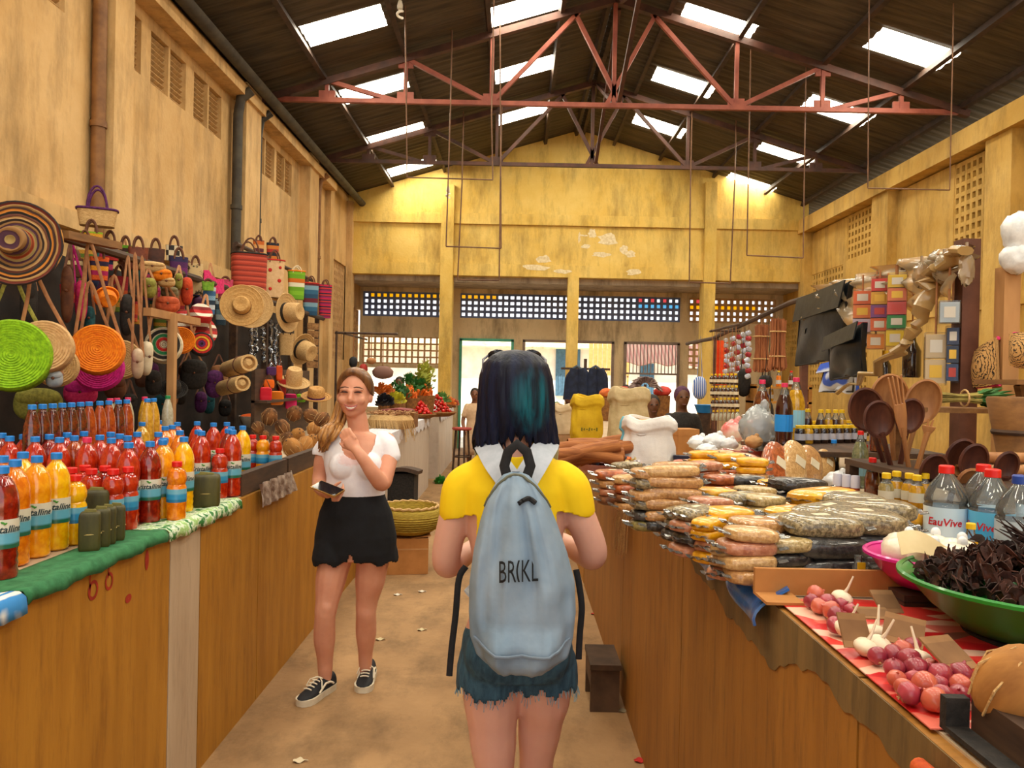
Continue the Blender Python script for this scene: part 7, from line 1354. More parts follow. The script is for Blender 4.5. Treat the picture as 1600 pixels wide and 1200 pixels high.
# ================================================================== HANGING GOODS ON THE RIGHT
XH = 2.2
def HR(px, py, x=XH): return Wx(px, py, x)
t = thing('hanging_rail', 'long dark pole rail over the right stall on wooden posts', 'rail'); p0, p1_ = HR(1508, 392), HR(1182, 512)
m = MB(); m.tube([(XH, p0.y - .04, 2.28), (XH, 6.2, 2.26), (XH, 8.6, 2.1), (XH, 9.9, 2.1)], .022, 8); m.build('pole', m_woodd, t)
for y, z in ((p0.y, 2.33), (5.9, 2.27), (8.5, 2.12)): m = MB(); m.bar((XH + .01, y, 0), (XH + .01, y, z), .085 if y < 4 else .05); m.build('post', M('post_brown', '#4c2a1c', '#6c4230', 5, .6, .1), t, smooth=False)
m = MB(); pz = HR(1575, 418, 2.3); m.bar((pz.x, pz.y, 0), (pz.x, pz.y, pz.z), .075); m.build('post', m_woodl, t, smooth=False)
# black shiny bags
m_bl = M('leatherette_black', '#0a1016', '#162028', 6, .4, .35, bscale=9)
def garment(cor, label, x, fold=.04, mat=m_bl, name='black_bag', nu=14, nv=16):
    """sheet bag hung by its top edge: four photo corners TL,TR,BR,BL"""
    TL, TR, BR, BL = [HR(a, b_, x) for a, b_ in cor]; t = thing(name, label, 'bag', TL); m = MB()
    m.sheet(lambda u, v: TL.lerp(TR, u).lerp(BL.lerp(BR, u), v) - TL + Vector((-.05 * sin(pi * u) * sin(pi * min(1, v * 1.2)) + fold * .3 * sin(u * 9 + v * 5) * v, 0, .008 * sin(u * 13))), nu, nv, thick=.03); m.build('panel', mat, t)
    m = MB(); m.sheet(lambda u, v: TL.lerp(TR, u).lerp(BL.lerp(BR, u), v * .35) - TL + Vector((-.055 - .02 * v, 0, .01)), nu, 5, thick=.008); m.build('flap', mat, t); m = MB(); e = [TL, BL, BR]; m.tube([q - TL + Vector((-.03, 0, 0)) for q in (TL, BL, BR, TR)], .006, 6); m.build('piping', m_blkw, t); return t
garment([(1258, 470), (1335, 440), (1318, 560), (1250, 572)], 'large shiny black bag hanging at the rail, left of two', XH - .05); garment([(1302, 530), (1356, 505), (1352, 585), (1306, 594)], 'smaller shiny black bag hanging right of the large one', XH - .18)
garment([(1296, 572), (1345, 560), (1340, 612), (1288, 612)], 'blue and white striped bag below the black ones', XH - .05, mat=M('stripe_bluewhite', '#1c54d0', '#c8d4e8', 5, .6, tex='wavex', dist=.5, stretch=(1, 3, 1)), name='striped_bag')
# multipacks of noodle boxes in clear wrap
def multipack(px, y0, y1, wpx, cols, label, x=XH - .12):
    a, b_ = HR(px, y0, x), HR(px - 3, y1, x); w_ = wpx * a.y / FPX; n = len(cols); t = thing('hanging_multipack', label, 'multipack', a, -.42, group='boxed packs hanging from the rail'); h = (a.z - b_.z) / n
    for k, c in enumerate(cols):
        m = MB(); m.box((0, 0, -h * (k + .5)), (w_, .09, h * .93)); bx_ = m.build('box', M('box_' + c, c, rough=.5), t, smooth=False); m = MB(); m.box((0, -.0465, -h * (k + .5)), (w_ * .6, .002, h * .5)); m.build('panel_print', M('box_print_%d' % (k % 3), ('#e0d8c8', '#f0c030', '#c83828')[k % 3], rough=.5), bx_, smooth=False)
    m = MB(); m.box((0, 0, -(a.z - b_.z) / 2), (w_ * 1.08, .105, (a.z - b_.z) * 1.05)); m.build('film', clear_plastic('film_wrap', '#ffffff', 1.1, .15, 1.18), t, smooth=False); m = MB(); m.tube([(0, 0, 0), (.0, 0, 2.27 - a.z)], .006, 5); m.build('string', m_strap, t); return t
multipack(1348, 455, 542, 26, ['#d86020', '#e07830', '#c8b8c8', '#283828'], 'column of orange and white noodle boxes in clear wrap'); multipack(1375, 436, 518, 24, ['#c83020', '#d8a020', '#7c3c80', '#d86020'], 'column of red and yellow boxes in clear wrap'); multipack(1402, 430, 514, 26, ['#d8b020', '#d87040', '#c84840', '#1c8030'], 'column of yellow and green boxes in clear wrap')
multipack(1368, 522, 546, 24, ['#e08820'], 'single orange box hanging below the noodle columns'); multipack(1398, 516, 542, 24, ['#e0c010'], 'single yellow box hanging below the noodle columns')
multipack(1462, 522, 600, 28, ['#c8b088', '#d0b890'], 'two cream boxes with red ovals by the brown post', x=XH - .1); multipack(1488, 512, 596, 16, ['#243454', '#1c2c48', '#2c4068'], 'dark blue packets stacked beside the brown post', x=XH - .05); multipack(1483, 472, 506, 26, ['#a8b4bc'], 'silver picture packet hanging beside the brown post', x=XH - .1)
for k, (px, y0, y1) in enumerate(((1382, 548, 600), (1424, 515, 590))):
    a, b_ = HR(px, y0, XH - .05), HR(px, y1, XH - .05); h = a.z - b_.z; t = thing('sauce_bottle', f'black sauce bottle hung under the rail, {ordw(k + 1)} from the left of two', 'bottle', b_); m = MB(); m.lathe([(h * .16, 0), (h * .18, .01), (h * .18, h * .55), (h * .08, h * .75), (h * .07, h * .85)], 14); m.build('body', fluid(*DKB), t); m = MB(); m.lathe([(h * .085, h * .84), (h * .085, h), (0, h)], 12); m.build('cap', caps['yellow' if k == 0 else 'white'], t); m = MB(); m.tube([(0, 0, h), (0, 0, 2.27 - b_.z)], .004, 5); m.build('string', m_strap, t)
# crumpled film and cord draped from the rail
m_film = clear_plastic('film_tan', '#d8c09a', .72, .2)
t = thing('plastic_drape', 'crumpled tan plastic film bunched along the rail', 'plastic film', (XH, 4.2, 2.2)); fx = fixp(t); m = MB(); m.sheet(lambda u, v: (XH - .06 + .05 * sin(u * 40 + v * 4) + .03 * sin(v * 19 + u * 12), p0.y - .1 + 1.9 * u, 2.30 - v * (.16 + .14 * abs(sin(u * 8)) + .05 * sin(u * 33))), 70, 10); fx(m.build('sheet', m_film, angle=180))
m = MB(); a, b_, c_ = HR(1508, 395, XH - .1), HR(1440, 500, XH - .14), HR(1310, 612, XH - .3); pp, rr = spline([(a, .05), (HR(1462, 430, XH - .1), .06), (b_, .045), (HR(1400, 555, XH - .2), .035), (c_, .02)], 8); m.tube([q + Vector((R.uniform(-.022, .022), R.uniform(-.02, .02), R.uniform(-.022, .022))) for q in pp], [x * R.uniform(.55, 1.15) for x in rr], 9, flat=.5); tag(m.build('plastic_rope', clear_plastic('rope_film', '#c8a468', .45, .25)), 'tan twisted plastic sheet sagging from the brown post', 'plastic film')
cr = [(1475, 420, 18, 22), (1510, 420, 12, 26), (1440, 430, 14, 20)]
for k, (px, py, a_, b_) in enumerate(cr):
    p = HR(px, py, XH - .08); s_ = p.y / FPX; t = thing('film_bunch', ['clear film bunch hanging left of the brown post top', 'clear film bunch knotted over the brown post', 'clear film bunch above the cream boxes'][k], 'plastic film', p); m = MB(); m.ball((0, 0, 0), (a_ * s_, a_ * s_ * .6, b_ * s_), 18, 12, None, 1, .15); m.build('film', m_film, t, angle=25); m = MB(); m.tube([(0, 0, b_ * s_ * .8), (0, 0, 2.29 - p.z)], .008, 5); m.build('knot', m_film, t)
# white plastic roll on the pale post, woven bag, mortar, herbs, bark rolls
p = HR(1590, 380, 2.3); t = thing('plastic_roll', 'bunch of white plastic bags tied on the pale post', 'plastic bags', p); m = MB(); m.ball((0, 0, .05), (.07, .06, .09), 16, 10, None, 1, .12); m.build('bunch', m_pw, t, angle=75); m = MB(); m.ball((0, 0, -.07), (.075, .06, .07), 16, 10, None, 1, .12); m.build('lower_bunch', m_pw, t, angle=75)
def flatbag(cor, label, x):
    TL, TR, BR, BL = [HR(a, b_, x) for a, b_ in cor]; t = thing('woven_pouch', label, 'bag', TL, group='straw pouches with pink edges'); m = MB(); m.sheet(lambda u, v: TL.lerp(TR, u).lerp(BL.lerp(BR, u), v) - TL + Vector((-.03 * sin(pi * u) * sin(pi * v), 0, 0)), 8, 8, thick=.02); m.build('weave', M('straw_zigzag', '#c89c60', '#2c2018', 60, .8, .2, tex='wavex', dist=6, lo=.75, hi=.85), t); m = MB(); m.tube([Vector((0, 0, 0)), TR - TL], .010, 6); m.build('edge', m_pink, t); m = MB(); m.tube([BL - TL, BR - TL], .010, 6); m.build('edge', m_pink, t); return t
flatbag([(1526, 552), (1560, 528), (1562, 600), (1520, 605)], 'straw pouch with pink edges left of the pale post', 2.25); flatbag([(1584, 522), (1625, 524), (1622, 575), (1584, 570)], 'straw pouch with pink edges right of the pale post', 2.25)
t = thing('wall_shelf', 'short wooden shelf board fixed to the pale post', 'shelf', (0, 0, 0)); q = HR(1585, 594, 2.2); m = MB(); m.bx(q.x - .12, q.x + .35, q.y - .2, q.y + .1, q.z - .02, q.z); m.build('board', m_wood, t, smooth=False); m = MB(); m.bar((q.x + .02, q.y, q.z - .02), (q.x + .08, q.y + .02, q.z - .2), .03); m.build('bracket', m_wood, t, smooth=False)
p = HR(1598, 688, 1.95); t = thing('wooden_mortar', 'brown wooden mortar at the right picture edge', 'mortar', (p.x, p.y, SBz + .001)); m = MB(); m.lathe([(.09, 0), (.10, .02), (.085, .06), (.10, .14), (.125, .27), (.12, .28), (.10, .27), (.07, .12), (0, .1)], 24); m.build('cup', m_wood, t); m = MB(); m.lathe([(.103, .135), (.108, .145), (.103, .155)], 24); m.build('carved_ring', m_woodd, t)
p = HR(1500, 622, 1.9); t = thing('herb_bunch', 'bunch of green and straw-coloured herbs laid across the shelf', 'herbs', p); mg, ms = MB(), MB()
for k in range(70):
    x0 = -.16 + R.uniform(-.05, .02); y0 = R.uniform(-.03, .03); z0 = R.uniform(-.03, .03); ms.tube([(x0, y0, z0), (0, y0 * .5, z0 * .5), (.08, y0, z0 * .8)], .0022, 3); e = Vector((.12 + R.uniform(0, .10), R.uniform(-.05, .05), R.uniform(-.04, .05))); mg.tube([(.05, y0 * .5, z0 * .5), e * .8, e], [.002, .006, .001], 4)
ms.build('stems', M('herb_straw', '#7c6c34', '#a8964c', 20, .8), t, kind='stuff'); mg.build('leaves', M('herb_green', '#1c4c1c', '#3c7030', 20, .7), t, kind='stuff'); m = MB(); m.tube([(0.02, .035 * cos(a), .035 * sin(a)) for a in [2 * pi * k / 14 for k in range(14)]], .004, 5, closed=True); m.build('tie', m_straw, t)
pl_z = p.z
t = thing('plank_shelf', 'upper plank shelf holding the herb bunch', 'shelf'); m = MB(); m.bx(p.x - .3, p.x + .3, p.y - .12, p.y + .12, p.z - .06, p.z - .04); m.build('plank', m_wood, t, smooth=False)
for sx in (-.28, .26): m = MB(); m.bx(p.x + sx, p.x + sx + .03, p.y - .02, p.y + .02, SBz + .001 if True else 0, p.z - .06); m.build('support', m_wood, t, smooth=False)
for k, (px, py) in enumerate(((1565, 690), (1580, 706))):
    p = HR(px, py, 1.75); t = thing('bark_roll', ['upper pale bark roll below the mortar', 'lower pale bark roll below the mortar'][k], 'bark', (p.x, p.y, SBz + .022 + .04 * (1 - k)), .1); m = MB(); m.sheet(lambda u, v: ((u - .5) * .4, .02 * (1 - v * .3) * cos(v * 9), .02 * (1 - v * .3) * sin(v * 9)), 8, 22, thick=.003); m.build('roll', m_sp2, t); m = MB(); m.tube([(.05, .022 * cos(a), .022 * sin(a)) for a in [2 * pi * j / 12 for j in range(12)]], .002, 4, closed=True); m.build('string', m_straw, t)
# ------------------------------------------------------------------ strings of small goods farther along
for k, px in enumerate((1136, 1145, 1154, 1162, 1170)):
    a, b_ = HR(px, 528 - k * 3, XH), HR(px, 600 - k * 2, XH); t = thing('sachet_string', f'string of silver and red sachets, {ordw(k + 1)} from the left beside the cinnamon bundles', 'sachets', a, group='strings of sachets'); n = 9
    m = MB(); m.tube([(0, 0, 2.12 - a.z + .04), (0, 0, b_.z - a.z)], .003, 4); m.build('string', m_strap, t)
    for j in range(n): m = MB(); m.ball((R.uniform(-.01, .01), R.uniform(-.01, .01), (b_.z - a.z) * (j + .5) / n), (.03, .012, .024), 8, 6, Euler((0, R.uniform(-.5, .5), R.uniform(-.5, .5))).to_matrix(), .6); m.build('sachet', M('sachet_%d' % ((j + k) % 3), ('#c8ccd8', '#b8bcd0', '#a03038')[(j + k) % 3], rough=.25, metal=.3), t)
def cinn(px, py0, py1, wpx, label):
    a, b_ = HR(px, py0, XH), HR(px, py1, XH); w_ = wpx * a.y / FPX; L = a.z - b_.z; t = thing('cinnamon_bundle', label, 'cinnamon', a); m = MB()
    for k in range(46): an = R.uniform(0, 6.28); r_ = w_ * .45 * sqrt(R.random()); x, y = r_ * cos(an), r_ * sin(an) * .7; m.tube([(x * 1.0, y, R.uniform(0, .03)), (x * .85, y * .85, -L * .5), (x * 1.25, y * 1.2, -L + R.uniform(0, .04))], .009, 5)
    m.build('sticks', M('cinnamon_sticks', '#7c4424', '#a8683c', 14, .75, .3, stretch=(2, 2, .3)), t, kind='stuff')
    for f in (.2, .7): m = MB(); m.tube([(w_ * .47 * cos(q), w_ * .34 * sin(q), -L * f) for q in [2 * pi * j / 16 for j in range(16)]], .006, 5, closed=True); m.build('tie', m_straw, t)
    m = MB(); m.tube([(0, 0, 0), (0, 0, 2.14 - a.z + .03)], .005, 5); m.build('string', m_strap, t)
cinn(1190, 512, 582, 28, 'upright bundle of cinnamon sticks, left of the hanging pair'); cinn(1216, 503, 580, 26, 'bundle of cinnamon sticks, right of the hanging pair')
a = HR(1126, 532, XH); m = MB(); m.sheet(lambda u, v: (a.x - .04 + .12 * u, a.y + .02 * sin(u * 9), a.z - .48 * v), 8, 6, thick=.01); tag(m.build('orange_cloth', M('cloth_vermilion', '#d83c08', '#f05818', 10, .7)), 'vermilion cloth strip hanging beside the right gable column', 'cloth')
lot = []; mbp = glass_bottle('mini', COLA, 'yellow', '#d8ccb0'); mb2 = glass_bottle('mini', CLR, 'yellow', None)
for r_ in range(4):
    for k in range(7): p = HR(1112 + k * 6.2 + r_, 600 + r_ * 19 + k * .2, XH - .25); lot.append(place(mbp if r_ < 3 else mb2, p, 0, 1.05))
number(lot, 'tiny brown bottle with gold neck', 'hung in the bottle curtain', group='tiny bottles hung in rows')
t = thing('bottle_hanger', 'thin string hanger carrying the curtain of tiny bottles', 'hanger'); q0 = HR(1112, 598, XH - .25); q1 = HR(1150, 598, XH - .25)
for k in range(7): p = HR(1112 + k * 6.2, 600, XH - .25); m = MB(); m.tube([(p.x, p.y + .012, 1.15), (p.x, p.y + .012, 2.12)], .0025, 4); m.build('string', m_strap, t)
m = MB(); m.tube([(XH - .25, q1.y - .1, 2.12), (XH - .25, q0.y + .1, 2.12)], .012, 6); m.build('bar', m_woodd, t)
m = MB(); m.tube([(XH - .27, q0.y, 2.12), (XH + .02, q0.y, 2.12)], .01, 6); m.build('arm', m_woodd, t)
oval_r = lambda px, py, w_, h_, mat, lab, x: tag_bag(px, py, w_, h_, mat, lab, x)
def tag_bag(px, py, wpx, hpx, mat, label, x):
    p = HR(px, py, x); s_ = p.y / FPX; t = thing('hanging_bag', label, 'bag', p); m = MB(); m.ball((0, 0, 0), (wpx * s_ / 2, .06, hpx * s_ / 2), 14, 10, None, .8); m.build('body', mat, t); m = MB(); m.tube([(-.03, 0, hpx * s_ * .45), (0, 0, 2.16 - p.z), (.03, 0, hpx * s_ * .45)], .005, 5); m.build('strap', mat, t); return t
tag_bag(1162, 598, 22, 44, m_blkw, 'black bag hung left of the wooden shelves', XH); tag_bag(1196, 596, 20, 20, m_blkw, 'small black bag above the wooden shelves', XH + .1); tag_bag(1198, 650, 20, 50, m_blkw, 'black cloth bag left of the cola bottle', XH); tag_bag(1093, 606, 22, 36, M('stripe_bluewhite2', '#2c5cb0', '#d0d8e8', 14, .5, tex='wavex', dist=1), 'blue and white printed bag beyond the bottle curtain', XH); tag_bag(1147, 636, 14, 46, m_wood, 'brown paper roll right of the bottle curtain', XH - .1)
t = thing('wooden_shelves', 'small ochre wooden shelves behind the cola bottle', 'shelves'); q = HR(1210, 640, XH + .3)
for z in (1.28, 1.42, 1.56): m = MB(); m.bx(q.x - .25, q.x + .3, q.y - .15, q.y + .1, z, z + .02); m.build('board', M('wood_ochre', '#a87028', '#c89040', 6, .7), t, smooth=False)
for x in (-.25, .27): m = MB(); m.bx(q.x + x, q.x + x + .03, q.y - .15, q.y + .1, 0, 1.6); m.build('side', M('wood_ochre2', '#8c5c20', '#a87430', 6, .7), t, smooth=False)
for k, (dx, z, c, cp_) in enumerate(((-.1, 1.58, OIL, 'red'), (.02, 1.58, ORG, 'yellow'), (.14, 1.58, BRW, 'red'), (-.05, 1.44, OIL, 'yellow'), (.1, 1.44, ('murk', '#606850', '#7c8060'), 'red'))): o = place(glass_bottle('pint', c, cp_, '#c0c8cc'), (q.x + dx, q.y - .04, z + .001), 0, .8); o['label'] = f'small bottle on the ochre shelves, {ordw(k % 3 + 1)} from the left on the {"top" if k < 3 else "middle"} board'
# blue basin on a stool with a vendor, jumble of jars at the counter's far end
p = W(1103, 642, 8.8); t = thing('blue_tub', 'blue plastic tub beyond the white sack', 'tub', (p.x, p.y, 0)); m = MB(); m.lathe([(.1, p.z - .02), (.13, p.z + .06), (.135, p.z + .07), (.125, p.z + .065), (.095, p.z), (0, p.z)], 24); m.build('tub', M('plastic_blue', '#1c70b8', '#2c88d0', 5, .4), t); m = MB(); m.lathe([(.08, 0), (.09, p.z - .02), (0, p.z - .02)], 16); m.build('stand', m_woodd, t)
lot = []
for k in range(12): p = Wz(1092 + k * 6 + R.uniform(-2, 2), 676 + R.uniform(-6, 6), RZT); lot.append(place(glass_bottle('pint' if k % 3 else 'jar', (COLA, OIL, BRW, ('pickle', '#7c7040', '#a09060'))[k % 4], ('white', 'red', 'yellow')[k % 3], '#c8c0b0'), (p.x, min(p.y, 5.9), RZT + .001), 0, 1.0))
number(lot, 'assorted small jar', 'behind the white bags', group='assorted jars')
# ================================================================== FAR LEFT PRODUCE
def heap(name, label, group, cat, protos, c, rx, ry, h, n, s=1.0, flat=False, frm='left', where=''):
    os_ = []
    for k in range(n):
        a = R.uniform(0, 6.28); r_ = sqrt((k + .5) / n); z = h * (1 - r_ ** 1.5) * R.uniform(.75, 1); os_.append(place(protos[k % len(protos)], Vector(c) + Vector((rx * r_ * cos(k * 2.4), ry * r_ * sin(k * 2.4), z)), 0, s * R.uniform(.85, 1.12), (R.uniform(-.6, .6), R.uniform(-.6, .6), R.uniform(0, 6))))
    for o in os_: o['label'] = label + ' heaped ' + where; o['group'] = group
    return os_
tm = thing('tomato', 'x', 'tomato'); m = MB(); m.lathe([(0, -.024), (.016, -.021), (.027, -.006), (.028, .006), (.02, .02), (.008, .022), (0, .019)], 14); m.build('fruit', M('tomato_red', '#b80c10', '#d82018', 10, .25, coat=.5), tm); m = MB()
for k in range(5): m.tube([(0, 0, .020), (.012 * cos(k * 1.26), .012 * sin(k * 1.26), .024)], [.002, .001], 3)
m.build('calyx', M('calyx_green', '#2c6c1c', rough=.7), tm, kind='stuff')
m_wk = M('wicker_brown', '#6c4420', '#946430', 30, .8, .4)
def tray(c, r, label):
    t = thing('wicker_tray', label, 'tray', c); m = MB(); m.lathe([(r * .7, 0), (r * .95, .03), (r, .06), (r * .95, .055), (r * .7, .02), (0, .02)], 26); m.build('weave', m_wk, t); m = MB(); m.tube([(r * cos(a), r * sin(a), .058) for a in [2 * pi * k / 26 for k in range(26)]], .012, 5, closed=True); m.build('rim', m_wk, t)
c1 = Wz(648, 655, LZT); c1 = Vector((c1.x, c1.y + .2, LZT + .002)); tray(c1, .26, 'wicker tray under the nearer tomato heap'); heap('tomato', 'ripe red tomato', 'tomatoes of the nearer heap', 'tomato', [tm], c1 + Vector((0, 0, .06)), .19, .19, .20, 60, where='in the nearer heap')
c2 = Wz(682, 652, LZT); c2 = Vector((c2.x - .05, c2.y + .3, LZT + .002)); tray(c2, .3, 'wicker tray under the farther tomato heap'); heap('tomato', 'ripe red tomato', 'tomatoes of the farther heap', 'tomato', [tm], c2 + Vector((0, 0, .06)), .22, .24, .26, 60, where='in the farther heap')
cr = thing('carrot', 'x', 'carrot'); m = MB(); m.lathe([(0, -.08), (.008, -.05), (.016, .02), (.020, .05), (.012, .06), (0, .06)], 10); m.build('root', M('carrot_orange', '#d85c10', '#f07c28', 12, .5), cr); m = MB()
for k in range(5): m.tube([(0, 0, .055), (.02 * cos(k), .02 * sin(k), .10)], .002, 3)
m.build('tops', M('carrot_top', '#2c6c20', rough=.7), cr, kind='stuff')
for cx_, cy_, cd_, lb in ((637, 622, 10.5, 'wicker crate under the left carrot heap'), (662, 618, 10.9, 'wicker crate under the right carrot heap')):
    p = W(cx_, cy_, cd_); t = thing('wicker_crate', lb, 'crate', (p.x, p.y, LZT + .002)); m = MB(); m.lathe([(.13, 0), (.17, p.z - LZT), (.155, p.z - LZT), (.12, .02), (0, .02)], 18); m.build('weave', m_wk, t); m = MB(); m.lathe([(.15, p.z - LZT - .03), (0, p.z - LZT - .02)], 14); m.build('lining', m_straw, t)
heap('carrot', 'orange carrot', 'carrots behind the tomatoes', 'carrot', [cr], W(637, 622, 10.5), .12, .15, .14, 24, 1.2, where='in the left carrot heap'); heap('carrot', 'orange carrot', 'carrots between the tomatoes', 'carrot', [cr], W(662, 618, 10.9), .12, .15, .14, 24, 1.3, where='in the right carrot heap')
def greens(px, py, d, rx, hz, label, col, name='leafy_greens'):
    p = W(px, py, d); mt = M('greens_' + col[0], col[1], col[2], 20, .6); t = thing(name, label, 'greens', p); m = MB(); s_ = d / FPX
    for k in range(110):
        a = R.uniform(0, 6.28); b_ = R.uniform(.1, 1); dr = Vector((cos(a) * sqrt(1 - b_ * b_), sin(a) * sqrt(1 - b_ * b_), b_)); q = Vector((dr.x * rx * s_, dr.y * rx * s_, dr.z * hz * s_)); q *= R.uniform(.7, 1.05); sd_ = Vector((-dr.y, dr.x, .3)).normalized() * .035; up = (dr + Vector((0, 0, .4))).normalized() * .06; m.add([q - sd_ * .3, q + up * .5 - sd_, q + up, q + up * .5 + sd_], [(0, 1, 2), (0, 2, 3)])
    m.build('leaves', mt, t, smooth=False, kind='stuff'); m = MB(); m.ball((0, 0, hz * s_ * .3), (rx * s_ * .7, rx * s_ * .7, hz * s_ * .5), 12, 8); m.build('core', mt, t)
    if p.z > LZT: m = MB(); m.lathe([(rx * s_ * .6, LZT - p.z), (rx * s_ * .65, .02)], 14); m.build('crate', m_wk, t)
    return t
greens(620, 624, 10.2, 22, 24, 'big dark green bunch of herbs left of the carrots', ('dark', '#10401c', '#2c6c2c')); greens(655, 612, 10.9, 20, 18, 'green leaf heap behind the tomatoes', ('mid', '#1c5420', '#3c8034')); greens(690, 630, 13.5, 12, 14, 'green cabbages beside the farther tomatoes', ('pale', '#3c6c2c', '#6c9c4c')); greens(619, 632, 9.3, 12, 14, 'yellow-green cauliflower leaves before the herbs', ('yellow', '#a8a020', '#d0c838')); greens(601, 636, 9.0, 12, 16, 'blackish aubergine heap at the left of the produce', ('black', '#0c0c14', '#20202c')); greens(663, 600, 11.0, 16, 34, 'tall yellow-green banana leaves behind the produce', ('banana', '#8c9830', '#b8b84c')); greens(640, 600, 12.5, 10, 14, 'small green bunch far behind the carrots', ('mid2', '#205828', '#408838')); greens(600, 618, 9.9, 14, 16, 'orange marigold bunch behind the woman in white', ('orange', '#b05418', '#d88030')); greens(701, 633, 14.2, 9, 9, 'orange fruit heap at the farthest left counter', ('orange2', '#d06820', '#e89440')); greens(708, 634, 14.65, 7, 8, 'coral fruit heap along the farthest left counter', ('coral', '#d06048', '#e89070'))
# twine bundles and dried fish on a mat
c = Wz(612, 672, LZT); t = thing('dried_fish_bundle', 'round bundle of dried fish and twine beside the woman in white', 'bundle', (c.x - .05, c.y + .25, LZT + .002)); m = MB(); m.lathe([(.2, 0), (.24, .04), (.25, .10), (.22, .14), (0, .15)], 26); m.build('mat', m_straw, t); m = MB()
for k in range(120): a = R.uniform(0, 6.28); r0 = .22 * sqrt(R.random()); b_ = R.uniform(0, 6.28); m.tube([(r0 * cos(a), r0 * sin(a), .15 + R.uniform(0, .04)), (r0 * cos(a) + .07 * cos(b_), r0 * sin(a) + .07 * sin(b_), .16 + R.uniform(0, .04))], .006, 4)
m.build('fish', M('fish_dry', '#7c4830', '#c09868', 20, .7), t, kind='stuff'); m = MB()
for k in range(60): a = R.uniform(3.2, 6.3); m.tube([(.25 * cos(a), .25 * sin(a), .10), (.27 * cos(a + .1), .27 * sin(a + .1), 0), (.275 * cos(a + .15), .275 * sin(a + .15), -R.uniform(.02, .14))], .003, 3)
m.build('twine', m_straw, t, kind='stuff')
m = MB(); c = Wz(632, 662, LZT); 
for k in range(1): pass
t = thing('sausage_tray', 'flat tray of maroon dried sausages before the tomatoes', 'tray', Vector((W(622, 648, 8.6).x, 8.6, LZT + .17)))
for k in range(9): m = MB(); m.tube([(-.16 + k * .012, -.1 + k * .03, .02), (0, -.09 + k * .03, .035), (.16, -.1 + k * .03, .02)], .014, 7); m.build('sausage', M('sausage_maroon', '#6c1c1c', '#8c2c28', 15, .5), t)
m = MB(); m.bx(-.2, .2, -.15, .2, -.168, .004); m.build('crate', m_wk, t, smooth=False)
# white cloths hanging over the pale counters
for y0, y1, x, lab in ((6.4, 8.4, LX, 'white lace cloth over the nearer part of the pale counter'), (9.2, 11.1, LX, 'white lace cloth over the farther part of the pale counter'), (12.15, 14.7, LX + .05, 'white lace cloth over the farthest left counter')):
    m = MB(); n = int((y1 - y0) / .06)
    m.sheet(lambda u, v: (x + .022 - max(0, .3 - u) * 1.0, y0 + (y1 - y0) * v, LZT + .008 - max(0, u - .3) / .7 * (.10 + .05 * abs(sin(v * n * .5)))), 6, n, thick=-.003); tag(m.build('lace_cloth', M('lace_white', '#c8cad4', '#e4e4ec', 30, .8)), lab, 'cloth')
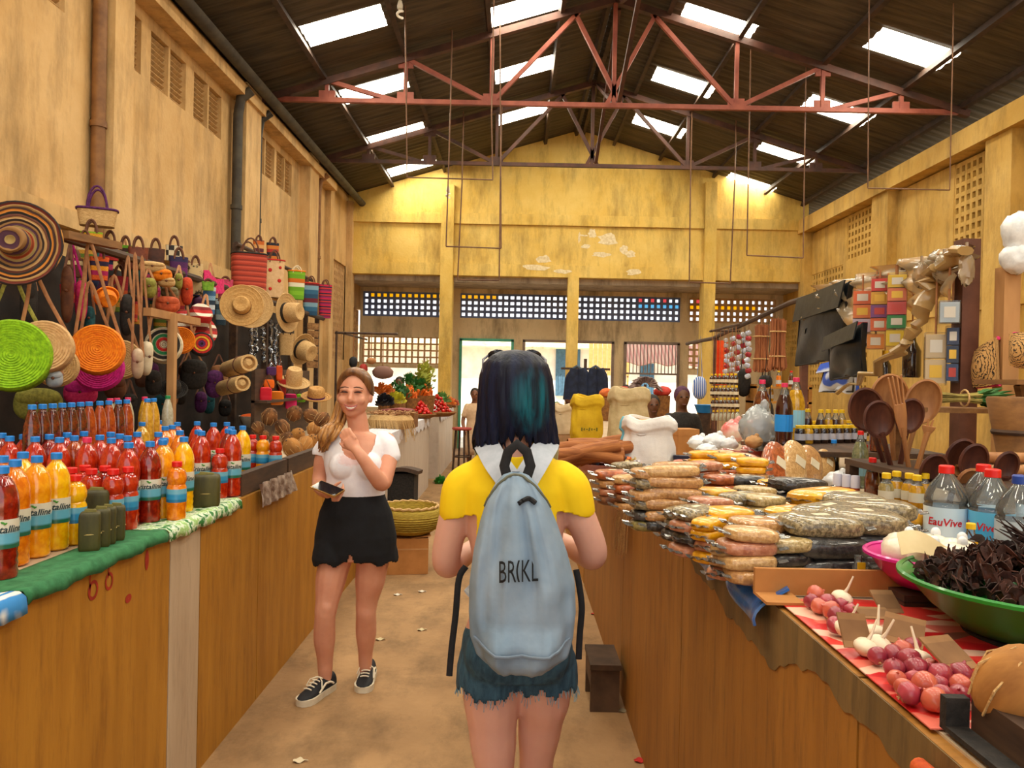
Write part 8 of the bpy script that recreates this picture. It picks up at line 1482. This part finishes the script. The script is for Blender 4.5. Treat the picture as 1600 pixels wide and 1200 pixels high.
# ================================================================== OTHER PEOPLE
def small_person(px, py_head, d, label, skin, top, bottom, scarf=None, lean=0.0, face=-1, arm=None, sit=0.0, hair='#15100e'):
    """a whole standing figure seen small: body, clothes, hair or head scarf"""
    hp = W(px, py_head, d); Ht = hp.z + .11; s = 1.0; t = thing('person', label, 'person', (hp.x, d, 0)); f = fixp(t); x, y = hp.x, d; b = MB(); zs = hp.z - .19; hz = max(.45, hp.z - .72); bx = x - lean
    loft(b, [((bx, y, hz - .05), .15, .11), ((bx, y, hz + .1), .145, .11), ((bx + lean * .3, y, hz + .25), .12, .09), ((bx + lean * .7, y, zs - .08), .15, .10), ((x - lean * .1, y, zs), .13, .075), ((x, y, zs + .05), .06, .055)], 20)
    limb(b, [((x, y, zs), .055), ((x, y + face * .01, zs + .12), .05)], 10); b.ball((x, y, hp.z + .01), (.075, .09, .105), 16, 12); b.ball((x, y + face * .05, hp.z - .04), (.055, .05, .06), 12, 8); b.ball((x, y + face * .10, hp.z - .005), (.016, .018, .022), 8, 6); [b.ball((x + q_ * .03, y + face * .075, hp.z - .035), (.024, .02, .024), 8, 6) for q_ in (-1, 1)]
    for sg in (-1, 1):
        if arm and sg == arm[0]: e, hnd = Vector((x + arm[1] * .45, y + face * .1, zs - .06)), Vector((x + arm[1], y + face * .15, zs + arm[2]))
        else: e, hnd = Vector((bx + sg * .20, y + face * .03, zs - .28)), Vector((bx + sg * .15, y + face * .22, zs - .42))
        limb(b, [((x + sg * .14 - lean * .15, y, zs - .02), .045), (e, .038), (hnd, .026)], 10); fingers(b, hnd, hnd - e, (0, 0, 1), (0, -1, 0), .5, .9)
        limb(b, [((bx + sg * .08, y, hz), .085), ((bx + sg * .08, y + face * .02, hz * .55), .058), ((bx + sg * .08, y - face * .01, .06), .036)], 10); b.ball((bx + sg * .08, y + face * .07, .04), (.04, .10, .038), 10, 8)
    f(solidify_body(b, 'body', skin, .014, 3))
    for q_ in (-1, 1): c = MB(); c.ball((x + q_ * .03, y + face * .088, hp.z + .015), (.014, .008, .007), 8, 6); f(c.build('eye', m_lash))
    c = MB(); c.ball((x, y + face * .098, hp.z - .065), (.026, .010, .008), 8, 6); f(c.build('lips', M('lip_brown', '#5c3026', rough=.5))); c = MB()
    loft(c, [((bx, y, hz - .02), .165, .125), ((bx, y, hz + .12), .155, .12), ((bx + lean * .3, y, hz + .26), .135, .105), ((bx + lean * .7, y, zs - .08), .165, .115), ((x - lean * .1, y, zs + .005), .14, .09), ((x, y, zs + .045), .075, .07)], 20)
    for sg in (-1, 1): limb(c, [((x + sg * .13 - lean * .15, y, zs - .02), .058), ((bx + sg * .18, y + face * .02, zs - .17) if not (arm and sg == arm[0]) else (x + arm[1] * .3, y + face * .06, zs - .05), .052)], 10)
    f(solidify_body(c, 'top', top, .014, 3)); c = MB(); loft(c, [((bx, y, .25), .19, .16), ((bx, y, hz * .6), .18, .15), ((bx, y, hz + .02), .16, .125)], 20); f(c.build('skirt', bottom, angle=180)); hm = MB()
    hm.ball((x, y - face * .022, hp.z + .03), (.085, .098, .10), 16, 12)
    if scarf: hm.ball((x, y - face * .07, hp.z + .06), (.065, .07, .06), 12, 8); f(hm.build('head_scarf', scarf))
    else: f(hm.build('hair', M('hair_black', '#14100e', '#241c18', 40, .7, .3)))
    return t
m_sk = M('skin_deep', '#58341f', '#6a4229', 9, .5); m_sk2 = M('skin_brown', '#6c4028', '#7c4c30', 9, .5)
small_person(1066, 622, 8.0, 'vendor in a purple head scarf and black top behind the sacks', m_sk, m_blkw, M('skirt_plum', '#4c2040', '#6c3058', 12, .8), scarf=M('scarf_purple', '#3c1c34', '#5c3450', 20, .8))
small_person(1020, 634, 8.6, 'dark-haired vendor in cream bending behind the jute sacks', m_sk, M('top_cream', '#a89478', '#c4b090', 12, .8), M('skirt_brown', '#4c3424', '#5c4430', 12, .8), lean=-.15)
small_person(742, 617, 13.6, 'child in pale clothes standing at the far end of the aisle', m_sk2, M('top_sand', '#c8a480', '#dcbc98', 12, .8), M('short_sand', '#a88868', '#bc9c7c', 12, .8)); small_person(624, 600, 13.0, 'dark-haired seller far behind the green herbs', m_sk, M('top_blue', '#3c5c8c', '#5474a4', 12, .8), m_blkw)
small_person(888, 622, 12.8, 'person in navy stretching an arm near the middle door', m_sk, M('top_navy', '#141c38', '#202a4c', 12, .8), m_blkw, arm=(-1, -.42, .12)); small_person(978, 612, 13.6, 'person in pink blouse beside the furry bundle', m_sk2, M('top_pinkish', '#c87868', '#d89484', 12, .8), m_blkw)
# navy coats hung on a stand, furry bundle, stool, distant odds
t = thing('coat_stand', 'wooden stand with cross arm carrying the navy coats', 'stand', (W(915, 600, 10.6).x, 10.6, RZT - .05)); m = MB(); m.bar((0, .1, 0), (0, .1, .82), .04); m.build('pole', m_woodd, t, smooth=False); m = MB(); m.bar((-.34, .06, .68), (.34, .06, .68), .03); m.build('arm', m_woodd, t, smooth=False)
for k, (px, w_) in enumerate(((901, 30), (930, 26))):
    p = W(px, 579, 10.58); s_ = 10.5 / FPX; t = thing('navy_coat', ['navy coat on the stand, left of two', 'navy coat on the stand, right of two'][k], 'coat', p); m = MB(); m.sheet(lambda u, v: ((u - .5) * w_ * s_ * (1.15 + .25 * v) * (.55 + .45 * min(1, v * 4)), -.05 - .03 * sin(u * pi) + .015 * sin(u * 14), .02 - v * .42), 16, 10, thick=.05); m.build('cloth', M('cloth_navy', '#0c1428', '#1c2844', 12, .8, .2), t); m = MB(); m.tube([(-.09, -.03, .0), (0, -.05, .06), (.09, -.03, 0)], .02, 8); m.build('collar', M('cloth_grey', '#3c4854', '#546068', 12, .8), t)
p = W(1008, 603, 9.6); t = thing('furry_bundle', 'furry grey-brown bundle of brushes above the jute sacks', 'bundle', p); m = MB()
for k in range(130): a = R.uniform(0, 6.28); e = Vector((cos(a) * .18, R.uniform(-.08, .08), abs(sin(a)) * .16 - .02)); m.tube([e * .3, e * .8, e * R.uniform(.9, 1.25) + Vector((0, 0, -.05))], [.008, .012, .002], 4)
m.build('bristles', M('bristle_mauve', '#5c4444', '#a08c84', 12, .9), t, kind='stuff'); m = MB(); m.bar((0, 0, RZT - .05 - p.z), (0, 0, .02), .03); m.build('pole', m_woodd, t, smooth=False)
p = W(722, 668, 12.0); t = thing('bar_stool', 'tall red-seated stool beside the farthest left counter', 'stool', (p.x, p.y, 0)); m = MB(); m.lathe([(.14, p.z - .04), (.16, p.z - .02), (.15, p.z), (0, p.z)], 18); m.build('seat', M('seat_red', '#8c2c28', '#a83c34', 8, .6), t)
for k in range(4): a = k * pi / 2 + .4; m = MB(); m.tube([(.10 * cos(a), .10 * sin(a), p.z - .03), (.15 * cos(a), .15 * sin(a), 0)], .016, 6); m.build('leg', m_woodd, t)
m = MB(); m.tube([(.125 * cos(a), .125 * sin(a), p.z * .45) for a in [2 * pi * k / 14 for k in range(14)]], .01, 5, closed=True); m.build('ring', m_woodd, t)
greens(688, 762, 11.6, 10, 14, 'green leaves dropped on the floor between the pale counters', ('floor', '#1c6c20', '#3c9434'), 'dropped_greens')
for k, (px, py, d, a_, b_, c, lab) in enumerate(((950, 615, 10.0, 14, 8, ('#b04828', '#d8782c'), 'heap of orange peel baskets behind the yellow sack'), (975, 612, 10.5, 12, 8, ('#8c2420', '#c03c30'), 'red bundle between the coats and the furry bundle'), (870, 640, 10.0, 10, 12, ('#2c5c48', '#7c8c58'), 'green bundle left of the cream sack'), (900, 640, 9.2, 12, 10, ('#7c3420', '#a85c30'), 'rust bundle in front of the navy coats'), (1035, 612, 9.8, 14, 8, ('#a82820', '#c84438'), 'red bundle right of the furry bundle'))):
    p = W(px, py, d); t = thing('goods_bundle', lab, 'bundle', (p.x, d, RZT - .048)); s_ = d / FPX; m = MB(); m.ball((0, 0, max(.1, p.z - RZT + .05)), (a_ * s_, a_ * s_, b_ * s_), 14, 9, None, 1, .12); m.build('bundle', M('bundle%d' % k, c[0], c[1], 18, .8, .3), t); m = MB(); m.lathe([(a_ * s_ * .8, 0), (a_ * s_ * .9, max(.08, p.z - RZT))], 14); m.build('basket', m_wk, t)
# hanging fruit nets and odds above the left produce, in front of the pierced screen
for k, (px, py, a_, b_, c, lab) in enumerate(((552, 562, 10, 14, '#15171c', 'black bag hanging above the woman in white'), (568, 572, 10, 12, '#a83028', 'red bag hanging right of the black one'), (580, 560, 12, 8, '#b07848', 'tan straw fan hanging above the produce'), (598, 578, 26, 16, '#7c584c', 'mauve-brown cloth bag hanging over the produce'))):
    p = W(px, py + 4, 9.4); s_ = 6.0 / FPX; t = thing('hanging_bag', lab, 'bag', p); m = MB(); m.ball((0, 0, 0), (a_ * s_, .07, b_ * s_), 14, 9, None, .9, .05); m.build('body', M('hb_' + c, c, rough=.7), t); m = MB(); m.tube([(0, 0, b_ * s_ * .8), (0, 0, 2.12 - p.z)], .006, 5); m.build('string', m_strap, t)
t = thing('produce_frame', 'thin pole frame above the left produce', 'frame'); 
for a, b_ in (((-2.1, 9.4, 2.12), (-1.45, 9.4, 2.12)), ((-2.1, 9.4, 0), (-2.1 - .02, 9.4, 2.14)), ((-2.14, 9.4, 2.12), (-2.14, 11.0, 2.12))): m = MB(); m.tube([a if a[2] else (-2.2, 9.4, 0), b_ if a[2] else (-2.2, 9.4, 2.14)], .014, 6); m.build('pole', m_woodd, t)
m = MB(); m.tube([(-2.22, 9.4, 2.12), (-2.08, 9.4, 2.12)], .014, 6); m.build('pole', m_woodd, t)
